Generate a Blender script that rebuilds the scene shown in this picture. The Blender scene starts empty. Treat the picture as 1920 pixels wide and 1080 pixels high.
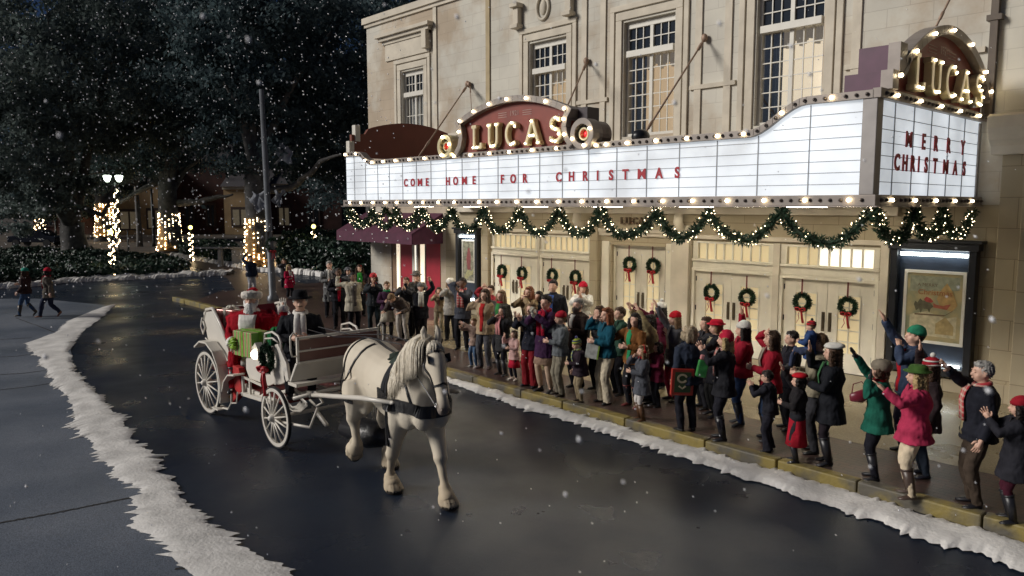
import bpy, bmesh, math, random
import numpy as np
from mathutils import Vector as V, Matrix, noise
from mathutils.bvhtree import BVHTree
R = math.radians; PI = math.pi
random.seed(7); rng = np.random.default_rng(7)
C = bpy.context.scene.collection; sc = bpy.context.scene

# ------------------------------------------------------------------ camera, sky, sun
CF, CH = 1430.0, 3.7
PITCH, YAW = math.atan(154 / CF), R(47.2)
cam = bpy.data.objects.new('camera', bpy.data.cameras.new('camera')); C.objects.link(cam)
cam.location = (0, 0, CH); cam.rotation_euler = (PI / 2 - PITCH, 0, YAW)
cam.data.sensor_width = 36; cam.data.lens = CF / 1920 * 36
cam.data.clip_start = .1; cam.data.clip_end = 3000
sc.camera = cam
cam.data.dof.use_dof = True; cam.data.dof.focus_distance = 15; cam.data.dof.aperture_fstop = 2.0
SUN_AZ, SUN_EL, SUN_E = 56.0, 26.0, 2.95      # light travels 40 deg from +X towards the facade
w = bpy.data.worlds.new("World"); sc.world = w; w.use_nodes = True
nt = w.node_tree; bg = nt.nodes['Background']
sky = nt.nodes.new('ShaderNodeTexSky'); sky.sky_type = 'NISHITA'; sky.sun_disc = False
sky.sun_elevation = R(SUN_EL); sky.sun_rotation = R(-90 - SUN_AZ)
tint = nt.nodes.new('ShaderNodeMix'); tint.data_type = 'RGBA'; tint.blend_type = 'MULTIPLY'; tint.inputs[0].default_value = 1
tint.inputs[7].default_value = (.42, .58, 1.0, 1)
nt.links.new(sky.outputs[0], tint.inputs[6]); nt.links.new(tint.outputs[2], bg.inputs['Color'])
bg.inputs['Strength'].default_value = .013
sl = bpy.data.lights.new('sun', 'SUN'); so = bpy.data.objects.new('sun', sl); C.objects.link(so)
sl.energy = SUN_E; sl.angle = R(20.0); sl.color = (1, .95, .88)
_d = V((math.cos(R(SUN_AZ)) * math.cos(R(SUN_EL)), math.sin(R(SUN_AZ)) * math.cos(R(SUN_EL)), -math.sin(R(SUN_EL))))
so.rotation_euler = _d.to_track_quat('-Z', 'Y').to_euler()
sc.view_settings.view_transform = 'Standard'; sc.view_settings.look = 'None'
sc.view_settings.exposure = 0; sc.view_settings.gamma = 1
sc.cycles.use_denoising = True
sc.cycles.max_bounces = 6; sc.cycles.diffuse_bounces = 3; sc.cycles.glossy_bounces = 3
sc.cycles.sample_clamp_indirect = 3; sc.cycles.use_light_tree = True

# ------------------------------------------------------------------ measuring: pixels of the photograph to points of the place
_fw = np.array([-math.sin(YAW) * math.cos(PITCH), math.cos(YAW) * math.cos(PITCH), -math.sin(PITCH)])
_rt = np.array([math.cos(YAW), math.sin(YAW), 0.]); _up = np.cross(_rt, _fw); _C = np.array([0, 0, CH])
def ray(u, v): return _fw * CF + _rt * (u - 960) - _up * (v - 540)
def gp(u, v, z=0.): d = ray(u, v); return _C + d * ((z - CH) / d[2])
def wy(u, v, y): d = ray(u, v); return _C + d * (y / d[1])
def wx(u, v, x): d = ray(u, v); return _C + d * (x / d[0])
def wd(u, v, dep): d = ray(u, v); return _C + d * (dep / CF)
def depth(p): return float((np.array(p) - _C) @ _fw)

# ------------------------------------------------------------------ materials
MATS = {}
def mat(name, col, rough=.6, metal=0., var=.15, scale=4., bump=0., bscale=30., emis=0., spec=.5, ecol=None):
    if name in MATS: return MATS[name]
    m = bpy.data.materials.new(name); m.use_nodes = True; MATS[name] = m
    n = m.node_tree; p = n.nodes['Principled BSDF']; L = n.links.new
    p.inputs['Roughness'].default_value = rough; p.inputs['Metallic'].default_value = metal
    p.inputs['Specular IOR Level'].default_value = spec
    col = tuple(col)
    if var > 0:
        tc = n.nodes.new('ShaderNodeTexCoord'); nz = n.nodes.new('ShaderNodeTexNoise')
        nz.inputs['Scale'].default_value = scale; nz.inputs['Detail'].default_value = 6
        L(tc.outputs['Object'], nz.inputs['Vector'])
        mx = n.nodes.new('ShaderNodeMix'); mx.data_type = 'RGBA'
        mx.inputs[6].default_value = (*[c * (1 - var) for c in col], 1); mx.inputs[7].default_value = (*[min(1, c * (1 + var)) for c in col], 1)
        rp = n.nodes.new('ShaderNodeMapRange'); rp.inputs[1].default_value = .3; rp.inputs[2].default_value = .7
        L(nz.outputs['Fac'], rp.inputs[0]); L(rp.outputs[0], mx.inputs[0]); L(mx.outputs[2], p.inputs['Base Color'])
    else:
        p.inputs['Base Color'].default_value = (*col, 1)
    if bump > 0:
        tc2 = n.nodes.new('ShaderNodeTexCoord'); nb = n.nodes.new('ShaderNodeTexNoise'); nb.inputs['Scale'].default_value = bscale; nb.inputs['Detail'].default_value = 4
        bp = n.nodes.new('ShaderNodeBump'); bp.inputs['Strength'].default_value = bump; bp.inputs['Distance'].default_value = .02
        L(tc2.outputs['Object'], nb.inputs['Vector']); L(nb.outputs['Fac'], bp.inputs['Height']); L(bp.outputs[0], p.inputs['Normal'])
    if emis > 0:
        p.inputs['Emission Color'].default_value = (*(ecol or col), 1); p.inputs['Emission Strength'].default_value = emis
    return m
def cloth(col, rough=.85):
    return mat('cloth_%.3f_%.3f_%.3f_%.1f' % (*col, rough), col, max(rough, .8), 0, .25, 9, .7, 13, spec=.12)
def noise_mix(m, scale, c1, c2, lo=.4, hi=.6, mapping=(1, 1, 1), detail=6):
    "second look of a surface in patches of its own (wear, dirt)"
    n = m.node_tree; L = n.links.new; p = n.nodes['Principled BSDF']
    tc = n.nodes.new('ShaderNodeTexCoord'); mp = n.nodes.new('ShaderNodeMapping'); mp.inputs['Scale'].default_value = mapping
    nz = n.nodes.new('ShaderNodeTexNoise'); nz.inputs['Scale'].default_value = scale; nz.inputs['Detail'].default_value = detail
    rp = n.nodes.new('ShaderNodeMapRange'); rp.inputs[1].default_value = lo; rp.inputs[2].default_value = hi
    mx = n.nodes.new('ShaderNodeMix'); mx.data_type = 'RGBA'; mx.inputs[6].default_value = (*c1, 1); mx.inputs[7].default_value = (*c2, 1)
    L(tc.outputs['Object'], mp.inputs[0]); L(mp.outputs[0], nz.inputs['Vector']); L(nz.outputs['Fac'], rp.inputs[0]); L(rp.outputs[0], mx.inputs[0])
    L(mx.outputs[2], p.inputs['Base Color']); return mx, rp
def bricks(name, c1, c2, mortar, w_, h_, rough=.7, bump=.3, msize=.008, axes='XZ', var=.12, tint=None):
    m = mat(name, c1, rough, var=0); n = m.node_tree; L = n.links.new; p = n.nodes['Principled BSDF']
    tc = n.nodes.new('ShaderNodeTexCoord'); sp = n.nodes.new('ShaderNodeSeparateXYZ'); cb = n.nodes.new('ShaderNodeCombineXYZ')
    L(tc.outputs['Object'], sp.inputs[0]); L(sp.outputs[axes[0]], cb.inputs[0]); L(sp.outputs[axes[1]], cb.inputs[1])
    b = n.nodes.new('ShaderNodeTexBrick'); b.inputs['Scale'].default_value = 1; b.inputs['Brick Width'].default_value = w_; b.inputs['Row Height'].default_value = h_
    b.inputs['Mortar Size'].default_value = msize; b.inputs['Mortar Smooth'].default_value = .3
    b.inputs['Color1'].default_value = (*c1, 1); b.inputs['Color2'].default_value = (*c2, 1); b.inputs['Mortar'].default_value = (*mortar, 1)
    L(cb.outputs[0], b.inputs['Vector'])
    nz = n.nodes.new('ShaderNodeTexNoise'); nz.inputs['Scale'].default_value = .7; nz.inputs['Detail'].default_value = 8
    L(tc.outputs['Object'], nz.inputs['Vector'])
    rp = n.nodes.new('ShaderNodeMapRange'); rp.inputs[1].default_value = .35; rp.inputs[2].default_value = .7; rp.inputs[3].default_value = 1 - var; rp.inputs[4].default_value = 1 + var
    L(nz.outputs['Fac'], rp.inputs[0])
    mx = n.nodes.new('ShaderNodeVectorMath'); mx.operation = 'SCALE'; L(b.outputs['Color'], mx.inputs[0]); L(rp.outputs[0], mx.inputs['Scale'])
    out = mx.outputs[0]
    if tint:
        n2 = n.nodes.new('ShaderNodeTexNoise'); n2.inputs['Scale'].default_value = .28; n2.inputs['Detail'].default_value = 9; n2.inputs['Roughness'].default_value = .62
        L(tc.outputs['Object'], n2.inputs['Vector'])
        r2 = n.nodes.new('ShaderNodeMapRange'); r2.inputs[1].default_value = .45; r2.inputs[2].default_value = .56; r2.inputs[4].default_value = .8
        L(n2.outputs['Fac'], r2.inputs[0])
        m2 = n.nodes.new('ShaderNodeMix'); m2.data_type = 'RGBA'; m2.blend_type = 'MULTIPLY'; m2.inputs[7].default_value = (*tint, 1)
        L(r2.outputs[0], m2.inputs[0]); L(out, m2.inputs[6]); out = m2.outputs[2]
    L(out, p.inputs['Base Color'])
    bp = n.nodes.new('ShaderNodeBump'); bp.inputs['Strength'].default_value = bump; bp.inputs['Distance'].default_value = .01
    inv = n.nodes.new('ShaderNodeMath'); inv.operation = 'SUBTRACT'; inv.inputs[0].default_value = 1; L(b.outputs['Fac'], inv.inputs[1])
    ad = n.nodes.new('ShaderNodeMath'); ad.operation = 'MULTIPLY_ADD'; ad.inputs[1].default_value = .3; L(nz.outputs['Fac'], ad.inputs[0]); L(inv.outputs[0], ad.inputs[2])
    L(ad.outputs[0], bp.inputs['Height']); L(bp.outputs[0], p.inputs['Normal'])
    return m

stone = bricks('stone_blocks', (.60, .57, .49), (.56, .53, .46), (.47, .44, .38), .85, .36, .8, tint=(.72, .58, .46), msize=.007)
trim = mat('cream_trim', (.58, .52, .42), .7, var=.14, scale=2, bump=.25, bscale=12)
gold_trim = mat('ochre_trim', (.42, .33, .19), .7, var=.2, scale=2)
tanstone = bricks('tan_blocks', (.40, .34, .23), (.37, .31, .21), (.24, .19, .12), 1.1, .55, .8, var=.15, msize=.008)
white_paint = mat('white_paint', (.66, .63, .56), .45, var=.06, scale=5)
door_paint = mat('door_paint', (.72, .67, .55), .5, var=.08, scale=3)
darkglass = mat('dark_glass', (.015, .02, .028), .08, var=0)
warmglass = mat('lit_curtain', (.5, .42, .3), .5, var=.0, emis=.5, ecol=(1, .72, .42))
doorglass = mat('lit_door_glass', (.4, .35, .2), .3, var=0, emis=.42, ecol=(1, .78, .45))
brightglass = mat('bright_window', (.8, .8, .7), .3, var=0, emis=.95, ecol=(1, .93, .78))
black = mat('black_paint', (.012, .013, .016), .35, var=.2)
navy = mat('navy_case', (.02, .028, .045), .35, var=.2)
metalg = mat('grey_metal', (.30, .28, .27), .45, .3, var=.15, scale=3)
marq_silver = mat('marquee_trim', (.27, .235, .21), .45, .2, var=.15, scale=4)
maroon = mat('maroon_paint', (.16, .022, .022), .5, var=.2, scale=2)
signred = mat('sign_red', (.22, .035, .02), .5, var=.15, scale=2)
purple = mat('maroon_cloth', (.085, .02, .045), .8, var=.2)
bulbm = mat('lit_bulb', (1, .9, .7), .3, var=0, emis=22, ecol=(1, .82, .52))
fairy = mat('fairy_light', (1, .9, .7), .3, var=0, emis=9, ecol=(1, .80, .52))
deadbulb = mat('unlit_bulb', (.12, .10, .09), .3, .4, var=0)
redbulb = mat('red_lamp', (.6, .02, .02), .3, var=0, emis=1.5, ecol=(1, .02, .03))
brass = mat('gold_letter', (.62, .55, .34), .35, .35, var=.1)
letred = mat('letter_red', (.40, .012, .025), .4, var=.1)
tube_l = mat('fluorescent_tube', (1, 1, 1), .3, var=0, emis=15, ecol=(.92, 1, .96))
soffl = mat('soffit_lamp_glow', (1, .9, .7), .3, var=0, emis=50, ecol=(1, .90, .72))
pine = mat('pine_green', (.012, .045, .018), .7, var=.35, scale=8)
leafm = mat('oak_leaf', (.085, .125, .135), .6, var=.5, scale=.5, spec=.3)
leafm2 = mat('oak_leaf_grey', (.15, .19, .18), .6, var=.4, scale=.7, spec=.3)
for _lm in (leafm, leafm2):
    _n = _lm.node_tree; _tr = _n.nodes.new('ShaderNodeBsdfTranslucent'); _ms = _n.nodes.new('ShaderNodeMixShader'); _ms.inputs[0].default_value = .4
    _n.links.new(_n.nodes['Principled BSDF'].inputs['Base Color'].links[0].from_socket, _tr.inputs['Color']); _n.links.new(_n.nodes['Principled BSDF'].outputs[0], _ms.inputs[1]); _n.links.new(_tr.outputs[0], _ms.inputs[2]); _n.links.new(_ms.outputs[0], _n.nodes['Material Output'].inputs[0])
bark = mat('oak_bark', (.13, .125, .12), .9, var=.4, scale=3, bump=.8, bscale=9)
snowm = mat('snow', (.72, .70, .67), .8, var=.22, scale=2.2, bump=.5, bscale=22)
flakem = mat('snow_flake', (.85, .85, .88), .8, var=0)
skin = mat('skin', (.62, .38, .28), .5, var=.08, scale=10)
skin_dark = mat('skin_dark', (.16, .085, .055), .5, var=.08, scale=10)
eye_m = mat('eye_dark', (.03, .02, .015), .2, var=0)
lip_m = mat('mouth', (.22, .05, .05), .4, var=0)
redbow = mat('red_ribbon', (.42, .012, .02), .45, var=.15, scale=9)
carwhite = mat('carriage_white', (.66, .62, .55), .35, var=.06, scale=4)
horse_m = mat('horse_hide', (.60, .54, .45), .7, var=.12, scale=3, bump=.15, bscale=60)
leather = mat('black_leather', (.012, .012, .014), .35, var=.2)

# ------------------------------------------------------------------ mesh building
class MB:
    def __init__(s): s.v = []; s.f = []; s.m = []; s.mi = 0
    def add(s, vs, fs, mi=None):
        b = len(s.v); s.v += [tuple(x) for x in vs]; s.f += [tuple(i + b for i in f) for f in fs]; s.m += [s.mi if mi is None else mi] * len(fs)
    def merge(s, o): b = len(s.v); s.v += o.v; s.f += [tuple(i + b for i in f) for f in o.f]; s.m += o.m
    def xf(s, fn): s.v = [tuple(fn(V(p))) for p in s.v]; return s
    def box(s, x0, x1, y0, y1, z0, z1, mi=None):
        vs = [(x, y, z) for x in (x0, x1) for y in (y0, y1) for z in (z0, z1)]
        s.add(vs, [(0, 1, 3, 2), (4, 6, 7, 5), (0, 4, 5, 1), (2, 3, 7, 6), (0, 2, 6, 4), (1, 5, 7, 3)], mi)
    def obox(s, c, ax, ay, az, mi=None):
        c, ax, ay, az = V(c), V(ax), V(ay), V(az)
        vs = [c + ax * i + ay * j + az * k for i in (-1, 1) for j in (-1, 1) for k in (-1, 1)]
        s.add(vs, [(0, 1, 3, 2), (4, 6, 7, 5), (0, 4, 5, 1), (2, 3, 7, 6), (0, 2, 6, 4), (1, 5, 7, 3)], mi)
    def bar(s, a, b, w_, h_=None, mi=None):
        a, b = V(a), V(b); d = (b - a).normalized(); u = d.cross(V((0, 0, 1)))
        if u.length < .1: u = d.cross(V((1, 0, 0)))
        u.normalize(); n = u.cross(d); s.obox((a + b) / 2, (b - a) / 2, u * w_ / 2, n * (h_ or w_) / 2, mi)
    def rings(s, rs, cap=True, mi=None, closed=False):
        n = len(rs[0]); vs = [p for r in rs for p in r]; fs = []
        k = len(rs)
        for i in range(k - (0 if closed else 1)):
            for j in range(n):
                a = i * n + j; b = i * n + (j + 1) % n; c = ((i + 1) % k) * n + (j + 1) % n; d = ((i + 1) % k) * n + j
                fs.append((a, b, c, d))
        if cap and not closed: fs += [tuple(range(n))[::-1], tuple(range((k - 1) * n, k * n))]
        s.add(vs, fs, mi)
    def tube(s, pts, rad, n=8, up=(0, 0, 1), mi=None, cap=True):
        "rad: number, or one (number or (across, along-up)) per point"
        pts = [V(p) for p in pts]; k = len(pts)
        if isinstance(rad, (int, float)): rad = [rad] * k
        rs = []; u = None
        for i, p in enumerate(pts):
            d = (pts[min(i + 1, k - 1)] - pts[max(i - 1, 0)])
            d = d.normalized() if d.length > 1e-9 else V((0, 0, 1))
            if u is None:
                u = V(up).cross(d)
                if u.length < .05: u = V((1, 0, 0)).cross(d) if abs(d.x) < .9 else V((0, 1, 0)).cross(d)
            u = (u - d * u.dot(d)).normalized(); v = d.cross(u)
            r = rad[i]; ra, rb = (r, r) if isinstance(r, (int, float)) else r
            rs.append([p + u * ra * math.cos(2 * PI * j / n) + v * rb * math.sin(2 * PI * j / n) for j in range(n)])
        s.rings(rs, cap, mi)
    def zrings(s, tab, n=16, mi=None, cap=True):
        "tab rows: (z, rx, ry, cx, cy)"
        s.rings([[(cx + rx * math.cos(2 * PI * j / n), cy + ry * math.sin(2 * PI * j / n), z) for j in range(n)] for z, rx, ry, cx, cy in tab], cap, mi)
    def ell(s, c, r, n=12, m=8, mi=None):
        c = V(c); r = (r, r, r) if isinstance(r, (int, float)) else r
        s.zrings([(c.z - r[2] * math.cos(PI * i / m), max(1e-4, r[0] * math.sin(PI * i / m)), max(1e-4, r[1] * math.sin(PI * i / m)), c.x, c.y) for i in range(m + 1)], n, mi)
    def prism(s, poly, a, b, axis='y', mi=None):
        "poly in the plane across axis, extruded from a to b"
        f = {'y': lambda p, t: (p[0], t, p[1]), 'x': lambda p, t: (t, p[0], p[1]), 'z': lambda p, t: (p[0], p[1], t)}[axis]
        n = len(poly); vs = [f(p, a) for p in poly] + [f(p, b) for p in poly]
        s.add(vs, [tuple(range(n))[::-1], tuple(range(n, 2 * n))] + [(i, (i + 1) % n, n + (i + 1) % n, n + i) for i in range(n)], mi)
    def build(s, name, m, parent=None, smooth=False, bevel=0):
        me = bpy.data.meshes.new(name); me.from_pydata(s.v, [], s.f)
        for x in (m if isinstance(m, (list, tuple)) else [m]): me.materials.append(x)
        if any(s.m): me.polygons.foreach_set('material_index', s.m)
        bm = bmesh.new(); bm.from_mesh(me); bmesh.ops.recalc_face_normals(bm, faces=bm.faces); bm.to_mesh(me); bm.free()
        if smooth: me.polygons.foreach_set('use_smooth', [True] * len(me.polygons))
        me.update(); o = bpy.data.objects.new(name, me); C.objects.link(o); o.parent = parent
        if bevel:
            md = o.modifiers.new('b', 'BEVEL'); md.width = bevel; md.segments = 2; md.limit_method = 'ANGLE'
        return o
def part(name, m, parent, *boxes, bevel=0):
    b = MB()
    for q in boxes: b.box(*q)
    return b.build(name, m, parent, bevel=bevel)
def tag(o, label, cat, group=None, kind=None):
    if label: o['label'] = label
    if cat: o['category'] = cat
    if group: o['group'] = group
    if kind: o['kind'] = kind
    return o
def empty(name, loc=(0, 0, 0), rz=0, label=None, cat=None, group=None):
    o = bpy.data.objects.new(name, None); C.objects.link(o); o.location = loc; o.rotation_euler = (0, 0, rz); o.empty_display_size = .1
    return tag(o, label, cat, group)
def copy_tree(o, parent=None):
    c = o.copy(); C.objects.link(c); c.parent = parent
    for ch in [x for x in o.children]: copy_tree(ch, c)
    return c
def bits(name, cen, size, m, parent=None, aspect=1., flat=True, axis=None, tall=1.):
    "many small leaf-shaped quads (flat) or octahedra, one mesh"
    cen = np.asarray(cen, float); n = len(cen); size = np.broadcast_to(size, (n,))[:, None]
    a = rng.normal(size=(n, 3)); a /= np.linalg.norm(a, axis=1)[:, None]
    if axis is not None: a = np.asarray(axis) * 1.0 + a * .45; a /= np.linalg.norm(a, axis=1)[:, None]
    b = np.cross(a, rng.normal(size=(n, 3))); b /= np.linalg.norm(b, axis=1)[:, None]
    if flat:
        vs = np.stack([cen - a * size, cen + b * size * aspect, cen + a * size, cen - b * size * aspect], 1).reshape(-1, 3)
        idx = np.arange(4 * n, dtype=np.int32); cnt = n; per = 4
    else:
        c = np.cross(a, b)
        vs = np.stack([cen + a * size * tall, cen - a * size * tall, cen + b * size, cen - b * size, cen + c * size, cen - c * size], 1).reshape(-1, 3)
        t = np.array([0, 2, 4, 0, 4, 3, 0, 3, 5, 0, 5, 2, 1, 4, 2, 1, 3, 4, 1, 5, 3, 1, 2, 5])
        idx = (np.arange(n)[:, None] * 6 + t).reshape(-1).astype(np.int32); cnt = 8 * n; per = 3
    me = bpy.data.meshes.new(name); me.vertices.add(len(vs)); me.vertices.foreach_set('co', vs.astype(np.float32).reshape(-1))
    me.loops.add(len(idx)); me.loops.foreach_set('vertex_index', idx)
    me.polygons.add(cnt); me.polygons.foreach_set('loop_start', np.arange(cnt, dtype=np.int32) * per)
    me.materials.append(m); me.update(); me.validate()
    o = bpy.data.objects.new(name, me); C.objects.link(o); o.parent = parent; return o
JOBS = []
def grow(name, mb, m, parent, vox, smooth=3, extra=None, fac=.5):
    "closed pieces melted into one continuous surface"
    o = mb.build(name, m[0] if isinstance(m, (list, tuple)) else m, parent)
    md = o.modifiers.new('r', 'REMESH'); md.mode = 'VOXEL'; md.voxel_size = vox; md.use_smooth_shade = True
    if smooth: ms = o.modifiers.new('s', 'SMOOTH'); ms.iterations = smooth; ms.factor = fac
    JOBS.append((o, extra, m)); return o
def finish():
    global JOBS
    dg = bpy.context.evaluated_depsgraph_get(); dg.update()
    for o, ex, m in JOBS:
        me = bpy.data.meshes.new_from_object(o.evaluated_get(dg)); 
        if ex and ex.f:
            nv = len(me.vertices); npf = len(me.polygons)
            bm = bmesh.new(); bm.from_mesh(me); vs = [bm.verts.new(p) for p in ex.v]
            for f, mi in zip(ex.f, ex.m):
                try: q = bm.faces.new([vs[i] for i in f]); q.material_index = mi; q.smooth = True
                except ValueError: pass
            bm.to_mesh(me); bm.free()
        o.modifiers.clear(); o.data = me
        if o.name.split('.')[0] in ('coat', 'trousers'):
            co = np.empty(len(me.vertices) * 3, np.float32); me.vertices.foreach_get('co', co); co = co.reshape(-1, 3); no = np.empty_like(co.reshape(-1)); me.vertices.foreach_get('normal', no); no = no.reshape(-1, 3); sd = random.uniform(0, 50)
            d = np.array([noise.noise(V((x * 15 + sd, y * 15, z * 6))) + .6 * noise.noise(V((x * 30, y * 30 + sd, z * 16))) for x, y, z in co], np.float32)
            co += no * (d * .011)[:, None]; me.vertices.foreach_set('co', co.reshape(-1)); me.update()
        me.materials.clear()
        for x in (m if isinstance(m, (list, tuple)) else [m]): me.materials.append(x)
    JOBS = []
# ------------------------------------------------------------------ ground
YF = 16.0; SW = .15
def sheet(name, poly, z, m, label=None, th=None):
    b = MB()
    if th: b.prism([(p[0], p[1]) for p in poly], z - th, z, 'z')
    else: b.add([(p[0], p[1], z) for p in poly], [tuple(range(len(poly)))])
    o = b.build(name, m); tag(o, label, None, None, 'structure'); return o
def wet(name, c1, c2, r0, r1, grain=220, sc_=.35):
    m = mat(name, c1, .5, var=0); n = m.node_tree; L = n.links.new; p = n.nodes['Principled BSDF']
    mx, rp = noise_mix(m, sc_, c1, c2, .35, .65)
    tc = n.nodes.new('ShaderNodeTexCoord')
    g = n.nodes.new('ShaderNodeTexNoise'); g.inputs['Scale'].default_value = grain; g.inputs['Detail'].default_value = 3; L(tc.outputs['Object'], g.inputs['Vector'])
    gr = n.nodes.new('ShaderNodeMapRange'); gr.inputs[1].default_value = .3; gr.inputs[2].default_value = .7; gr.inputs[3].default_value = .55; gr.inputs[4].default_value = 1.5; L(g.outputs['Fac'], gr.inputs[0])
    sc2 = n.nodes.new('ShaderNodeVectorMath'); sc2.operation = 'SCALE'; L(mx.outputs[2], sc2.inputs[0]); L(gr.outputs[0], sc2.inputs['Scale']); L(sc2.outputs[0], p.inputs['Base Color'])
    a = n.nodes.new('ShaderNodeTexNoise'); a.inputs['Scale'].default_value = .5; a.inputs['Detail'].default_value = 5; L(tc.outputs['Object'], a.inputs['Vector'])
    ar = n.nodes.new('ShaderNodeMapRange'); ar.inputs[1].default_value = .35; ar.inputs[2].default_value = .65; ar.inputs[3].default_value = r0; ar.inputs[4].default_value = r1
    L(a.outputs['Fac'], ar.inputs[0]); L(ar.outputs[0], p.inputs['Roughness'])
    bp = n.nodes.new('ShaderNodeBump'); bp.inputs['Strength'].default_value = .35; bp.inputs['Distance'].default_value = .01; L(g.outputs['Fac'], bp.inputs['Height']); L(bp.outputs[0], p.inputs['Normal'])
    return m
asphalt = wet('wet_asphalt', (.009, .015, .030), (.018, .026, .042), .2, .5, 90)
asphalt.node_tree.nodes['Principled BSDF'].inputs['Specular IOR Level'].default_value = .3
concrete = wet('damp_concrete', (.11, .13, .165), (.185, .205, .24), .28, .6, 70)
earth = wet('park_earth', (.05, .038, .028), (.075, .06, .045), .6, .9, 20)
pathm = bricks('brick_path', (.10, .065, .045), (.075, .05, .038), (.04, .035, .03), .22, .11, .4, axes='XY', msize=.01, var=.3)
pavbrick = bricks('brick_pavers', (.085, .042, .035), (.06, .04, .035), (.03, .025, .022), .21, .105, .38, axes='XY', msize=.01, var=.35)
terrazzo = wet('painted_forecourt', (.20, .165, .10), (.26, .21, .13), .18, .4, 60, .6)
def G(*pts, z=0): return [tuple(gp(u, v, z)[:2]) for u, v in pts]
sheet('ground', [(-900, -500), (400, -500), (400, 900), (-900, 900)], -.02, earth, 'dark earth of the park')
sheet('road', [(-44, -60), (30, -60), (30, 9.9), (-31, 10.2), (-34, 30), (-60, 60), (-75, 60), (-44, 8)], -.008, asphalt, 'wet dark asphalt street')
sheet('cross_street', G((-200, 548), (60, 537), (250, 531), (430, 521), (520, 560)) + [(-30, 5), (-36, -30), (-60, -30)], -.004, asphalt, 'wet street at the far crossing')
sheet('crossing_path', G((300, 479), (350, 481), (470, 505), (560, 530), (640, 545), (700, 570), (640, 607), (505, 585), (445, 550), (425, 521)), .004, pathm, 'brown brick path leading into the park')
lp = G((70, 560), (196, 572), (130, 640), (140, 700), (215, 780), (290, 880), (380, 980), (470, 1085))
sheet('pavement', [(-42, -3), (-38, 3.2)] + lp + [(-3, 1.8), (8, 0), (8, -40), (-60, -40)], .004, concrete, 'grey damp concrete forecourt left of the road')
cb = MB()
for pts in ([(-60, 992), (110, 960), (268, 928)], [(-60, 738), (60, 724), (112, 716)], [(-60, 705), (40, 700), (90, 694)], [(-60, 672), (30, 668), (72, 662)], [(330, 1066), (520, 1052)], [(30, 596), (150, 640)], [(-60, 640), (60, 633)]):
    P = [gp(u, v, .009) for u, v in pts]; Q = []
    for a, b in zip(P, P[1:]):
        for t in np.linspace(0, 1, 24, endpoint=False): q = a + (b - a) * t; q[:2] += rng.normal(size=2) * .008; Q.append(q)
    Q.append(P[-1]); d = Q[-1] - Q[0]; n_ = np.array([-d[1], d[0], 0]) / np.linalg.norm(d[:2])
    for a, b in zip(Q, Q[1:]):
        wda = .014 + .01 * rng.random(); cb.add([a - n_ * wda, a + n_ * wda, b + n_ * wda, b - n_ * wda], [(0, 1, 2, 3)])
tag(cb.build('pavement_joints', mat('joint_dirt', (.035, .033, .032), .8)), 'dark joints between the concrete slabs', None, None, 'structure')
# raised sidewalk of the theatre, brick band and forecourt
def curb_y(x): return 9.66 - .033 * (x + 2.1) if x > -24 else 10.38
sheet('sidewalk', [(6, 9.5), (-2.1, 9.66 + .15), (-13, 10.02 + .15), (-22, 10.32 + .15), (-29, 10.6), (-31.5, 12.5), (-32, 17), (-32, 40), (6, 40)], SW, pavbrick, 'brick sidewalk in front of the theatre', th=.3)
sheet('forecourt', [(-3.2, 11.35), (-19, 11.75), (-19, 15.99), (6, 15.99), (6, 11.2)], SW + .004, terrazzo, 'smooth tan forecourt under the marquee')
# granite kerb stones painted yellow
yel = mat('yellow_kerb_paint', (.26, .19, .05), .6, var=.45, scale=3, bump=.6, bscale=14); noise_mix(yel, 2.2, (.24, .185, .05), (.10, .09, .07), .42, .6)
kb = MB(); x = 5.0
while x > -30:
    ln = random.uniform(1.1, 1.7); a = (x, curb_y(x)); b = (x - ln + .02, curb_y(x - ln + .02)); j = random.uniform(-.012, .012)
    kb.prism([(a[0], a[1] + j), (b[0], b[1] + j), (b[0], b[1] + .2), (a[0], a[1] + .2)], 0 - .02, SW + .012 + random.uniform(-.006, .008), 'z'); x -= ln
tag(kb.build('kerb', yel, bevel=.02), 'worn yellow painted kerb stones', None, None, 'structure')

# fringed strips of snow blanket
def snow_strip(name, left, right, N, label, spike=.3, hgt=.05, seed=1, taper=True):
    r = np.random.default_rng(seed)
    def samp(P):
        P = np.array([p[:2] for p in P]); s = np.r_[0, np.cumsum(np.linalg.norm(np.diff(P, axis=0), axis=1))]; t = np.linspace(0, s[-1], N)
        return np.stack([np.interp(t, s, P[:, 0]), np.interp(t, s, P[:, 1])], 1)
    A, B = samp(left), samp(right); D = B - A; W = np.linalg.norm(D, axis=1)[:, None]; D /= W
    def jag():
        o = np.zeros(N); i = 0
        while i < N:
            k = r.integers(3, 9); h = r.random() ** 1.6 * spike; 
            for q in range(min(k, N - i)): o[i + q] = h * (1 - abs(2 * q / k - 1)) 
            i += k
        return o + np.convolve(r.normal(size=N), np.ones(15) / 15, 'same') * spike * .8
    ja, jb = jag()[:, None], jag()[:, None]
    A = A - D * ja; B = B + D * jb; K = 9; vs = []; T = (B - A)
    for i in range(N):
        for k in range(K):
            t = k / (K - 1); p = A[i] + T[i] * t
            z = .010 + hgt * (min(1, 4 * t * (1 - t) * 1.4) ** .6) * (.5 + .8 * (.5 + noise.noise(V((p[0] * 1.1, p[1] * 1.3, seed)))) + .35 * noise.noise(V((p[0] * 4, p[1] * 4, seed + 3))))
            vs.append((p[0], p[1], z))
    fs = [(i * K + k, (i + 1) * K + k, (i + 1) * K + k + 1, i * K + k + 1) for i in range(N - 1) for k in range(K - 1)]
    b = MB(); b.add(vs, fs); o = b.build(name, snowm, smooth=True); tag(o, label, 'snow', None, 'stuff'); return o
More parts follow.
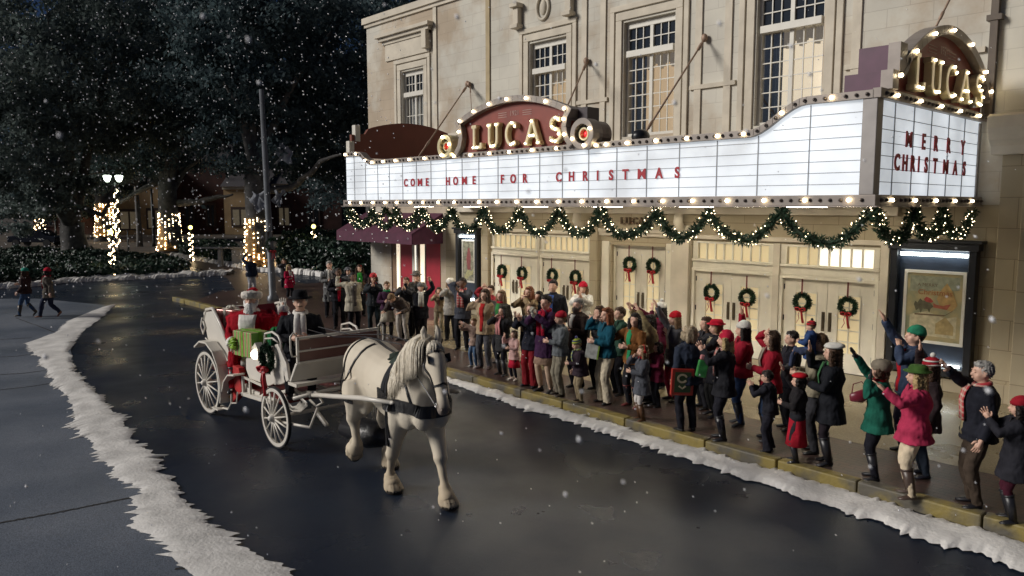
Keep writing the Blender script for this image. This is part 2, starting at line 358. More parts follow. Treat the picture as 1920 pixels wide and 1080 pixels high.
L_ = [(168, 586), (128, 602), (105, 625), (48, 645), (70, 668), (95, 715), (120, 740), (140, 775), (152, 810), (190, 858), (222, 893), (262, 925), (240, 985), (305, 1015), (345, 1060), (400, 1110)]
R_ = [(217, 570), (185, 600), (150, 625), (128, 660), (140, 700), (165, 725), (190, 750), (225, 790), (255, 830), (290, 860), (318, 900), (345, 940), (400, 985), (440, 1020), (500, 1050), (600, 1110)]
snow_strip('snow_bank', [gp(*p) for p in L_], [gp(*p) for p in R_], 900, 'fringed white snow strip along the left side of the road', .20, .03, 1)
snow_strip('snow_bank', [(3.5, 8.3), (-1.4, 8.82), (-3.3, 8.98), (-5, 9.14), (-8, 9.42), (-10, 9.45), (-12.6, 9.75), (-16, 9.95)], [(3.5, 9.40), (-1.4, 9.60), (-3.3, 9.66), (-5, 9.72), (-8, 9.82), (-10, 9.88), (-12.6, 9.98), (-16, 10.08)], 800, 'ragged white snow strip lying against the yellow kerb', .16, .045, 2)

# ------------------------------------------------------------------ theatre building
TH = empty('theatre_building', (-14, YF, 0), 0, 'tall cream stone theatre with lit arched marquee and white doors', 'theatre')
TH.location = (0, 0, 0)
def wall_holes(name, m, parent, x0, x1, z0, z1, holes, y0, y1):
    xs = sorted({x0, x1, *[h[0] for h in holes], *[h[1] for h in holes]}); zs = sorted({z0, z1, *[h[2] for h in holes], *[h[3] for h in holes]})
    xs = [x for x in xs if x0 <= x <= x1]; zs = [z for z in zs if z0 <= z <= z1]; b = MB(); W = lambda i, k: (0 <= i < len(xs) - 1 and 0 <= k < len(zs) - 1 and not any(h[0] <= (xs[i] + xs[i + 1]) / 2 <= h[1] and h[2] <= (zs[k] + zs[k + 1]) / 2 <= h[3] for h in holes))
    for i in range(len(xs) - 1):
        for k in range(len(zs) - 1):
            if not W(i, k): continue
            a, c, e, f = xs[i], xs[i + 1], zs[k], zs[k + 1]
            b.add([(a, y0, e), (c, y0, e), (c, y0, f), (a, y0, f)], [(0, 1, 2, 3)]); b.add([(a, y1, e), (c, y1, e), (c, y1, f), (a, y1, f)], [(3, 2, 1, 0)])
            if not W(i - 1, k): b.add([(a, y0, e), (a, y1, e), (a, y1, f), (a, y0, f)], [(3, 2, 1, 0)])
            if not W(i + 1, k): b.add([(c, y0, e), (c, y1, e), (c, y1, f), (c, y0, f)], [(0, 1, 2, 3)])
            if not W(i, k - 1): b.add([(a, y0, e), (c, y0, e), (c, y1, e), (a, y1, e)], [(3, 2, 1, 0)])
            if not W(i, k + 1): b.add([(a, y0, f), (c, y0, f), (c, y1, f), (a, y1, f)], [(0, 1, 2, 3)])
    me = bpy.data.meshes.new(name); me.from_pydata(b.v, [], b.f); me.materials.append(m); o = bpy.data.objects.new(name, me); C.objects.link(o); o.parent = parent; return o
WINS = [(-23.05, -21.75, 1), (-16.5, -15.05, 2), (-13.0, -11.4, 3), (-9.2, -7.65, 4)]
holes = [(a, b, 5.5, 8.42) for a, b, _ in WINS]
doors = [(-18.15, -16.2, 2.17, 1), (-15.95, -14.1, 2.17, 1), (-10.65, -8.66, 2.12, 1), (-8.34, -6.34, 2.10, 1)]
wall_holes('upper_wall', stone, TH, -25.3, 6, 3.72, 10.56, holes, YF, YF + .5)
# end wall towards the park, roof parapet
part('side_wall', stone, TH, (-25.3, -24.9, YF + .5, 40, 0, 10.56))
part('parapet', trim, TH, (-25.42, 6, YF - .14, YF + .3, 10.42, 10.64), (-25.36, 6, YF - .07, YF, 10.3, 10.42), (-25.42, -25.1, YF + .3, 40, 10.42, 10.63))
# lower wall with the openings
lh = [(-18.2, -14.05, .15, 2.85), (-13.3, -11.55, .15, 2.66), (-10.75, -6.28, .15, 2.85), (-23.9, -20.9, .15, 2.55)]
wall_holes('lower_wall', tanstone, TH, -20.6, -3.0, .15, 3.72, lh, YF, YF + .5)
wall_holes('shop_wall', stone, TH, -25.3, -20.6, .15, 3.72, lh, YF, YF + .5)
part('lobby_wall', mat('lobby_back', (.45, .36, .24), .8), TH, (-20, 4, YF + 2.4, YF + 2.5, .1, 3.7))
# mouldings of the upper storey
mb = MB()
def fr(x0, x1, z0, z1, w_, d, b=None):
    (b or mb).box(x0, x0 + w_, YF - d, YF, z0, z1 - w_); (b or mb).box(x1 - w_, x1, YF - d, YF, z0, z1 - w_); (b or mb).box(x0, x1, YF - d - .002, YF, z1 - w_, z1)
for a, b, k in WINS:
    su = MB(); fr(a - .42, b + .42, 5.35, 8.86, .14, .06, su); fr(a - .24, b + .24, 5.35, 8.68, .2, .05, su); su.box(a - .46, b + .46, YF - .16, YF, 5.33, 5.42)
    su.build('window_surround', trim, TH, bevel=.012)
for _b in ((-25.36, -23.52, YF - .06, YF, 5.9, 6.02), (-21.28, -16.98, YF - .06, YF, 6.0, 6.10), (-14.60, -13.5, YF - .06, YF, 6.48, 6.58), (-10.92, -9.68, YF - .06, YF, 6.48, 6.58), (-7.16, -4.6, YF - .06, YF, 6.48, 6.58)): part('string_course', trim, TH, _b)
for x in (-18.35, -14.35, -13.68, -10.7, -9.9, -6.95, -21.05):
    part('pilaster_strip', gold_trim if x == -18.35 else trim, TH, (x - .09, x + .09, YF - .045, YF, 3.8, 10.29))
b = MB(); b.box(-24.35, -21.1, YF - .30, YF, 9.72, 9.84); b.box(-24.25, -21.2, YF - .2, YF, 9.6, 9.72); b.box(-24.15, -21.3, YF - .1, YF, 9.48, 9.6); b.box(-24.0, -21.35, YF - .06, YF, 8.9, 9.48)
b.box(-21.55, -21.3, YF - .24, YF, 9.0, 9.6); b.build('window_hood', trim, TH, bevel=.01)
for x in (-16.95, -14.85):
    b = MB(); b.box(x - .16, x + .16, YF - .26, YF, 8.9, 9.02); b.box(x - .11, x + .11, YF - .18, YF, 9.02, 9.5); b.box(x - .17, x + .17, YF - .28, YF, 9.5, 9.62); b.build('bracket', trim, TH, bevel=.02)
b = MB(); b.tube([(-15.95, YF - .05, 9.25), (-15.95, YF - .0501, 9.25)], .01)
b = MB(); rr = []
for j in range(20):
    a = 2 * PI * j / 20; c = V((-15.95 + .24 * math.cos(a), YF - .03, 9.35 + .34 * math.sin(a))); rr.append([c + V((.045 * math.cos(a) * math.cos(q), .045 * math.sin(q), .045 * math.sin(a) * math.cos(q))) for q in np.linspace(0, 2 * PI, 8, endpoint=False)])
b.rings(rr, closed=True); b.ell((-15.95, YF, 9.35), (.13, .08, .22)); b.build('medallion', trim, TH, smooth=True)
# big right-hand pilaster with scrolled corbel
b = MB(); b.box(-4.15, 6, YF - .28, YF, SW, 4.6); b.box(-3.75, 6, YF - .5, YF - .28, SW, 4.4); b.box(-4.28, 6, YF - .4, YF, SW, .5); b.box(-3.8, 6, YF - .12, YF, 5.4, 10.29); b.build('pilaster', tanstone, TH, bevel=.015)
b = MB(); pr = [(YF, 4.6), (YF - .42, 4.6), (YF - .46, 4.75), (YF - .6, 4.85), (YF - .72, 5.05), (YF - .74, 5.25), (YF - .6, 5.3), (YF, 5.32)]; b.prism(pr, -4.3, 6, 'x'); b.build('corbel', trim, TH, bevel=.01)
part('drainpipe', mat('dark_pipe', (.10, .075, .055), .6), TH, (-4.52, -4.40, YF - .14, YF - .02, 5.3, 10.29), (-4.58, -4.34, YF - .16, YF - .01, 7.0, 7.1))
# windows
def window(a, b, k):
    fr_ = MB(); t = .055; y0, y1 = YF + .12, YF + .2; z0, zr, z1 = 5.5, 7.6, 8.42; m_ = (a + b) / 2
    fr_.box(a, a + .07, y0, y1, z0, z1); fr_.box(b - .07, b, y0, y1, z0, z1); fr_.box(a + .07, b - .07, y0, y1, z1 - .16, z1); fr_.box(a + .07, b - .07, y0, y1, z0, z0 + .08)
    fr_.box(a + .07, b - .07, y0 - .1, y1 + .01, zr - .07, zr + .09); fr_.box(m_ - .05, m_ + .05, y0 + .003, y1 + .004, z0 + .08, zr - .07); fr_.box(m_ - .05, m_ + .05, y0 + .003, y1 + .004, zr + .09, z1 - .16)
    wo = fr_.build('window', white_paint, TH, bevel=.006)
    mu = MB(); n = 3 if k > 1 else 3
    for s0, s1 in ((a + .07, m_ - .05), (m_ + .05, b - .07)):
        for za, zb, rows in ((z0 + .08, zr - .07, 6 if k > 1 else 3), (zr + .09, z1 - .16, 2)):
            for i in range(1, n): x = s0 + (s1 - s0) * i / n; mu.box(x - .012, x + .012, y0 + .02, y0 + .05, za, zb)
            for j in range(1, rows): z = za + (zb - za) * j / rows; mu.box(s0, s1, y0 + .023, y0 + .047, z - .012, z + .012)
    mu.build('glazing_bars', white_paint, wo)
    part('pane', darkglass, wo, (a + .07, b - .07, y0 + .055, y0 + .06, zr, z1 - .1))
    part('pane', glass_clear, wo, (a + .07, b - .07, y0 + .055, y0 + .06, z0, zr))
    # room behind: lit curtain, pelmet, lamp
    if k > 1:
        part('room_shade', warmglass if k != 4 else warm2, wo, (a - .3, b + .9, y1 + .9, y1 + .92, z0, zr + .6))
        cu = MB()
        for i in range(14):
            x = a + (.05 if k == 2 else .0) + .03 * i; cu.box(x, x + .022, y1 + .2 + .02 * (i % 3), y1 + .24 + .02 * (i % 3), z0, zr)
        cu.build('curtain', mat('dark_curtain', (.03, .04, .05), .9), wo)
        pe = MB()
        for i in range(30):
            x = a + (b - a) * i / 30; h = .30 + .08 * math.sin(i * .9); pe.tube([(x, y1 + .35, zr + .1), (x, y1 + .33 + .02 * (i % 2), zr - h)], .035, 6)
        pe.build('valance', mat('curtain_lace', (.35, .33, .28), .9, var=.2, emis=.1, ecol=(1, .8, .55)), wo)
        if k > 2:
            lm = MB(); lx = b - .32 if k == 3 else b - .3; lm.ell((lx + .3, y1 + .6, z0 + (.55 if k == 3 else 1.0)), (.30, .1, .26 if k == 3 else .42)); lm.build('lamp_shade', brightglass, wo, smooth=True)
        part('blind', mat('grey_blind', (.30, .31, .30), .8, emis=.03), wo, (a + .1, b - .1, y1 + .1, y1 + .11, zr - .02, z1))
    else: part('blind', mat('grey_blind', (.30, .31, .30), .8), wo, (a + .1, b - .1, y1 + .1, y1 + .11, z0, z1))
glass_clear = bpy.data.materials.new('clear_glass'); glass_clear.use_nodes = True
_n = glass_clear.node_tree; _g = _n.nodes.new('ShaderNodeBsdfGlossy'); _g.inputs['Roughness'].default_value = .05; _t = _n.nodes.new('ShaderNodeBsdfTransparent'); _mx = _n.nodes.new('ShaderNodeMixShader'); _mx.inputs[0].default_value = .12
_n.links.new(_t.outputs[0], _mx.inputs[1]); _n.links.new(_g.outputs[0], _mx.inputs[2]); _n.links.new(_mx.outputs[0], _n.nodes['Material Output'].inputs[0])
warm2 = mat('lit_wall', (.6, .5, .35), .6, var=0, emis=.8, ecol=(1, .86, .64))
for q in WINS: window(*q)
# entrance doors
def door_pair(x0, x1, zt, tr, y=YF + .06):
    m_ = (x0 + x1) / 2
    f = MB(); f.box(x0 - .08, x0, y - .09, y + .08, SW, zt + .08); f.box(x1, x1 + .08, y - .09, y + .08, SW, zt + .08); f.box(x0, x1, y - .088, y + .08, zt, zt + .08)
    if tr:
        f.box(x0 - .08, x1 + .08, y - .06, y + .08, zt + .08, 2.42); f.box(x0 - .08, x1 + .08, y - .1, y + .08, 2.36, 2.421)
        f.box(x0 - .08, x1 + .08, y - .06, y + .08, 2.80, 2.86); f.box(x0 - .08, x0 + .06, y - .06, y + .08, 2.421, 2.80); f.box(x1 - .06, x1 + .08, y - .06, y + .08, 2.421, 2.80)
        for i in range(1, 8): x = x0 + .06 + (x1 - x0 - .12) * i / 8; f.box(x - .02, x + .02, y - .03, y + .05, 2.421, 2.80)
    fo = f.build('door_frame', door_paint, TH, bevel=.008)
    if tr:
        for i in range(8):
            xa = x0 + .06 + (x1 - x0 - .12) * i / 8; xb = x0 + .06 + (x1 - x0 - .12) * (i + 1) / 8
            mm = brightglass if (x0 == -8.34 and i > 2) else doorglass
            part('pane', mm, fo, (xa + .02, xb - .02, y + .01, y + .02, 2.421, 2.80))
    for s, (a, b) in enumerate(((x0, m_ - .004), (m_ + .004, x1))):
        w_ = b - a; ga, gb = a + w_ * .30, b - w_ * .24
        if s: ga, gb = a + w_ * .24, b - w_ * .30
        d = MB(); z0 = SW + .01
        d.box(a, ga, y - .02, y + .03, z0, zt); d.box(gb, b, y - .02, y + .03, z0, zt); d.box(ga, gb, y - .02, y + .03, z0, z0 + .42); d.box(ga, gb, y - .02, y + .03, zt - .30, zt)
        d.box(ga - .03, ga, y - .035, y - .02, z0 + .4, zt - .28); d.box(gb, gb + .03, y - .035, y - .02, z0 + .4, zt - .28)
        d.box(ga - .03, gb + .03, y - .034, y - .02, zt - .3, zt - .27)
        do = d.build('door', door_paint, TH, bevel=.004)
        g = MB()
        for i in range(1, 2): x = (ga + gb) / 2; g.box(x - .012, x + .012, y - .015, y + .02, z0 + .42, zt - .3)
        for j in range(1, 5): z = z0 + .42 + (zt - .72 - z0) * j / 5; g.box(ga, gb, y - .012, y + .018, z - .012, z + .012)
        g.build('glazing_bars', door_paint, do)
        part('pane', doorglass, do, (ga, gb, y + .005, y + .012, z0 + .42, zt - .3))
        xh = b - .07 if s == 0 else a + .07; h = MB(); h.box(xh - .035, xh + .035, y - .03, y - .02, 1.0, 1.42); h.bar((xh, y - .07, 1.05), (xh, y - .07, 1.37), .02); h.bar((xh, y - .07, 1.08), (xh, y - .02, 1.08), .018); h.bar((xh, y - .07, 1.34), (xh, y - .02, 1.34), .018)
        h.build('handle', mat('dark_bronze', (.14, .11, .07), .35, .7), do)
        xg = a + .01 if s == 0 else b - .01
        for z in (.45, 1.15, zt - .25): part('hinge', black, do, (xg - .018, xg + .018, y - .03, y - .02, z, z + .12))
for q in doors: door_pair(*q)
door_pair(-13.25, -11.6, 2.6, 0, YF + .18)
part('pier', trim, TH, (-16.12, -16.03, YF - .05, YF + .14, SW, 2.86), bevel=.01)
part('pier', trim, TH, (-8.58, -8.42, YF - .06, YF + .14, SW, 2.86), bevel=.01)
for x0, x1 in ((-18.62, -18.28), (-14.0, -13.72), (-11.3, -10.78), (-6.22, -6.05)):
    part('pilaster', tanstone if x0 < -12 else trim, TH, (x0, x1, YF - .12, YF, SW, 3.1), (x0 - .04, x1 + .04, YF - .17, YF, SW, .42), (x0 - .03, x1 + .03, YF - .16, YF, 3.1, 3.22), bevel=.01)
part('pilaster', door_paint, TH, (-13.62, -13.36, YF - .05, YF, SW, 2.75), bevel=.008); part('pilaster', door_paint, TH, (-11.5, -11.34, YF - .05, YF, SW, 2.75), bevel=.008)
part('frieze', trim, TH, (-19.9, -6.0, YF - .07, YF, 2.9, 3.0), (-19.9, -5.9, YF - .2, YF, 3.5, 3.68), (-13.7, -11.25, YF - .12, YF, 3.0, 3.1), bevel=.01)
part('baseboard', tanstone, TH, (-6.05, -4.3, YF - .1, YF, SW, .4), bevel=.01)
def text_mesh(s, size, ext, offset=0., spacing=1.):
    cu = bpy.data.curves.new('t', 'FONT'); cu.body = s; cu.size = size; cu.extrude = ext; cu.offset = offset; cu.align_x = 'CENTER'; cu.align_y = 'CENTER'; cu.space_character = spacing; cu.resolution_u = 4
    o = bpy.data.objects.new('t', cu); C.objects.link(o); dg = bpy.context.evaluated_depsgraph_get(); dg.update()
    me = bpy.data.meshes.new_from_object(o.evaluated_get(dg)); bpy.data.objects.remove(o); return me
def text(name, s, size, loc, rot, m, parent, ext=.01, offset=0., spacing=1., sx=1):
    me = text_mesh(s, size, ext, offset, spacing); me.materials.clear(); me.materials.append(m)
    o = bpy.data.objects.new(name, me); C.objects.link(o); o.location = loc; o.rotation_euler = rot; o.parent = parent; o.scale = (sx, 1, 1); return o
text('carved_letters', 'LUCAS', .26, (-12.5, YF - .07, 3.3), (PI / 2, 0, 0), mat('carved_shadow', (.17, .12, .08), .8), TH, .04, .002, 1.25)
for x in (-14.3, -10.95): 
    b = MB(); b.tube([(x, YF - .3, 3.5), (x, YF - .34, 3.3), (x, YF - .2, 3.12), (x, YF - .1, 3.05)], [(.11, .10), (.12, .12), (.1, .09), (.06, .05)], 10); b.build('bracket', trim, TH, smooth=True)
# shop front at the far end
S = YF - .02
part('shop_front', mat('red_panel', (.36, .012, .03), .45, var=.1), TH, (-23.25, -22.55, S, S + .06, SW, 2.55), (-21.7, -20.9, S + .001, S + .06, SW, 2.55))
part('light_strip', mat('lit_strip', (1, .9, .7), .4, var=0, emis=.9, ecol=(1, .84, .62)), TH, (-23.5, -23.34, S - .02, S + .03, SW + .1, 2.5)); part('light_strip', MATS['lit_strip'], TH, (-22.02, -21.82, S - .02, S + .03, SW + .1, 2.5))
part('shop_frame', mat('brown_frame', (.22, .13, .07), .6), TH, (-23.8, -23.5, S, S + .05, SW, 2.55), (-22.16, -22.02, S - .03, S + .05, SW, 2.55))
sd = part('shop_door', white_paint, TH, (-22.55, -22.42, S, S + .06, SW, 2.5), (-22.24, -22.16, S, S + .06, SW, 2.5), (-22.42, -22.24, S, S + .06, 2.3, 2.5), (-22.42, -22.24, S, S + .06, SW, .6), bevel=.006)
part('pane', brightglass, sd, (-22.42, -22.33, S + .03, S + .04, .6, 2.3)); part('pane', darkglass, sd, (-22.33, -22.24, S + .03, S + .04, .6, 2.3))
b = MB()
b.prism([(YF, 3.45), (YF - 1.3, 2.78), (YF - 1.3, 2.42), (YF - 1.26, 2.42), (YF - 1.26, 2.74), (YF, 3.38)], -25.6, -20.75, 'x'); b.add([(-25.6, YF, 3.4), (-25.6, YF - 1.28, 2.76), (-25.6, YF - 1.28, 2.42), (-25.6, YF, 2.42), (-20.75, YF, 3.4), (-20.75, YF - 1.28, 2.76), (-20.75, YF - 1.28, 2.42), (-20.75, YF, 2.42)], [(0, 1, 2, 3), (7, 6, 5, 4)])
b.build('awning', purple, TH)

# poster cases
def poster_case(x0, x1, z0, z1, px0, px1, pz0, pz1, label, kind):
    o = empty('poster_case', (0, 0, 0), 0, label, 'poster case'); y = YF - .02
    f = MB(); f.box(x0, x0 + .13, y - .22, y, z0, z1 - .2); f.box(x1 - .13, x1, y - .22, y, z0, z1 - .2); f.box(x0, x1, y - .221, y, z0, z0 + .16); f.box(x0 - .04, x1 + .04, y - .26, y, z1 - .2, z1 - .06); f.box(x0 - .1, x1 + .1, y - .3, y, z1 - .06, z1)
    f.build('case_frame', black, o, bevel=.012)
    part('backing', navy, o, (x0 + .13, x1 - .13, y - .06, y - .01, z0 + .16, z1 - .2))
    part('lamp_tube', tube_l, o, (x0 + .17, x1 - .17, y - .17, y - .12, z1 - .32, z1 - .26))
    part('lamp_tube', tube_l, o, (x0 + .45 * (x1 - x0), x1 - .2, y - .17, y - .12, z0 + .19, z0 + .23))
    pf = MB(); t = .055; pf.box(px0, px0 + t, y - .1, y - .06, pz0, pz1); pf.box(px1 - t, px1, y - .1, y - .06, pz0, pz1); pf.box(px0 + t, px1 - t, y - .099, y - .06, pz0, pz0 + t); pf.box(px0 + t, px1 - t, y - .099, y - .06, pz1 - t, pz1)
    pf.build('picture_frame', white_paint, o)
    pm = mat('poster_print_' + kind, (.4, .33, .18), .6, var=0); 
    if kind == 'a': noise_mix(pm, 3.2, (.42, .34, .17), (.24, .25, .15), .42, .62)
    else: noise_mix(pm, 7, (.12, .12, .08), (.30, .28, .20), .4, .6)
    po = part('poster', pm, o, (px0 + t, px1 - t, y - .075, y - .061, pz0 + t, pz1 - t))
    cx, cz, W, H = (px0 + px1) / 2, (pz0 + pz1) / 2, px1 - px0, pz1 - pz0; Y = y - .076
    def blob(nm, pts, col):
        bb = MB(); bb.prism([(cx + a * W, cz + c_ * H) for a, c_ in pts], Y - .003, Y, 'y'); bb.build(nm, mat('ink_%.2f_%.2f_%.2f' % col, col, .6, var=.25, scale=12), po)
    if kind == 'a':
        blob('sky_tint', [(-.4, .2), (.4, .25), (.4, .42), (-.4, .42)], (.26, .27, .19)); Y -= .003
        blob('snowy_hill', [(-.38, -.12), (-.1, -.06), (.2, -.14), (.38, -.1), (.38, -.4), (-.38, -.4)], (.50, .44, .28)); Y -= .003
        blob('house', [(.05, -.36), (.05, -.22), (.2, -.12), (.34, -.24), (.34, -.36)], (.38, .28, .12))
        blob('village', [(.05, .12), (.12, .25), (.2, .34), (.3, .22), (.38, .05), (.3, -.04), (.12, .0)], (.42, .27, .1)); Y -= .003
        blob('sleigh', [(.0, .0), (.22, -.02), (.28, .06), (.22, .05), (.16, .03), (.04, .04), (.0, .06)], (.34, .09, .05))
        blob('horses', [(-.32, .02), (-.3, .07), (-.26, .05), (-.22, .11), (-.18, .08), (-.1, .09), (-.04, .05), (.0, .01), (-.04, -.02), (-.06, -.08), (-.09, -.03), (-.17, -.03), (-.2, -.09), (-.23, -.03), (-.28, -.06)], (.10, .09, .05)); Y -= .003
        blob('coachman', [(-.16, .1), (-.12, .14), (-.05, .12), (.0, .08), (-.04, .06), (-.12, .07)], (.35, .05, .04))
        blob('runners', [(-.3, -.1), (.2, -.09), (.32, -.02), (.3, -.04), (.18, -.11), (-.3, -.12)], (.15, .1, .05))
        text('printed_words', 'A MERRY', .09, (cx - .12, Y - .002, cz + .30 * H), (PI / 2, 0, 0), mat('ink_brown', (.13, .09, .05), .6), po, .001)
        text('printed_words', 'Christmas', .15, (cx + .02, Y - .002, cz + .2 * H), (PI / 2, 0, 0), mat('ink_rust', (.33, .12, .04), .6), po, .001)
    else:
        blob('robed_figure', [(-.12, -.1), (-.18, .05), (-.1, .2), (-.05, .3), (.05, .32), (.1, .22), (.16, .1), (.12, -.08), (.16, -.2), (-.1, -.2)], (.22, .05, .05))
        blob('scroll_edge', [(-.34, -.4), (-.1, -.2), (.2, -.24), (.34, -.16), (.3, -.3), (0, -.36), (-.1, -.42)], (.35, .33, .16))
poster_case(-5.98, -4.46, .45, 3.06, -5.74, -4.64, 1.04, 2.46, 'dark wall case lit by tubes around a sleigh poster, right of the doors', 'a')
poster_case(-19.78, -18.68, .45, 3.0, -19.6, -18.92, 1.2, 2.6, 'dark wall case with a robed figure poster, beside the red shop front', 'b')
# ------------------------------------------------------------------ marquee (part of the building: one thing with it would hide it, so a thing bolted on)
MQ = empty('marquee', (0, 0, 0), 0, 'long lit theatre marquee reading COME HOME FOR CHRISTMAS with bulb rows', 'marquee')
X0, X1, YM = -19.05, -4.6, 11.3
panel = mat('marquee_panel', (.45, .47, .50), .45, var=0); _n = panel.node_tree; _p = _n.nodes['Principled BSDF']
_tc = _n.nodes.new('ShaderNodeTexCoord'); _nz = _n.nodes.new('ShaderNodeTexNoise'); _nz.inputs['Scale'].default_value = .8; _nz.inputs['Detail'].default_value = 5
_mp = _n.nodes.new('ShaderNodeMapRange'); _mp.inputs[1].default_value = .32; _mp.inputs[2].default_value = .68; _mp.inputs[3].default_value = .38; _mp.inputs[4].default_value = .82
_n.links.new(_tc.outputs['Object'], _nz.inputs['Vector']); _n.links.new(_nz.outputs['Fac'], _mp.inputs[0]); _n.links.new(_mp.outputs[0], _p.inputs['Emission Strength']); _p.inputs['Emission Color'].default_value = (.88, .94, 1, 1)
gridm = mat('panel_rail', (.33, .34, .36), .5, var=0)
# top profile of the front
prof = [(X0, 5.06), (-18.45, 5.06), (-18.2, 5.02), (-18.0, 4.88), (-17.75, 4.79), (-6.55, 4.79)] + [(-6.55 + .95 * t, 4.79 + .43 * (3 * t * t - 2 * t ** 3)) for t in np.linspace(.1, 1, 9)] + [(X1, 5.22)]
def top(x): return float(np.interp(x, [p[0] for p in prof], [p[1] for p in prof]))
b = MB(); b.prism([(X0, 3.86)] + [(X1, 3.86)] + prof[::-1], YM, YM + .12, 'y'); b.build('front_panel', panel, MQ)
part('side_panel', panel, MQ, (X1 - .12, X1 + .0, YM + .122, YF - .02, 3.86, 5.22))
part('side_panel', panel, MQ, (X0 - .0, X0 + .1, YM + .122, YF - .02, 3.86, 4.9))
b = MB(); b.box(X0 + .1, X1 - .12, YM + .12, YF - .02, 3.72, 4.74); b.build('marquee_body', mat('marquee_roof', (.30, .24, .16), .8, var=.2), MQ)
g = MB(); gx = -18.73
cols = [-18.62, -18.05, -17.45, -16.9, -16.3, -15.7, -15.1, -14.5, -13.9, -13.3, -12.65, -12.0, -11.35, -10.7, -10.0, -9.3, -8.6, -7.9, -7.15, -6.4, -5.55]
for x in cols: g.box(x - .0065, x + .0065, YM - .014, YM, 3.86, top(x) - .01)
for z in (4.02, 4.19, 4.36, 4.53, 4.70): g.box(X0, X1, YM - .010, YM, z - .0048, z + .0048)
for z in (4.88, 5.05): g.box(-6.15 if z < 5 else -5.85, X1, YM - .010, YM, z - .0048, z + .0048); g.box(X0, -18.1, YM - .01, YM, z - .0048, z + .0048)
for y in (12.0, 12.75, 13.5, 14.3, 15.1): g.box(X1, X1 + .014, y - .008, y + .008, 3.86, 5.22)
for z in (4.05, 4.24, 4.43, 4.62, 4.81, 5.0): g.box(X1, X1 + .010, YM, YF - .03, z - .0048, z + .0048)
g.build('letter_rails', gridm, MQ)
part('corner_post', metalg, MQ, (X1 - .16, X1 + .05, YM - .05, YM + .16, 3.86, 5.24), bevel=.01)
part('end_post', metalg, MQ, (X1 - .08, X1 + .03, YF - .14, YF - .03, 3.86, 5.2), bevel=.01)
# bulb trays
t = MB(); t.box(X0 - .06, X1 + .10, YM - .09, YM + .1, 3.70, 3.86); t.box(X1 - .1, X1 + .101, YM + .1, YF - .03, 3.70, 3.861); t.box(X0 - .14, X1 + .14, YM - .12, YM + .1, 3.68, 3.70); t.box(X1 - .1, X1 + .14, YM + .1, YF - .03, 3.681, 3.70); t.box(X0 - .1, X0 + .1, YM + .1, YF - .03, 3.70, 3.86)
t.build('lower_bulb_tray', marq_silver, MQ, bevel=.008)
t = MB(); ps = [p for p in prof]; n_ = len(ps)
out = [(x, z + .12) for x, z in ps]; 
for i in range(n_ - 1):
    (xa, za), (xb, zb) = ps[i], ps[i + 1]
    t.add([(xa, y, z) for y in (YM - .07, YM + .14) for z in (za, za + .12)] + [(xb, y, z) for y in (YM - .07, YM + .14) for z in (zb, zb + .12)], [(0, 1, 5, 4), (2, 6, 7, 3), (1, 3, 7, 5), (0, 4, 6, 2), (0, 2, 3, 1), (4, 5, 7, 6)])
t.box(X1 - .1, X1 + .10, YM + .14, YF - .03, 5.22, 5.36); t.box(X1 - .02, X1 + .101, YM - .07, YM + .14, 5.22, 5.36)
t.build('upper_bulb_tray', marq_silver, MQ, bevel=.006)
bulb_me = None; NB = 0
def bulb(p, parent=None, r=.027, m=None):
    global bulb_me, NB
    if bulb_me is None:
        q = MB(); q.ell((0, 0, 0), 1, 10, 8); o = q.build('bulb', bulbm, smooth=True); bulb_me = o.data; bpy.data.objects.remove(o)
    o = bpy.data.objects.new('bulb', bulb_me); C.objects.link(o); o.parent = parent or MQ; o.location = p; o.scale = (r, r, r); NB += 1; return o
lowX = [-18.73, -18.15, -17.57, -16.98, -16.44, -15.86, -15.3, -14.69, -14.08, -13.18, -12.58, -11.95, -11.34, -10.72, -10.08, -9.45, -8.81, -8.16, -7.54, -6.87, -6.21, -5.54, -4.87]
for x in lowX: bulb((x, YM - .12, 3.785))
sideY = [11.75, 12.65, 13.55, 14.45, 15.35]
for y in sideY: bulb((X1 + .13, y, 3.785)); bulb((X1 + .13, y + (0 if y < 15 else .1), 5.29))
upX = [-18.95, -18.4] + [-17.93, -17.6, -17.07, -16.5, -15.9, -15.25] + [-14.1, -13.5, -12.85, -12.2, -11.5, -10.8] + [-9.75, -9.5, -9.0, -8.35, -7.7, -7.1, -6.62, -5.98, -5.2]
for x in upX: bulb((x, YM - .10, top(x) + .06))
d = MB()
def dead(p, ax):
    p = V(p); a = V(ax); d.tube([p, p + a * .02, p + a * .045], [.03, .027, .008], 8)
x = X0 + .1
while x < X1:
    if min(abs(x - q) for q in lowX) > .06: dead((x, YM - .09, 3.785), (0, -1, 0))
    if min(abs(x - q) for q in upX) > .06: dead((x, YM - .07, top(x) + .06), (0, -1, 0))
    x += .155
y = YM + .1
while y < YF - .1:
    if min(abs(y - q) for q in sideY) > .08: dead((X1 + .10, y, 3.785), (1, 0, 0)); dead((X1 + .10, y, 5.29), (1, 0, 0))
    y += .18
tag(d.build('unlit_sockets', deadbulb, MQ, smooth=True), None, None, None, 'stuff')
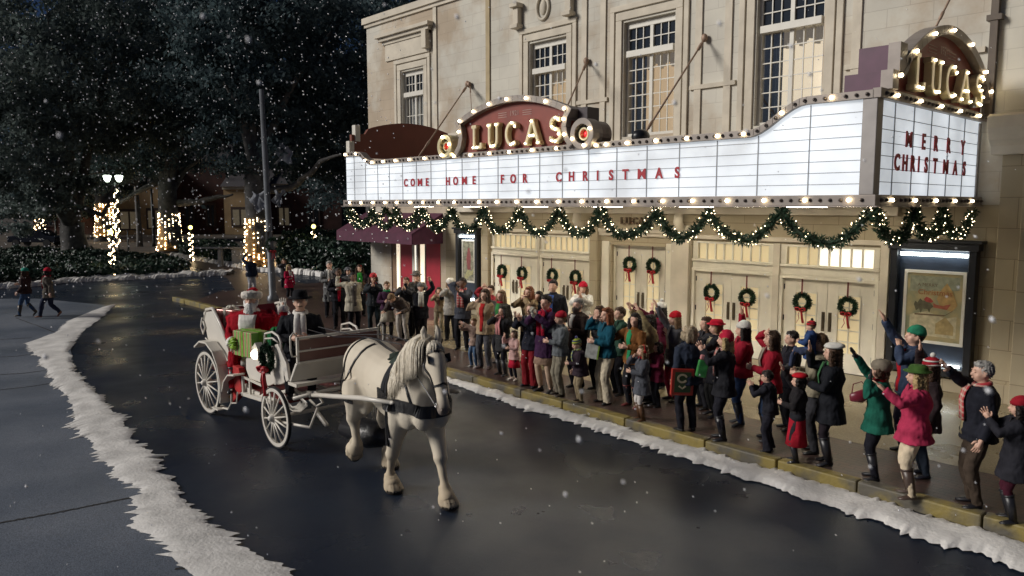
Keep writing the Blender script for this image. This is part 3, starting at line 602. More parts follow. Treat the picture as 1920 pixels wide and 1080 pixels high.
# red changeable letters, one mesh per letter
me_cache = {}
def letters(word, xs, z, size, side=False):
    for ch, x in zip(word, xs):
        k = (ch, size)
        if k not in me_cache: m_ = text_mesh(ch, size, .008, .003 + (.006 if ch == 'M' else .022) * size); m_.materials.clear(); m_.materials.append(letred); me_cache[k] = m_
        o = bpy.data.objects.new('letter', me_cache[k]); C.objects.link(o); o.parent = MQ; o.scale = (1.02 if ch == 'M' else .86, 1, 1)
        o.location, o.rotation_euler = (((x, YM - .022, z), (PI / 2, 0, 0)) if not side else ((X1 + .022, x, z), (PI / 2, 0, PI / 2)))
def px2x(us, v=330): return [wy(u, v, YM)[0] for u in us]
letters('COMEHOMEFORCHRISTMAS', px2x([762, 775, 788.5, 802, 841, 855.5, 872, 890, 943, 963.5, 985.5, 1049, 1073, 1098.5, 1122, 1147, 1174, 1204.5, 1237, 1271]), 4.27, .26)
def px2y(us): return [wx(u, 290, X1)[1] for u in us]
letters('MERRY', px2y([1700, 1728, 1751, 1775, 1802]), 4.70, .34, True)
letters('CHRISTMAS', px2y([1680, 1695, 1709.5, 1721, 1735, 1752, 1772, 1790, 1807]), 4.34, .34, True)
# recessed lamps under the canopy
part('soffit', trim, MQ, (X0 + .1, X1 - .1, YM + .1, YF - .03, 3.69, 3.718))
for x in (-17.2, -15.0, -12.8, -10.6, -8.4, -6.2):
    for y in (12.6, 14.6): part('soffit_lamp', soffl, MQ, (x - .32, x + .32, y - .1, y + .1, 3.675, 3.689))
# ribbon strokes for the big letters
def stroke(b, pts, w_, y0, y1, closed=False):
    "flat band along pts (x,z), extruded y0..y1"
    n = len(pts); L_, R_2 = [], []
    for i in range(n):
        a = V(pts[max(i - 1, 0)]); c = V(pts[min(i + 1, n - 1)]); dd = (c - a).normalized(); nn = V((-dd.y, dd.x)); p = V(pts[i]); L_.append(p + nn * w_ / 2); R_2.append(p - nn * w_ / 2)
    for i in range(n - 1):
        q = [L_[i], L_[i + 1], R_2[i + 1], R_2[i]]; vs = [(p.x, y0, p.y) for p in q] + [(p.x, y1, p.y) for p in q]
        b.add(vs, [(0, 1, 2, 3), (7, 6, 5, 4), (0, 4, 5, 1), (1, 5, 6, 2), (2, 6, 7, 3), (3, 7, 4, 0)])
def arc(cx, cz, rx, rz, a0, a1, n=14): return [(cx + rx * math.cos(R(a)), cz + rz * math.sin(R(a))) for a in np.linspace(a0, a1, n)]
GL = {'L': [[(.25, 0), (.25, 1)], [(.1, .96), (.4, .96)], [(.1, .05), (.72, .05)], [(.72, 0), (.72, .24)]],
      'U': [[(.2, 1), (.2, .3)] + arc(.45, .3, .25, .27, 180, 360) + [(.7, .3), (.7, 1)], [(.06, .96), (.34, .96)], [(.56, .96), (.84, .96)]],
      'C': [arc(.45, .5, .34, .45, 48, 312, 20), [(.68, .72), (.68, .92)]],
      'A': [[(.08, 0), (.45, 1)], [(.45, 1), (.82, 0)], [(.22, .34), (.68, .34)], [(0, .04), (.2, .04)], [(.7, .04), (.92, .04)]],
      'S': [arc(.45, .735, .25, .22, 30, 270, 14) + arc(.45, .27, .28, .24, 90, -150, 14), [(.67, .78), (.67, .96)], [(.19, .06), (.19, .24)]]}
LB = {'L': [(.25, .05), (.5, .05)], 'U': [(.2, .95), (.7, .95), (.35, .05), (.55, .06)], 'C': [(.5, .95), (.68, .8), (.45, .05), (.6, .1)], 'A': [(.45, .92), (.35, .34), (.55, .34), (.1, .04), (.82, .04)], 'S': [(.5, .95), (.64, .88), (.3, .62), (.5, .5), (.68, .3), (.3, .06), (.5, .03)]}
def big_letters(parent, fn, h, w_, xs, zs, thick, ry=0):
    "fn(x across, depth out, z) -> point"
    for ch, x, z in zip('LUCAS', xs, zs):
        b = MB(); eb = MB()
        for st in GL[ch]: stroke(b, [(p[0] * w_ + x, p[1] * h + z) for p in st], .16 * h * (1.0 if len(st) > 2 or ch in 'LUA' else .7), -thick, 0)
        bm_ = MB()
        for st in GL[ch]: stroke(bm_, [(p[0] * w_ + x, p[1] * h + z) for p in st], .10 * h, -thick - .012, -thick + .01)
        b.v = [fn(p[0], p[1], p[2]) for p in b.v]; bm_.v = [fn(p[0], p[1], p[2]) for p in bm_.v]
        o = b.build('sign_letter', brass, parent)
        bm_.build('letter_face', mat('letter_inside_glow', (.45, .40, .27), .5, emis=.30, ecol=(1, .8, .5)), o)  # emission stands in for bulb light falling on the letter faces
        for q in LB[ch]:
            k = bulb(fn(q[0] * w_ + x, -thick - .03, q[1] * h + z), o, .019)
# arched sign on the front
def arch_sign(name, label, xa, xb, zb, zs, zt, fn, thick, bandw=.13, back=signred):
    s = part_root = empty(name, (0, 0, 0), 0); s.parent = MQ
    cx = (xa + xb) / 2; hw = (xb - xa) / 2
    topc = [(cx + hw * t, zs + (zt - zs) * (1 - t * t)) for t in np.linspace(-1, 1, 25)]
    b = MB(); b.prism([(xa, zb), (xb, zb)] + topc[::-1], -.02, thick, 'y'); b.v = [fn(*p) for p in b.v]; b.build('sign_board', back, s)
    b = MB(); stroke(b, topc, bandw, -.16, .0); b.v = [fn(*p) for p in b.v]; b.build('sign_rim', marq_silver, s, bevel=.006)
    return s, topc, cx, hw
ff = lambda x, y, z: (x, YM + .0 + y, z)
s, tc_, cx, hw = arch_sign('arched_sign', '', -13.85, -10.45, 4.90, 5.58, 5.95, ff, .35)
for x, sg in ((-13.9, 1), (-10.4, -1)):
    b = MB(); st = [(x - sg * .02, 5.62), (x + sg * .10, 5.45), (x + sg * .14, 5.25), (x + sg * .08, 5.05), (x - sg * .06, 4.88)]; stroke(b, st, .13, -.16, .3); b.v = [ff(*p) for p in b.v]; b.build('sign_side_scroll', marq_silver, s, bevel=.006)
big_letters(s, lambda x, y, z: (x, YM - .03 + y, z), .50, .50, [-13.42, -12.88, -12.28, -11.66, -11.0], [4.97, 4.97, 4.97, 4.97, 4.97], .12)
text('year_numerals', '1921', .15, (-12.1, YM - .026, 5.66), (PI / 2, 0, 0), mat('faded_paint', (.38, .25, .22), .6), s, .002)
for dx in (-1, 1):
    b = MB()
    for k in range(3): b.box(-12.1 + dx * (.25 if dx > 0 else .52) - 0, -12.1 + dx * (.25 if dx > 0 else .52) + .27, YM - .026, YM - .02, 5.60 + .045 * k, 5.612 + .045 * k)
    b.build('year_flourish', MATS['faded_paint'], s)
for t in (-.95, -.66, -.36, -.02, .33, .66, .97): bulb((cx + hw * t, YM - .19, 5.58 + .37 * (1 - t * t)), s)
for p in ((-13.8, 5.38), (-10.52, 5.4), (-10.5, 5.1)): bulb((p[0], YM - .19, p[1]), s)
part('sign_box', mat('dark_sheet', (.03, .018, .025), .5), s, (-10.35, -10.1, YM + .05, YM + .4, 5.2, 5.62))
for x, rr_ in ((-14.32, .27), (-10.02, .30)):
    z = 5.08; b = MB()
    def ring(r0, r1, y0, y1, bb, n=28):
        rs = []
        for j in range(n):
            a = 2 * PI * j / n; e = V((math.cos(a), 0, math.sin(a))); c = V((x, 0, z)); rs.append([c + e * r0 + V((0, YM + y0, 0)), c + e * r1 + V((0, YM + y0, 0)), c + e * r1 + V((0, YM + y1, 0)), c + e * r0 + V((0, YM + y1, 0))])
        bb.rings(rs, closed=True)
    ring(rr_ * .62, rr_, -.2, .08, b); o = b.build('scroll_medallion', brass if x < -12 else marq_silver, s, bevel=.008)
    b = MB(); ring(rr_ * .30, rr_ * .42, -.14, .1, b); b.build('medallion_ring', brass, o)
    b = MB(); b.tube([(x, YM + .02, z), (x, YM + .38, z)], rr_ * .9, 24); b.build('medallion_drum', mat('drum_metal', (.14, .11, .10), .4, .5, var=.3), o, smooth=False)
    b = MB(); b.ell((x, YM - .06, z), (.055, .04, .055)); b.build('red_lamp', redbulb, o, smooth=True)
    for a in ((100, 250, 10) if x < -12 else (200, 20, 290)): bulb((x + rr_ * .8 * math.cos(R(a)), YM - .23, z + rr_ * .8 * math.sin(R(a))), o, .028)
b = MB(); b.ell((-8.95, YM + .25, 4.98), (.16, .2, .14)); b.bar((-8.95, YM + .1, 4.95), (-8.95, YM + .1, 4.7), .05); b.build('floodlight', black, MQ, smooth=True)
# sign over the street end (faces +X); fn maps (along, out, z)
XE = X1
fe = lambda u, o, z: (XE + .02 - o, u, z)
s2 = empty('arched_sign', (0, 0, 0)); s2.parent = MQ
topc = [(13.9 + 1.95 * t, 5.78 + .72 * (1 - t * t)) for t in np.linspace(-1, 1, 23)]
b = MB(); b.prism([(11.95, 5.36), (15.85, 5.36)] + topc[::-1], 0, .12, 'y'); b.v = [fe(*p) for p in b.v]; b.build('sign_board', signred, s2)
b = MB(); stroke(b, topc, .15, -.14, .1); b.v = [fe(*p) for p in b.v]; b.build('sign_rim', marq_silver, s2, bevel=.006)
b = MB(); stroke(b, [(12.05, 5.86), (12.0, 5.7), (11.86, 5.58), (11.62, 5.56)], .09, -.14, .0); b.v = [fe(*p) for p in b.v]; b.build('sign_side_scroll', marq_silver, s2, bevel=.006); b = MB(); stroke(b, [(15.8, 5.9), (15.78, 5.75), (15.9, 5.6), (15.95, 5.3)], .10, -.14, .0); b.v = [fe(*p) for p in b.v]; b.build('sign_side_scroll', marq_silver, s2, bevel=.006)
# painted stepped side of that sign, towards the road
b = MB(); b.box(X1 - .55, X1 + .0, 11.5, 11.7, 5.36, 5.62, 0); b.box(X1 - .45, X1 + .0, 11.72, 11.95, 5.62, 6.02, 0); b.build('sign_return', mat('plum_paint', (.10, .035, .07), .5, var=.15), s2)
b = MB(); b.box(X1 - .02, X1 + .15, 11.48, 11.69, 5.362, 5.63); b.box(X1 - .02, X1 + .15, 11.70, 11.96, 5.63, 6.04); b.build('sign_return_edge', marq_silver, s2)
big_letters(s2, lambda u, o, z: (XE + .04 - o, u, z), .52, .62, [12.2, 12.86, 13.55, 14.22, 14.95], [5.44] * 5, .12)
text('year_numerals', '1921', .18, (XE + .05, 13.75, 6.18), (PI / 2, 0, PI / 2), MATS['faded_paint'], s2, .002)
for dy in (-.62, .26):
    b = MB()
    for k in range(3): b.box(XE + .022, XE + .03, 13.75 + dy, 13.75 + dy + .36, 6.11 + .05 * k, 6.122 + .05 * k)
    b.build('year_flourish', MATS['faded_paint'], s2)
for t in (-.86, -.5, -.08, .38, .8): bulb((XE + .19, 13.9 + 1.95 * t, 5.78 + .72 * (1 - t * t)), s2)
bulb((XE + .19, 11.68, 5.56), s2); bulb((XE + .19, 15.82, 5.74), s2)
# back of the sign at the far left end
s3 = empty('arched_sign', (0, 0, 0)); s3.parent = MQ
b = MB(); tp = [(11.95 + 2.85 * t, 5.86 + .26 * math.sin(PI * min(1, t * .95)) ** .8 * 1.0 - .0 * t) for t in np.linspace(0, 1, 18)]
b.prism([(11.4, 5.05), (14.8, 5.05)] + tp[::-1] + [(11.85, 5.72), (11.5, 5.68), (11.4, 5.68)], -19.0, -18.9, 'x'); b.build('sign_board', mat('rust_red', (.17, .04, .022), .6, var=.2, scale=1.2), s3)
b = MB(); b.box(-19.04, -18.86, 11.3, 11.46, 5.18, 5.50); b.box(-19.04, -18.86, 11.5, 11.66, 5.5, 5.95); b.build('sign_return_edge', white_paint, s3, bevel=.01)
# stay rods
def rod(a, b_, k, r=.022):
    m = MB(); m.tube([a, b_], r, 8); m.ell((a[0], a[1] - .04, a[2]), (.08, .07, .10), 10, 6)
    t = V(b_) - V(a); m.tube([V(a) + t * .06, V(a) + t * .12], r * 1.9, 8); m.tube([V(a) + t * .8, V(a) + t * .86], r * 1.5, 8)
    m.build('stay_rod', mat('rusty_rod', (.32, .22, .16), .6, .3, var=.25, scale=9), MQ, smooth=True)
rod((-19.29, YF - .05, 7.58), tuple(wy(783, 297, 12.2)), 0); rod((-14.22, YF - .05, 7.61), (-12.1, 12.4, 5.1), 1); rod((-10.5, YF - .05, 7.64), (-9.7, 12.4, 4.9), 2); rod((-4.75, YF - .05, 8.6), (-4.7, 13.6, 6.45), 3, .018)
rod((-19.2, YF - .05, 7.55), (-16.2, 13.6, 5.0), 4, .012)

# ------------------------------------------------------------------ garlands
def garland(pts, label, dens=520, lights=True, r=.10):
    "pts: dense polyline"
    P = np.array(pts); sgm = np.linalg.norm(np.diff(P, axis=0), axis=1); s = np.r_[0, np.cumsum(sgm)]; Lh = s[-1]
    n = int(Lh * dens); t = rng.random(n) * Lh; c = np.stack([np.interp(t, s, P[:, i]) for i in range(3)], 1)
    d = rng.normal(size=(n, 3)); d /= np.linalg.norm(d, axis=1)[:, None]; c = c + d * (r * .55 + r * .55 * rng.random(n))[:, None]
    core = MB(); core.tube([tuple(p) for p in P[::2]], r * .42, 6)
    o = core.build('garland', mat('garland_stem', (.012, .03, .012), .8)); tag(o, label, 'garland', 'pine garlands hung under the marquee')
    bits('needles', c, .045, pine, o, .28, axis=d)
    if lights:
        m = int(Lh * 26); t = rng.random(m) * Lh; c = np.stack([np.interp(t, s, P[:, i]) for i in range(3)], 1); d = rng.normal(size=(m, 3)); d /= np.linalg.norm(d, axis=1)[:, None]
        tag(bits('string_lights', c + d * r * 1.05, .011, fairy, o, 1, flat=False), None, None, None, 'stuff')
    return o
def swags(pk, drop, f):
    pts = []
    for a, b_ in zip(pk, pk[1:]):
        dr = drop * min(1, (b_ - a) / 1.1) if drop > .3 else drop
        for t in np.linspace(0, 1, 14, endpoint=False): x = a + (b_ - a) * t; pts.append(f(x, 3.62 - dr * (1 - abs(2 * t - 1) ** 2.2) + .02 * math.sin(x * 9)))
    pts.append(f(pk[-1], 3.6)); return pts
garland(swags([-19.0, -17.65, -16.54, -15.36, -14.24, -13.09, -11.92, -10.74, -9.64, -8.33, -7.24, -5.93, -4.55], .47, lambda x, z: (x, YM - .06, z)), 'long lit green pine garland swagged along the front of the marquee')
garland(swags([11.35, 12.87, 14.06, 15.65], .42, lambda y, z: (X1 + .06, y, z)), 'short lit green pine garland swagged on the right end of the marquee')
garland(swags([11.4, 12.6, 13.8, 15.2], .45, lambda y, z: (X0 - .04, y, z)), 'lit green pine garland swagged round the far left end of the marquee')
# ------------------------------------------------------------------ wreaths
def wreath(loc, rr_, label, ry=0, ribbon=.35, snow=False):
    o = None; th = rng.random(1500) * 2 * PI; q = rng.normal(size=(1500, 3)); q /= np.linalg.norm(q, axis=1)[:, None]; c = np.stack([np.cos(th) * rr_, th * 0, np.sin(th) * rr_], 1) + q * (.055 * rr_ / .17) * (.6 + .5 * rng.random(1500))[:, None]
    o = bits('wreath', c, .034, pine, None, .3, axis=q); o.location = loc; o.rotation_euler = (0, 0, ry); tag(o, label, 'wreath', 'wreaths with red bows')
    b = MB(); z = -rr_ * .95; y = -.07
    for sg in (-1, 1):
        b.tube([(0, y, z), (sg * .05, y - .02, z + .035), (sg * .10, y - .02, z + .03), (sg * .11, y, z - .01), (sg * .05, y, z - .03), (0, y, z)], [(.02, .01), (.035, .012), (.045, .014), (.04, .012), (.03, .012), (.02, .01)], 8)
        b.tube([(sg * .01, y, z), (sg * .04, y - .012, z - .12), (sg * .035 + .01, y, z - .2), (sg * .075, y - .01, z - .30)], [(.025, .006), (.032, .007), (.034, .007), (.036, .006)], 6)
    b.ell((0, y - .02, z), (.03, .022, .028)); b.build('bow', redbow, o, smooth=True)
    if ribbon: part('ribbon', mat('plaid_ribbon', (.16, .04, .03), .7, var=.3, scale=30), o, (-.018, .018, -.035, -.03, rr_ + .03, rr_ + ribbon))
    return o
wl = ['first wreath from the left, on the left leaf of the leftmost doors', 'second wreath from the left, on the right leaf of the leftmost doors', 'wreath on the left leaf of the second pair of doors', 'wreath on the right leaf of the second pair of doors', 'wreath on the left leaf of the tall centre doors', 'wreath on the right leaf of the tall centre doors', 'wreath on the left leaf of the doors right of centre', 'wreath on the right leaf of the doors right of centre', 'wreath on the left leaf of the doors beside the sleigh poster', 'wreath on the right leaf of the doors beside the sleigh poster']
for i, (x, z) in enumerate([(-17.7, 1.66), (-16.78, 1.66), (-15.5, 1.68), (-14.58, 1.68), (-12.75, 2.15), (-11.98, 2.15), (-10.15, 1.62), (-9.2, 1.58), (-7.86, 1.6), (-6.86, 1.6)]):
    wreath((x, YF - .04 if i not in (4, 5) else YF + .08, z), .16, wl[i])
# ------------------------------------------------------------------ people
SKINS = {'l': skin, 'd': skin_dark}
hairc = {'brown': (.06, .03, .015), 'dark': (.015, .01, .008), 'blonde': (.42, .30, .14), 'red': (.20, .06, .02), 'grey': (.30, .29, .27), 'white': (.7, .68, .62), 'sandy': (.20, .12, .06), 'greyblonde': (.33, .26, .17)}
def ik(S, T, l1, l2, pole):
    S, T = V(S), V(T); d = T - S; L_ = min(d.length, (l1 + l2) * .992); L_ = max(L_, abs(l1 - l2) + .03); d.normalize(); T2 = S + d * L_
    a = (l1 * l1 - l2 * l2 + L_ * L_) / (2 * L_); h = math.sqrt(max(0, l1 * l1 - a * a)); p = V(pole); p = p - d * p.dot(d)
    if p.length < 1e-4: p = V((0, 0, -1)) - d * d.z * -1
    p.normalize(); return S + d * a + p * h, T2
def hand(b, W, d, n, h, side, curl=.25, spread=.15, k=1., mi=0):
    "palm and five fingers. d: along the hand, n: palm normal"
    d = V(d).normalized(); n = V(n); n = (n - d * n.dot(d)); n = n.normalized() if n.length > .05 else d.orthogonal().normalized(); s = d.cross(n) * side
    P = [W - d * .012 * h, W + d * .012 * h, W + d * .035 * h, W + d * .058 * h]
    b.tube(P, [(.015 * h * k, .012 * h * k), (.020 * h * k, .012 * h * k), (.025 * h * k, .011 * h * k), (.023 * h * k, .009 * h * k)], 8, up=n, mi=mi)
    for i, (o, l) in enumerate(zip((.019, .0065, -.006, -.018), (.036, .042, .039, .030))):
        r = .0058 * h * k; dd = (d + s * (o / .019) * spread).normalized(); p = W + d * .052 * h + s * o * h; pts = [p]; 
        for j, f in enumerate((.4, .33, .27)):
            dd = (dd + n * curl * (.6 + .3 * j)).normalized(); p = p + dd * l * h * f * 1.15; pts.append(p)
        b.tube(pts, [r, r * .95, r * .85, r * .6], 6, up=n, mi=mi)
    p = W + d * .014 * h + s * .019 * h; t = (s * .75 + d * .6 + n * .2).normalized(); t2 = (s * .25 + d * .9 + n * .25).normalized()
    b.tube([p, p + t * .020 * h, p + t * .020 * h + t2 * .020 * h], [.0085 * h * k, .0075 * h * k, .005 * h * k], 6, up=n, mi=mi)
TORSO = [(.475, .060, .058), (.50, .086, .066), (.53, .092, .069), (.57, .086, .063), (.62, .075, .056), (.67, .080, .061), (.72, .090, .066), (.765, .098, .064), (.795, .100, .057), (.82, .080, .046), (.838, .040, .035)]
FT = [(.475, .060, .060), (.50, .092, .068), (.53, .096, .070), (.57, .084, .062), (.62, .067, .052), (.67, .074, .058), (.72, .084, .070), (.765, .088, .062), (.795, .090, .053), (.82, .072, .043), (.838, .036, .032)]
def person(at, h, face, label, sex='m', coat=((.02, .02, .025), .46, 1.1), legs=('trousers', (.02, .02, .03)), shoes=('shoe', (.01, .01, .01)), hat=None, hair=('short', 'brown'), sk='l',
           L='down', Rr='down', scarf=None, lean=0, twist=0, hy=0, hp=0, step=0, build=1., glove=None, shirt=None, group='people cheering on the sidewalk', vox=None, seat=False, mustache=None, beard=None, skirt=None, collar=None, name='person', mouth=True, fur=None, cat='person', carry=None, kneel=0):
    H_ = h; f = sex == 'f'; T = FT if f else TORSO; bx = build * 1.17
    at = V(at); rz = R(face - 90); cs, sn = math.cos(-rz), math.sin(-rz)
    def loc(p): q = V(p) - at; return V((q.x * cs - q.y * sn, q.x * sn + q.y * cs, q.z))
    la = R(lean)
    def bend(p):
        if la == 0 and twist == 0: return p
        t = min(1, max(0, (p.z - .50 * h) / (.16 * h))); t = t * t * (3 - 2 * t); a = la * t; y, z = p.y, p.z - .54 * h
        q = V((p.x, y * math.cos(a) + z * math.sin(a), .54 * h - y * math.sin(a) + z * math.cos(a)))
        if twist: c_, s_ = math.cos(R(twist) * t), math.sin(R(twist) * t); q = V((q.x * c_ - q.y * s_, q.x * s_ + q.y * c_, q.z))
        return q
    hy_, hp_ = R(hy), R(hp); piv = V((0, 0, .862 * h)); HR = Matrix.Rotation(hy_, 3, 'Z') @ Matrix.Rotation(-hp_, 3, 'X')
    def hd(p): return bend(piv + HR @ (p - piv))
    vx = vox or (.011 if h > 1.4 else .009)
    skm = SKINS[sk]
    # body
    b = MB(); b.zrings([(z * h, rx * h * bx * .93, ry * h * bx * .9, 0, 0) for z, rx, ry in T], 16)
    b.tube([(0, -.004 * h, .81 * h), (0, -.002 * h, .85 * h), (0, .004 * h, .895 * h)], [.040 * h, .033 * h, .032 * h], 12)
    b.xf(bend)
    hb = MB(); hs = h * (1.20 if h < 1.4 else 1.12); q = lambda x, y, z: (x * hs, y * hs, h - (1 - z) * hs)
    hb.ell(q(0, .000, .940), (.043 * hs, .053 * hs, .058 * hs), 18, 14); hb.ell(q(0, .014, .912), (.034 * hs, .041 * hs, .038 * hs), 14, 10); hb.ell(q(0, .034, .893), (.018 * hs, .017 * hs, .014 * hs), 10, 8)
    hb.tube([q(0, .048, .945), q(0, .056, .932), q(0, .063, .922), q(0, .054, .915)], [.006 * hs, .008 * hs, .0105 * hs, .008 * hs], 8)
    for sg in (-1, 1):
        hb.ell(q(sg * .043, -.002, .930), (.007 * hs, .012 * hs, .018 * hs), 8, 8); hb.ell(q(sg * .022, .030, .918), (.014 * hs, .016 * hs, .014 * hs), 8, 8); hb.ell(q(sg * .016, .047, .949), (.014 * hs, .008 * hs, .006 * hs), 8, 6)
    hb.xf(hd); b.merge(hb)
    ex = MB(); e2 = MB()
    for sg in (-1, 1): e2.ell(q(sg * .0165, .0495, .9395), (.0075 * hs, .0055 * hs, .0048 * hs), 8, 6, mi=1); e2.ell(q(sg * .0165, .0525, .9525), (.012 * hs, .005 * hs, .0025 * hs), 8, 4, mi=1)
    e2.ell(q(0, .0545, .9035), (.012 * hs, .006 * hs, (.0065 if mouth else .003) * hs), 8, 6, mi=2)
    e2.xf(hd); ex.merge(e2)
    # arms
    l1, l2 = .168 * h, .150 * h; arms = []
    for sg, sp in ((-1, L), (1, Rr)):
        S = bend(V((sg * .094 * h * (.92 if f else 1) * bx ** .5, -.002 * h, .798 * h))); fwd = bend(V((0, .1 * h, .8 * h))) - bend(V((0, 0, .8 * h))); fwd.normalize()
        rt_ = bend(V((.1 * h, 0, .8 * h))) - bend(V((0, 0, .8 * h))); rt_.normalize(); pole = V((sg * .5, -.7, -.5)); curl = .3; pn = None; hdirm = None
        if isinstance(sp, str): sp = (sp,)
        if sp[0] == 'px':
            dS = depth(at) - (sp[3] if len(sp) > 3 else .12); Tg = loc(wd(sp[1], sp[2], dS)); Tg = Tg - (Tg - S).normalized() * .07 * h; curl = .08; pole = V((sg * .6, -.2, -1)); pn = V((0, 1, .1))
        elif sp[0] == 'at': Tg = loc(sp[1]); pole = V(sp[2]) if len(sp) > 2 else V((sg * .6, -.2, -1)); curl = .7
        elif sp[0] == 'clap': Tg = S + fwd * .20 * h - rt_ * sg * .080 * h + V((0, 0, .02 * h)); pole = V((sg, -.1, -.8)); curl = .05; pn = V((-sg, 0, 0)); hdirm = (fwd * .5 + V((0, 0, .8)))
        elif sp[0] == 'front': Tg = S + fwd * .17 * h - rt_ * sg * .05 * h - V((0, 0, .13 * h)); pole = V((sg, -.4, -.8)); curl = .6; pn = V((-sg, 0, 0))
        elif sp[0] == 'mouth': Tg = S + fwd * .12 * h - rt_ * sg * .07 * h + V((0, 0, .055 * h)); pole = V((sg, .2, -.8)); curl = .3
        elif sp[0] == 'out': Tg = S + fwd * .24 * h + rt_ * sg * .05 * h + V((0, 0, (sp[1] if len(sp) > 1 else .05) * h)); curl = .15; pn = V((0, .3, -1))
        elif sp[0] == 'up': Tg = S + rt_ * sg * .06 * h + fwd * .10 * h + V((0, 0, .25 * h)); curl = .08; pole = V((sg, -.2, -.6)); pn = V((0, 1, 0))
        elif sp[0] == 'swing': Tg = S + fwd * sp[1] * h + rt_ * sg * .02 * h - V((0, 0, .28 * h)); pole = V((0, -1, 0)); curl = .5; pn = V((-sg, 0, 0))
        elif sp[0] == 'lap': Tg = S + fwd * .2 * h - rt_ * sg * .03 * h - V((0, 0, .2 * h)); pole = V((sg, -.6, -.5)); curl = .8
        else: Tg = S + rt_ * sg * .045 * h + fwd * .03 * h - V((0, 0, .30 * h)); pole = V((sg * .3, -1, 0)); curl = .45; pn = V((-sg, 0, 0))
        E, W = ik(S, Tg, l1, l2, pole); fd = (W - E).normalized(); hdv = (hdirm.normalized() * .7 + fd * .3).normalized() if hdirm else fd
        if pn is None: pn = V((0, .3, -1))
        arms.append((sg, S, E, W, hdv, pn, curl))
        b.tube([S, S.lerp(E, .5), E, E.lerp(W, .35), W], [.034 * h * bx ** .5, .028 * h, .022 * h, .023 * h, .0145 * h], 10)
        if glove is None: hand(ex, W, hdv, pn, h, sg, curl, .28 if curl < .15 else .05)
        hp__ = [W - fd * .01 * h, W + hdv * .05 * h]; b.tube(hp__, [.0145 * h, .017 * h], 8)
    # legs
    LG = []
    for sg in (-1, 1):
        if seat:
            hip = V((sg * .05 * h, 0, .50 * h)); kn = V((sg * .085 * h, .23 * h, .52 * h)); an = V((sg * .08 * h, .28 * h, .52 * h - .24 * h)); ft = V((0, 1, 0))
        else:
            st = step * (1 if sg < 0 else -1); hip = V((sg * .047 * h, 0, .50 * h)); an = V((sg * .058 * h * (1.1 if not step else .6), st * .15 * h, .045 * h + (.07 * h * abs(step) if st < 0 else 0)))
            kn, an = ik(hip, an, .232 * h, .236 * h, (sg * .15, 1, 0)); ft = V((sg * .25, 1, 0 if not (step and st < 0) else -.9)).normalized()
        LG.append((sg, hip, kn, an, ft)); b.tube([hip + V((0, 0, .02 * h)), hip.lerp(kn, .5), kn, kn.lerp(an, .35), an], [.052 * h, .044 * h, .032 * h, .033 * h, .022 * h], 12)
        b.tube([an - ft * .004 * h, an + ft * .03 * h - V((0, 0, .02 * h))], [.014 * h, .010 * h], 8)
    body = grow(name, b, [skm, eye_m, lip_m], None, vx * 1.15, 2, ex); body.location = at; body.rotation_euler = (0, 0, rz)
    tag(body, label, cat, group)
    # lower clothes
    k, lc = legs; lw = MB(); lm_ = cloth(lc)
    if k in ('trousers', 'jeans', 'wide', 'tights'):
        e = {'trousers': .010, 'jeans': .006, 'wide': .012, 'tights': .002}[k]; fl = {'trousers': .034, 'jeans': .027, 'wide': .062, 'tights': .021}[k]
        lw.zrings([(z * h, (rx + .005) * h * bx, (ry + .005) * h * bx, 0, 0) for z, rx, ry in T[:5]], 16)
        for sg, hip, kn, an, ft in LG:
            wob = [kn.lerp(an, .35), kn.lerp(an, .7), an - V((0, 0, .018 * h if k != 'tights' else .0))]
            lw.tube([hip + V((0, 0, .02 * h)), hip.lerp(kn, .5), kn] + wob, [(.054 + e) * h, (.046 + e) * h, (.033 + e) * h, ((.033 + e) if k != 'wide' else .046) * h, (.03 + e * .7 if k != 'wide' else .054) * h, fl * h], 12)
        grow('trousers' if k != 'tights' else 'tights', lw, lm_, body, vx, 1)
    if skirt:
        sc_c, zh = skirt; s_ = MB(); n = 28
        zz = [(.60, .078), (.56, .092), (.50, .102), (zh + (.5 - zh) * .5, .112), (zh, .135)]
        s_.rings([[(r * h * math.cos(2 * PI * j / n) * (1 + .06 * math.sin(j * 2.1 + z * 9) * (z < .5)), r * h * .85 * math.sin(2 * PI * j / n) * (1 + .06 * math.sin(j * 2.1) * (z < .5)), z * h) for j in range(n)] for z, r in zz]); s_.build('skirt', cloth(sc_c), body, smooth=True)
    # shoes
    sk_, scol = shoes
    for sg, hip, kn, an, ft in LG:
        s_ = MB(); fl = V((ft.x, ft.y, ft.z)); u = V((0, 0, 1)); heel = .03 if sk_ in ('heel', 'heelboot') else 0
        a0 = an - fl * .022 * h - u * (.028 - heel * .3) * h; s_.tube([a0 - fl * .012 * h, a0, a0 + fl * .04 * h + u * .004 * h, a0 + fl * .085 * h - u * (.004 + heel * .4) * h, a0 + fl * .118 * h - u * (.008 + heel * .4) * h], [(.013 * h, .013 * h), (.022 * h, .02 * h), (.025 * h, .019 * h), (.027 * h, .014 * h), (.014 * h, .009 * h)], 10)
        s_.tube([an + u * .012 * h, a0 + fl * .01 * h], [.024 * h, .022 * h], 10)
        if heel: s_.tube([a0, a0 - u * .03 * h], [.008 * h, .004 * h], 6)
        if sk_ in ('boot', 'heelboot'):
            kk = an.lerp(kn, .80 if sk_ == 'heelboot' or f else .55); s_.tube([an - u * .012 * h, an.lerp(kk, .5), kk], [.028 * h, .036 * h, .042 * h], 12)
            s_.tube([kk, kk + (kn - an).normalized() * .012 * h], [.046 * h, .045 * h], 12)
        s_.build('boot' if 'boot' in sk_ else 'shoe', mat('leather_%.3f_%.3f_%.3f' % tuple(scol), scol, .4, var=.2), body, smooth=True)
    # coat / top
    cc, hem, flare = coat; c_ = MB(); ci = .014
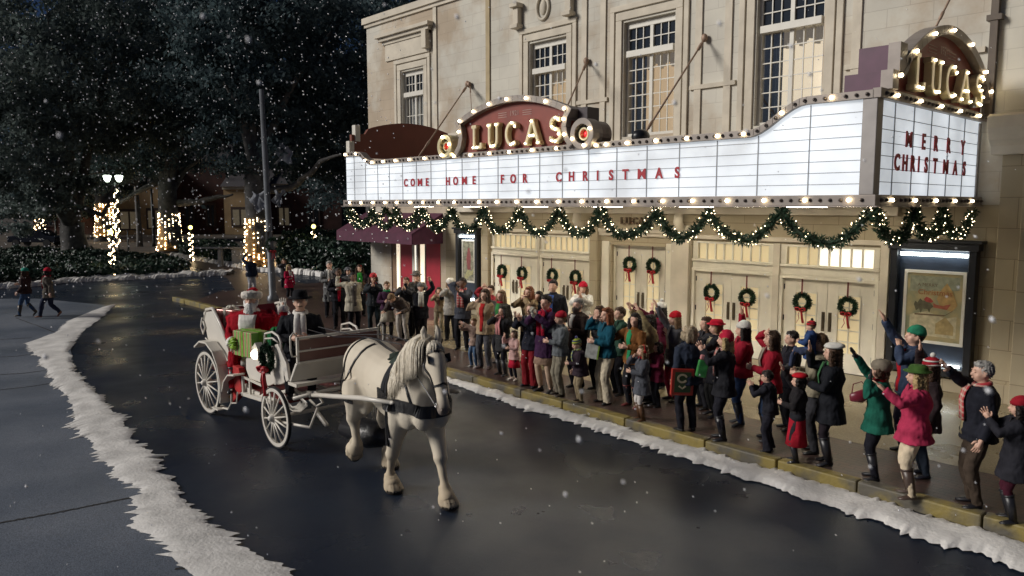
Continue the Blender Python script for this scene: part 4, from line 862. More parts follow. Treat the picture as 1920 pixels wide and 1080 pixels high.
    hemz = min(hem, .505); tb = []
    if hem < .5:
        for i in range(4): z = hemz + (.5 - hemz) * i / 4; rr_ = .098 * (flare - (flare - 1) * i / 4) ; tb.append((z, rr_ * bx, rr_ * .84 * bx))
    tb += [(z, (rx + ci * (1 - .2 * (z > .8))) * bx, (ry + ci) * bx) for z, rx, ry in T[1:] if z >= hem]
    c_.zrings([(z * h, rx * h, ry * h, 0, 0) for z, rx, ry in tb], 20)
    c_.zrings([(.818 * h, .062 * h, .050 * h, 0, -.002 * h), (.842 * h, .047 * h, .045 * h, 0, -.003 * h), (.858 * h, .046 * h, .046 * h, 0, -.004 * h)], 14)
    c_.xf(bend)
    for sg, S, E, W, hdv, pn, curl in arms:
        c_.tube([S - V((sg * .01 * h, 0, 0)), S.lerp(E, .5), E, E.lerp(W, .4), W - (W - E).normalized() * .006 * h], [.050 * h * bx ** .5, .044 * h, .039 * h, .037 * h, .031 * h], 12)
    grow('coat', c_, cloth(cc, .85 if sum(cc) > .08 else .6), body, vx * 1.05, 2)
    if hem < .5 and not shirt and not fur:
        pb = MB()
        for i in range(4): z = .54 + .055 * i; ry = float(np.interp(z, [t[0] for t in tb], [t[2] for t in tb])); pb.ell((.012 * h, (ry + .002) * h, z * h), (.007 * h, .005 * h, .007 * h), 8, 6)
        pb.xf(bend); pb.build('buttons', mat('horn_button', (.10, .08, .06), .3), body, smooth=True)
        pb = MB()
        for sg in (-1, 1): pb.xf(lambda p: p); q0 = [bend(V((sg * x * h, y * h, z * h))) for x, y, z in ((.020, .052, .852), (.038, .060, .825), (.030, .078, .775), (.010, .083, .725))]; pb.tube(q0, [(.018 * h, .005 * h), (.024 * h, .006 * h), (.018 * h, .005 * h), (.004 * h, .003 * h)], 8, up=(0, 1, 0))
        pb.build('lapels', cloth(tuple(c * .8 + .01 for c in cc)), body, smooth=True)
    def patch(nm, z0, z1, w0, w1, col, m=None, out=.012):
        pb = MB(); n = 7; rs = []
        for i in range(7):
            z = z0 + (z1 - z0) * i / 6; w_ = w0 + (w1 - w0) * i / 6; zr = [t[0] for t in tb]; ry = float(np.interp(z, zr, [t[2] for t in tb])); rx = float(np.interp(z, zr, [t[1] for t in tb])); r1 = []
            for j in range(n): x = w_ * (2 * j / (n - 1) - 1); y = ry * math.sqrt(max(.05, 1 - (x / rx) ** 2)); r1.append((x * h, (y + out * .35) * h, z * h))
            rs.append(r1 + [(p[0], p[1] - .02 * h, p[2]) for p in r1[::-1]])
        pb.rings(rs); pb.xf(bend); pb.build(nm, m or cloth(col), body, smooth=True)
    if shirt: patch('shirt', shirt[1] if len(shirt) > 1 else .56, .83, .018, .036, shirt[0])
    if fur:
        patch('fur_trim', hem if hem > .3 else .5, .82, .045, .070, fur, out=.03)
        for sg, S, E, W, hdv, pn, curl in arms:
            fb = MB(); dd = (W - E).normalized(); n0 = W - dd * .05 * h; fb.tube([n0, n0 + dd * .012 * h, W, W + dd * .012 * h], [.036 * h, .046 * h, .047 * h, .036 * h], 14); fuzz(grow('fur_cuff', fb, cloth(fur), body, .012, 1))
    if collar: 
        pb = MB(); pb.zrings([(.808 * h, .080 * h, .062 * h, 0, .004 * h), (.83 * h, .074 * h, .062 * h, 0, .002 * h), (.858 * h, .05 * h, .048 * h, 0, 0)], 18); pb.xf(bend); pb.build('collar', cloth(collar), body, smooth=True)
    if scarf:
        sc2, ends = scarf[0], scarf[1]; s_ = MB(); rs = []
        for j in range(16):
            a = 2 * PI * j / 16; cx_, cy_ = math.cos(a) * .044 * h, math.sin(a) * .047 * h; rs.append([bend(V((cx_ + math.cos(a) * math.cos(t) * .018 * h, cy_ + math.sin(a) * math.cos(t) * .018 * h, .845 * h + math.sin(t) * .020 * h - .010 * h * math.sin(a)))) for t in np.linspace(0, 2 * PI, 8, endpoint=False)])
        s_.rings(rs, closed=True)
        for i in range(ends):
            sg = (-1, 1)[i]; zz = [.845, .80, .74, .67, .60]; pts = []
            for z in zz: ry = float(np.interp(z, [t[0] for t in tb], [t[2] for t in tb])); pts.append(bend(V((sg * (.022 + .05 * (.84 - z) * .5) * h, (ry + .012) * h, z * h))))
            s_.tube(pts, [(.020 * h, .010 * h)] + [(.024 * h, .007 * h)] * 4, 8, up=(0, 1, 0))
        sm = cloth(sc2)
        if len(scarf) > 2: sm = plaid('plaid_%.2f' % sc2[0], sc2, scarf[2])
        s_.build('scarf', sm, body, smooth=True)
    if glove is not None:
        for sg, S, E, W, hdv, pn, curl in arms:
            g_ = MB(); hand(g_, W, hdv, pn, h, sg, curl, .2, 1.22); g_.tube([W - hdv * .02 * h, W + hdv * .01 * h], [.021 * h, .02 * h], 10); g_.build('glove', cloth(glove), body, smooth=True)
    # hair
    if hair:
        st, hc = hair; hcol = hairc.get(hc, hc); hm = mat('hair_%.2f_%.2f' % (hcol[0], hcol[1]), hcol, .5, var=.35, scale=22, bump=.8, bscale=40, spec=.35); hb = MB()
        if st != 'bald':
            hb.ell(q(0, -.011, .951), (.049 * hs, .052 * hs, .056 * hs), 18, 12); hb.ell(q(0, .018, .982), (.036 * hs, .030 * hs, .020 * hs), 12, 8)
        if st in ('long', 'bob', 'curly'):
            ln = {'long': .76, 'bob': .87, 'curly': .88}[st]; rr_ = .030 if st != 'curly' else .035
            for sx, sy in ((-.040, -.004), (.040, -.004), (-.026, -.034), (.026, -.034), (0, -.044), (-.046, .012), (.046, .012)):
                lz = ln + random.uniform(-.02, .02) + (.02 if sy > 0 else 0)
                hb.tube([q(sx, sy, .955), q(sx * 1.08, sy - .002, .91), q(sx * 1.12 + random.uniform(-.006, .006), sy * 1.05 - .004, (.91 + lz) / 2), q(sx * 1.1 + random.uniform(-.01, .01), sy * 1.1 - .008, lz)], [rr_ * .6 * hs, rr_ * .68 * hs, rr_ * .62 * hs, rr_ * .3 * hs], 8)
        if st == 'curly':
            for _ in range(26):
                a = random.uniform(0, 2 * PI); z = random.uniform(.89, .995); rr2 = .052 * math.sqrt(max(.1, 1 - ((z - .94) / .062) ** 2)); x, y = rr2 * math.cos(a), rr2 * math.sin(a) - .012
                if y < .02: hb.ell(q(x, y, z), .014 * hs, 6, 5)
        if st == 'bun': hb.ell(q(0, -.062, .955), .022 * hs, 10, 8)
        hb.xf(hd)
        if hb.f:
            o = grow('hair', hb, hm, body, .010, 1); fuzz(o, .0065)
    if mustache: m_ = MB(); m_.tube([q(-.018, .052, .910), q(0, .060, .914), q(.018, .052, .910)], [.003 * hs, .006 * hs, .003 * hs], 6); m_.xf(hd); m_.build('moustache', mat('hair_m', mustache, .7), body, smooth=True)
    if beard:
        m_ = MB(); ln = beard[1]; m_.ell(q(0, .034, .893), (.040 * hs, .034 * hs, .034 * hs), 12, 8); m_.tube([q(0, .045, .90), q(0, .056, .90 - ln * .5), q(0, .052, .90 - ln)], [.034 * hs, .044 * hs if ln > .05 else .02 * hs, .018 * hs], 10)
        for sg in (-1, 1): m_.tube([q(sg * .042, .012, .93), q(sg * .038, .028, .90), q(sg * .015, .05, .89)], .013 * hs, 8); m_.tube([q(sg * .026, .050, .904), q(0, .064, .911)], [.006 * hs, .009 * hs], 6)
        m_.xf(hd); fuzz(grow('beard', m_, cloth(beard[0]), body, .010, 1), .006)
    # hats
    if hat:
        t_, hc = hat[0], hat[1]; h2 = hat[2] if len(hat) > 2 else None; m_ = MB(); n = 20
        def zr(rows): m_.rings([[hd(V(q(rx * math.cos(2 * PI * j / n), ry * math.sin(2 * PI * j / n) + cy, z))) for j in range(n)] for z, rx, ry, cy in rows])
        def brim(mm):
            mm.v = mm.v
        if t_ in ('beanie', 'cap', 'pompom', 'striped'):
            zr([(.950, .0515, .060, -.004), (.962, .0555, .064, -.004), (.970, .0555, .064, -.004), (.974, .053, .061, -.004), (.990, .049, .056, -.006), (1.006, .036, .042, -.008), (1.016, .018, .021, -.009), (1.019, .002, .002, -.009)])
            if t_ == 'pompom' or h2: 
                pb = MB(); pb.ell(q(0, -.01, 1.03), .020 * hs, 10, 8); pb.xf(hd); pb.build('pompom', cloth(h2 or hc), body, smooth=True)
            if t_ == 'striped':
                for z0 in (.958, .985): 
                    pb = MB(); r0 = .0565 if z0 < .96 else .0525; pb.rings([[hd(V(q(rx * math.cos(2 * PI * j / n), (rx + .008) * math.sin(2 * PI * j / n) - .005, z))) for j in range(n)] for z, rx in ((z0, r0), (z0 + .010, r0 - .001))]); pb.build('stripe', cloth(h2 or (.6, .6, .55)), body, smooth=True)
        elif t_ in ('brim', 'fedora', 'top'):
            hh = {'brim': 1.008, 'fedora': 1.02, 'top': 1.03}[t_]; bw = {'brim': .080, 'fedora': .086, 'top': .084}[t_]
            zr([(.966, bw, bw * 1.08, 0), (.970, bw, bw * 1.08, 0), (.972, .055, .064, -.004), (.985, .053, .062, -.004), (hh - .01, .049, .056, -.004), (hh, .042, .048, -.004), (hh + .002, .005, .005, -.004)])
        elif t_ == 'fur': 
            zr([(.93, .050, .056, -.012), (.945, .062, .068, -.008), (.975, .066, .072, -.006), (.995, .058, .063, -.006), (1.012, .035, .04, -.006), (1.016, .004, .004, -.006)])
        elif t_ == 'bonnet':
            zr([(.895, .044, .036, -.020), (.92, .052, .050, -.014), (.95, .057, .060, -.008), (.985, .051, .056, -.006), (1.012, .028, .032, -.006), (1.018, .003, .003, -.006)])
        elif t_ == 'beret':
            zr([(.972, .052, .058, 0), (.982, .070, .074, -.006), (.998, .062, .066, -.010), (1.010, .035, .04, -.01), (1.013, .003, .003, -.01)])
        elif t_ == 'santa':
            zr([(.960, .052, .060, -.006), (.985, .048, .054, -.010), (.998, .038, .042, -.022)]); 
            m_.tube([hd(V(q(0, -.012, .975))), hd(V(q(0, -.050, .990))), hd(V(q(.01, -.085, .965))), hd(V(q(.012, -.095, .92)))], [.046 * hs, .034 * hs, .024 * hs, .014 * hs], 10)
            pb = MB(); pb.rings([[hd(V(q(rx * math.cos(2 * PI * j / n), (rx + .008) * math.sin(2 * PI * j / n) - .005 + .0, z + .006 * math.sin(2 * PI * j / n)))) for j in range(n)] for z, rx in ((.944, .050), (.948, .066), (.968, .072), (.990, .068), (.996, .048))]); fuzz(grow('fur_band', pb, cloth((.72, .68, .62)), body, .010, 1), .007)
            pb = MB(); pb.ell(tuple(hd(V(q(.012, -.097, .90)))), .022 * hs, 10, 8); pb.build('pompom', cloth((.72, .68, .62)), body, smooth=True)
        elif t_ == 'earmuff':
            m_.tube([hd(V(q(.052 * math.cos(a), -.004, .945 + .062 * math.sin(a)))) for a in np.linspace(0, PI, 12)], .004 * hs, 6)
            for sg in (-1, 1): e_ = MB(); e_.ell(q(sg * .054, .0, .935), (.014 * hs, .022 * hs, .024 * hs), 10, 8); e_.xf(hd); m_.merge(e_)
        if t_ == 'santa': fuzz(grow('hat', m_, cloth(hc), body, .010, 1), .003)
        else: 
            o = m_.build('hat', cloth(hc), body, smooth=True)
            if t_ in ('fur', 'bonnet', 'beanie', 'pompom'): fuzz(o, .006 if t_ == 'fur' else .002)
    return body, arms, bend, loc
def fuzz(o, a=.006): o['fuzz'] = a; FZ.append(o); return o
FZ = []
def plaid(name, c1, c2):
    if name in MATS: return MATS[name]
    m = mat(name, c1, .85, var=0); n = m.node_tree; L = n.links.new; tc = n.nodes.new('ShaderNodeTexCoord'); sp = n.nodes.new('ShaderNodeSeparateXYZ'); L(tc.outputs['Object'], sp.inputs[0]); last = None
    for ax in ('X', 'Z', 'Y'):
        a = n.nodes.new('ShaderNodeMath'); a.operation = 'MULTIPLY'; a.inputs[1].default_value = 95; L(sp.outputs[ax], a.inputs[0]); s_ = n.nodes.new('ShaderNodeMath'); s_.operation = 'SINE'; L(a.outputs[0], s_.inputs[0]); g_ = n.nodes.new('ShaderNodeMath'); g_.operation = 'GREATER_THAN'; g_.inputs[1].default_value = .45; L(s_.outputs[0], g_.inputs[0])
        if ax == 'Y': break
        if last is None: last = g_
        else: x = n.nodes.new('ShaderNodeMath'); x.operation = 'MULTIPLY_ADD'; x.inputs[1].default_value = .5; L(last.outputs[0], x.inputs[0]); y = n.nodes.new('ShaderNodeMath'); y.operation = 'MULTIPLY'; y.inputs[1].default_value = .5; L(g_.outputs[0], y.inputs[0]); L(y.outputs[0], x.inputs[2]); last = x
    mx = n.nodes.new('ShaderNodeMix'); mx.data_type = 'RGBA'; mx.inputs[6].default_value = (*c1, 1); mx.inputs[7].default_value = (*c2, 1); L(last.outputs[0], mx.inputs[0]); L(mx.outputs[2], n.nodes['Principled BSDF'].inputs['Base Color']); return m
def roughen():
    for o in FZ:
        me = o.data; nv = len(me.vertices); a = o['fuzz']; co = np.empty(nv * 3, np.float32); me.vertices.foreach_get('co', co); co = co.reshape(-1, 3); no = np.empty(nv * 3, np.float32); me.vertices.foreach_get('normal', no); no = no.reshape(-1, 3)
        co += no * rng.normal(size=(nv, 1)).astype(np.float32) * a; me.vertices.foreach_set('co', co.reshape(-1)); me.update(); del o['fuzz']
CAR = (-11.0, 5.8)
BK, NV, RD, WH, TN = (.014, .014, .018), (.02, .026, .05), (.28, .012, .022), (.62, .60, .55), (.30, .24, .16)
def crowd(hu, hv, fu, fv, label, off=0, z0=SW, hh=None, **kw):
    "head top pixel and feet pixel in the photograph; fv None: feet hidden, hh gives the height"
    if fv is None:
        fv = 386 + (hv - 386) * (CH - z0) / (CH - z0 - hh)
    p = gp(fu, fv, z0); h = hh or float(wd(hu, hv, depth(p))[2] - z0)
    h = max(.9, min(1.92, h)); face = math.degrees(math.atan2(CAR[1] - p[1], CAR[0] - p[0])) + off
    return person(tuple(p), h / (1.02 if kw.get('hat') else 1.0), face, label, **kw)
W_ = (.62, .60, .55)
# --- near right end
crowd(1914, 735, 1896, 978, 'woman in long black leather coat and red hat, rightmost of the crowd', 0, sex='f', coat=((.02, .02, .026), .36, 1.25), legs=('tights', (.05, .01, .02)), shoes=('boot', BK), hat=('beanie', RD), hair=('long', 'dark'), L='clap', Rr='clap', build=1.12)
crowd(1853, 672, 1826, 948, 'grey haired man in black jacket with red plaid scarf and brown trousers, arm raised', 5, coat=((.014, .015, .022), .47, 1.08), legs=('trousers', (.055, .04, .03)), shoes=('shoe', BK), hair=('short', 'grey'), Rr=('px', 1737, 664, .3), L='down', scarf=((.40, .03, .04), 2, (.5, .42, .34)), shirt=((.30, .26, .16), .5), build=1.15, hy=5)
crowd(1733, 664, 1733, 893, 'woman in dark coat and red and white striped hat behind the pink coated woman', 0, sex='f', coat=((.03, .02, .022), .40, 1.2), legs=('jeans', (.03, .04, .06)), shoes=('shoe', (.02, .02, .03)), hat=('striped', RD, W_), hair=('long', 'brown'), Rr=('px', 1722, 640), L='down')
crowd(1718, 676, 1707, 932, 'blonde woman in bright pink coat, green hat, cream trousers and brown boots', 0, sex='f', coat=((.40, .035, .085), .44, 1.28), legs=('jeans', (.60, .50, .36)), shoes=('boot', (.07, .045, .035)), hat=('brim', (.05, .11, .025)), hair=('long', 'blonde'), Rr='down', L=('px', 1640, 727, .3), build=1.15)
crowd(1692, 604, 1700, 850, 'man in dark denim jacket, red sweater and green beanie waving high', 5, coat=((.035, .05, .09), .48, 1.05), legs=('jeans', (.03, .03, .05)), hat=('beanie', (.025, .20, .11)), hair=('short', 'brown'), L='mouth', Rr=('px', 1642, 575, .1), shirt=((.38, .01, .02), .5), hp=-12, build=1.1)
crowd(1663, 668, 1640, 898, 'woman in green jacket and shaggy grey fur hat with black boots', -5, sex='f', coat=((.012, .095, .065), .42, 1.25), legs=('jeans', (.012, .012, .018)), shoes=('boot', BK), hat=('fur', (.20, .17, .13)), hair=('bob', 'brown'), Rr=('px', 1594, 655, .1), L=('px', 1617, 702, .25), scarf=((.35, .01, .02), 0), glove=(.03, .035, .04), build=1.08)
crowd(1568, 636, 1553, 870, 'woman in long black coat, white knitted hat and black heels reaching left', -8, sex='f', coat=((.012, .013, .017), .36, 1.3), legs=('tights', (.02, .015, .02)), shoes=('heelboot', BK), hat=('beret', W_), hair=('long', 'brown'), L='front', Rr=('px', 1507, 648, .1), scarf=((.05, .14, .06), 2))
mn = crowd(1536, 622, 1527, 848, 'sandy haired man in tan jumper carrying a baby', -10, coat=((.24, .21, .15), .49, 1.05), legs=('trousers', (.03, .03, .035)), hair=('short', 'sandy'), L='front', Rr='front', build=1.08)
crowd(1502, 694, 1492, 866, 'girl in red dress, black top and red beret with one arm raised', -5, sex='f', coat=((.02, .018, .02), .57, 1.0), legs=('tights', (.02, .02, .025)), skirt=((.32, .012, .025), .20), shoes=('boot', BK), hat=('beret', (.42, .01, .02)), hair=('bob', 'dark'), Rr=('px', 1455, 672), L='front', group='children cheering on the sidewalk')
crowd(1449, 692, 1442, 846, 'dark haired boy in black suit in front of the red coated women', -20, coat=((.016, .016, .022), .47, 1.05), legs=('wide', (.018, .018, .026)), hair=('short', 'dark'), L='clap', Rr='clap', group='children cheering on the sidewalk', lean=8)
crowd(1444, 617, 1441, None, 'long haired woman in red coat raising her bare hand, beside the boy', -5, hh=1.68, sex='f', coat=((.27, .012, .025), .45, 1.12), legs=('jeans', (.03, .05, .10)), shoes=('boot', BK), hair=('long', 'brown'), Rr=('px', 1432, 612, .15), L='front', scarf=((.45, .38, .30), 2))
crowd(1403, 597, 1388, 796, 'woman in red coat, white knitted hat, blue jeans and tall black boots', -10, sex='f', coat=((.29, .014, .03), .48, 1.12), legs=('jeans', (.035, .06, .13)), shoes=('heelboot', BK), hat=('beanie', W_), hair=('long', 'dark'), Rr=('px', 1391, 574, .0), L='front', build=1.05)
crowd(1363, 614, 1355, 824, 'blonde woman in black coat and pink red knitted bonnet, clapping', -5, sex='f', coat=((.016, .016, .02), .42, 1.2), legs=('jeans', (.014, .014, .02)), shoes=('boot', BK), hat=('bonnet', (.48, .02, .05)), hair=('long', 'blonde'), L='clap', Rr='clap', scarf=((.45, .35, .30), 2, (.4, .05, .05)))
crowd(1346, 594, 1338, 780, 'woman in black coat and red brimmed hat behind the clapping blonde woman', 0, sex='f', coat=((.014, .014, .018), .36, 1.2), legs=('tights', (.02, .02, .02)), shoes=('heel', BK), hat=('brim', (.45, .01, .03)), hair=('bob', 'sandy'), L='clap', Rr='clap', shirt=((.35, .30, .2), .6))
rb = crowd(1296, 608, 1288, 808, 'woman with curly grey blonde hair in dark navy jacket seen from behind', -70, sex='f', coat=((.022, .028, .045), .46, 1.1), legs=('trousers', (.014, .014, .02)), hair=('curly', 'greyblonde'), L='down', Rr='front', build=1.15)
crowd(1270, 580, 1262, None, 'woman in grey coat with red hat and brown hair reaching up over the crowd', 0, hh=1.66, sex='f', coat=((.09, .09, .10), .40, 1.15), legs=('jeans', (.30, .02, .05)), hat=('beanie', (.42, .01, .02)), hair=('long', 'sandy'), Rr=('px', 1224, 562), L=('px', 1243, 632), scarf=((.6, .56, .5), 1))
crowd(1243, 563, 1236, None, 'woman in maroon coat and white knitted hat with a pompom, deep in the crowd', 0, hh=1.7, sex='f', coat=((.11, .015, .035), .42, 1.1), legs=('trousers', BK), hat=('pompom', W_), hair=('long', 'dark'), Rr=('px', 1160, 560), L=('px', 1214, 575), shirt=((.35, .01, .02), .6))
crowd(1215, 588, 1216, None, 'person in tan jumper with both arms up behind the brown leather jacket', 0, hh=1.6, sex='f', coat=((.30, .24, .13), .46, 1.05), legs=('jeans', (.03, .03, .05)), hair=('long', 'dark'), Rr=('px', 1168, 560), L=('px', 1183, 560))
crowd(1195, 585, 1188, 762, 'smiling dark haired woman in brown leather jacket over a green shirt', 25, sex='f', coat=((.16, .065, .02), .47, 1.08), legs=('trousers', (.016, .016, .02)), shoes=('boot', (.12, .015, .015)), hair=('long', 'dark'), L='front', Rr=('px', 1165, 615), shirt=((.02, .22, .09), .5), build=1.05, hy=25)
crowd(1194, 642, 1203, 788, 'girl in grey plaid coat with red ear muffs, white tights and brown boots', 5, sex='f', coat=((.075, .08, .095), .36, 1.25), legs=('tights', (.55, .52, .50)), shoes=('boot', (.10, .045, .02)), hat=('earmuff', (.5, .01, .02)), hair=('long', 'sandy'), L='front', Rr='mouth', scarf=((.45, .02, .03), 0), group='children cheering on the sidewalk')
crowd(1138, 575, 1136, 755, 'red haired woman in teal jacket and wide cream trousers holding a shiny gift bag', 5, sex='f', coat=((.008, .065, .10), .49, 1.05), legs=('wide', (.46, .40, .30)), hair=('long', 'red'), Rr=('px', 1106, 588), L='front')
crowd(1118, 572, 1122, None, 'dark haired woman in grey jacket behind the teal jacket woman', 0, hh=1.64, sex='f', coat=((.12, .12, .13), .42, 1.1), legs=('trousers', BK), hair=('curly', 'brown'), L='mouth', Rr='mouth')
crowd(1070, 631, 1088, 753, 'boy in dark coat with green and yellow striped beanie and scarf', -5, coat=((.03, .02, .028), .43, 1.12), legs=('trousers', (.24, .19, .12)), shoes=('shoe', (.05, .035, .02)), hat=('striped', (.25, .30, .05), (.08, .08, .20)), hair=('short', 'sandy'), L='front', Rr='down', scarf=((.28, .32, .06), 1, (.06, .08, .22)), build=1.25, lean=10, group='children cheering on the sidewalk')
crowd(1074, 558, 1083, None, 'bearded man in dark brown jacket and tweed cap behind the boy in the striped hat', 5, hh=1.76, coat=((.05, .035, .03), .45, 1.1), legs=('trousers', BK), hair=('short', 'grey'), beard=((.16, .13, .11), .02), L='front', Rr='down', shirt=((.5, .48, .44), .68), build=1.15)
crowd(1055, 580, 1050, 741, 'man in grey jumper and red knitted hat with khaki trousers pointing left', -8, coat=((.11, .12, .13), .49, 1.05), legs=('trousers', (.19, .17, .13)), shoes=('shoe', (.04, .03, .02)), hat=('beanie', (.36, .015, .03)), hair=('short', 'sandy'), Rr=('px', 1010, 600, .1), L='front')
crowd(1080, 526, 1092, None, 'tall woman in white jumper and red knitted hat against the doors', 25, hh=1.78, sex='f', coat=(W_, .47, 1.06), legs=('trousers', BK), hat=('beanie', (.40, .01, .03)), hair=('long', 'sandy'), L='clap', Rr='clap')
crowd(1030, 524, 1036, None, 'tall man in black suit jacket and blue shirt standing before the wreathed doors', 20, hh=1.88, coat=((.018, .02, .028), .44, 1.05), legs=('trousers', BK), hair=('short', 'dark'), L='down', Rr='down', shirt=((.06, .12, .35), .6), build=1.15, mouth=False)
crowd(1028, 552, 1023, 734, 'dark haired woman in plum coat with red scarf, white gloves and tan skirt', 20, sex='f', coat=((.04, .015, .045), .37, 1.15), legs=('tights', (.42, .30, .22)), skirt=((.33, .22, .16), .30), shoes=('shoe', BK), hair=('bun', 'dark'), L='clap', Rr='clap', glove=(.62, .60, .52), scarf=((.32, .01, .03), 2))
crowd(998, 566, 996, 724, 'girl with long brown hair, black coat and dark red trousers at the kerb', 10, sex='f', coat=((.014, .015, .024), .45, 1.12), legs=('wide', (.18, .012, .018)), shoes=('shoe', BK), hair=('long', 'sandy'), L='clap', Rr='clap', group='children cheering on the sidewalk', scarf=((.5, .46, .42), 0))
crowd(988, 536, 992, None, 'ginger haired woman in tan coat cupping her hands to her mouth', -5, hh=1.74, sex='f', coat=((.26, .19, .11), .42, 1.1), legs=('trousers', BK), hair=('long', 'red'), L='mouth', Rr='mouth')
crowd(962, 618, 964, 712, 'small girl in pale pink coat over a red dress pointing left', -5, sex='f', coat=((.48, .30, .28), .42, 1.2), skirt=((.42, .015, .04), .26), legs=('tights', (.02, .02, .03)), shoes=('shoe', (.6, .55, .5)), hair=('bob', 'brown'), Rr=('px', 940, 628), L='front', group='children cheering on the sidewalk')
crowd(945, 572, 943, 703, 'dark haired girl in charcoal coat with a long pink scarf, arms to her face', -10, sex='f', coat=((.028, .028, .03), .36, 1.15), legs=('tights', (.012, .012, .018)), shoes=('boot', BK), hair=('long', 'dark'), L=('px', 975, 592), Rr='mouth', scarf=((.52, .22, .22), 2), group='children cheering on the sidewalk')
crowd(938, 543, 940, None, 'brown haired woman in grey coat with red scarf lifting her sleeve high', -5, hh=1.66, sex='f', coat=((.06, .055, .05), .40, 1.12), legs=('trousers', BK), hair=('long', 'sandy'), Rr=('px', 905, 538), L='down', scarf=((.35, .01, .03), 0), shirt=((.03, .2, .05), .5))
crowd(890, 541, 910, 690, 'woman in tan coat over a red waistcoat with both hands before her face', 0, sex='f', coat=((.34, .25, .16), .44, 1.1), legs=('trousers', (.07, .07, .08)), shoes=('shoe', (.08, .05, .05)), hair=('long', 'brown'), L=('px', 904, 556), Rr=('px', 884, 560), shirt=((.36, .02, .02), .48))
crowd(889, 596, 889, 688, 'small child in tan hooded jacket and blue jeans reaching out', -10, coat=((.30, .21, .17), .46, 1.1), legs=('jeans', (.06, .10, .17)), shoes=('shoe', (.4, .38, .36)), hair=('bob', 'sandy'), L=('px', 862, 604), Rr='out', group='children cheering on the sidewalk')
crowd(874, 520, 868, 655, 'tall man in black and grey plaid jacket with both arms up below the far poster', 0, coat=((.05, .055, .07), .44, 1.1), legs=('trousers', BK), hair=('short', 'dark'), sk='d', L='clap', Rr=('px', 858, 522), scarf=((.4, .4, .45), 2, (.03, .03, .04)))
crowd(838, 520, 846, None, 'person in white fur hat and pale coat behind the old man', 10, hh=1.66, sex='f', coat=((.35, .33, .3), .42, 1.1), legs=('trousers', BK), hat=('fur', W_), hair=('bob', 'sandy'), L='mouth', Rr='mouth')
crowd(844, 532, 846, 628, 'balding old man in dark suit with his hands held up', -5, coat=((.03, .032, .04), .44, 1.05), legs=('trousers', (.03, .03, .035)), hair=('short', 'grey'), L='clap', Rr='clap', build=1.1)
crowd(822, 538, 824, 622, 'curly brown haired woman in tan coat and cream trousers clapping', -5, sex='f', coat=((.26, .20, .13), .46, 1.1), legs=('wide', (.42, .36, .26)), hair=('curly', 'brown'), L='clap', Rr='clap', scarf=((.30, .14, .13), 1))
crowd(788, 528, 790, 636, 'man in black coat, red tie and white scarf with one hand raised', 15, coat=((.012, .013, .018), .38, 1.12), legs=('trousers', BK), hat=('cap', (.12, .12, .12)), hair=('short', 'grey'), L='up', Rr=('px', 755, 525), scarf=(W_, 2), shirt=((.32, .02, .04), .58), build=1.12)
crowd(779, 507, 782, None, 'man in grey hat and tweed coat behind the black coated waver', 10, hh=1.78, coat=((.11, .11, .11), .42, 1.1), legs=('trousers', BK), hat=('fedora', (.13, .12, .11)), hair=('short', 'dark'), L='mouth', Rr='mouth')
crowd(728, 556, 757, 638, 'man bending far forward in brown jacket and light trousers', -20, hh=1.66, coat=((.075, .06, .055), .47, 1.05), legs=('trousers', (.42, .38, .33)), hair=('short', 'sandy'), L='out', Rr='out', lean=62)
crowd(726, 527, 727, 634, 'woman in dark purple jacket, green scarf and pale skirt', 10, sex='f', coat=((.05, .02, .045), .50, 1.1), skirt=((.50, .45, .36), .30), legs=('tights', BK), shoes=('boot', BK), hair=('short', 'sandy'), L='front', Rr='front', scarf=((.02, .18, .07), 0), collar=(.02, .16, .06))
crowd(700, 510, 702, 628, 'woman in pink red knitted hat and red scarf with dark clothes', 5, sex='f', coat=((.03, .035, .04), .48, 1.05), legs=('jeans', (.02, .03, .035)), hat=('beanie', (.48, .05, .06)), hair=('long', 'brown'), L='clap', Rr='clap', scarf=((.42, .01, .02), 0))
crowd(672, 496, 676, None, 'woman in green scarf holding up a red mitten', 5, hh=1.66, sex='f', coat=((.04, .03, .04), .44, 1.1), legs=('trousers', BK), hair=('long', 'brown'), L='down', Rr=('px', 681, 500), glove=(.42, .01, .02), scarf=((.04, .32, .05), 2))
crowd(655, 510, 664, 622, 'man in open light tan coat throwing both arms up', 20, coat=((.42, .38, .30), .36, 1.2), legs=('trousers', BK), hair=('short', 'dark'), sk='d', L=('px', 690, 535), Rr=('px', 628, 512), shirt=((.14, .12, .11), .45), build=1.15)
crowd(650, 499, 655, None, 'person in grey brimmed hat behind the tan coat', 0, hh=1.66, coat=((.08, .08, .08), .42, 1.1), legs=('trousers', BK), hat=('brim', (.12, .12, .13)), hair=('bob', 'dark'))
crowd(636, 502, 637, 615, 'man in red jumper under an open black jacket', 5, coat=((.012, .012, .016), .46, 1.05), legs=('trousers', BK), hair=('short', 'dark'), sk='d', shirt=((.40, .01, .03), .46), L='down', Rr='front', build=1.05)
crowd(621, 489, 620, 594, 'man in grey overcoat and white scarf at the far end of the crowd', 10, coat=((.14, .14, .14), .28, 1.15), legs=('trousers', BK), hair=('short', 'grey'), scarf=(W_, 2), L='mouth', Rr='front')
crowd(1237, 640, 1232, 762, 'bare headed woman in maroon coat beside the girl with ear muffs', 0, sex='f', coat=((.12, .012, .035), .40, 1.15), legs=('trousers', BK), hair=('bob', 'dark'), L='front', Rr='clap')
crowd(1165, 574, 1160, None, 'person in dark green jumper half hidden behind the red haired woman', 0, hh=1.66, coat=((.03, .07, .05), .46, 1.1), legs=('trousers', BK), hair=('short', 'brown'), L='clap', Rr='clap')
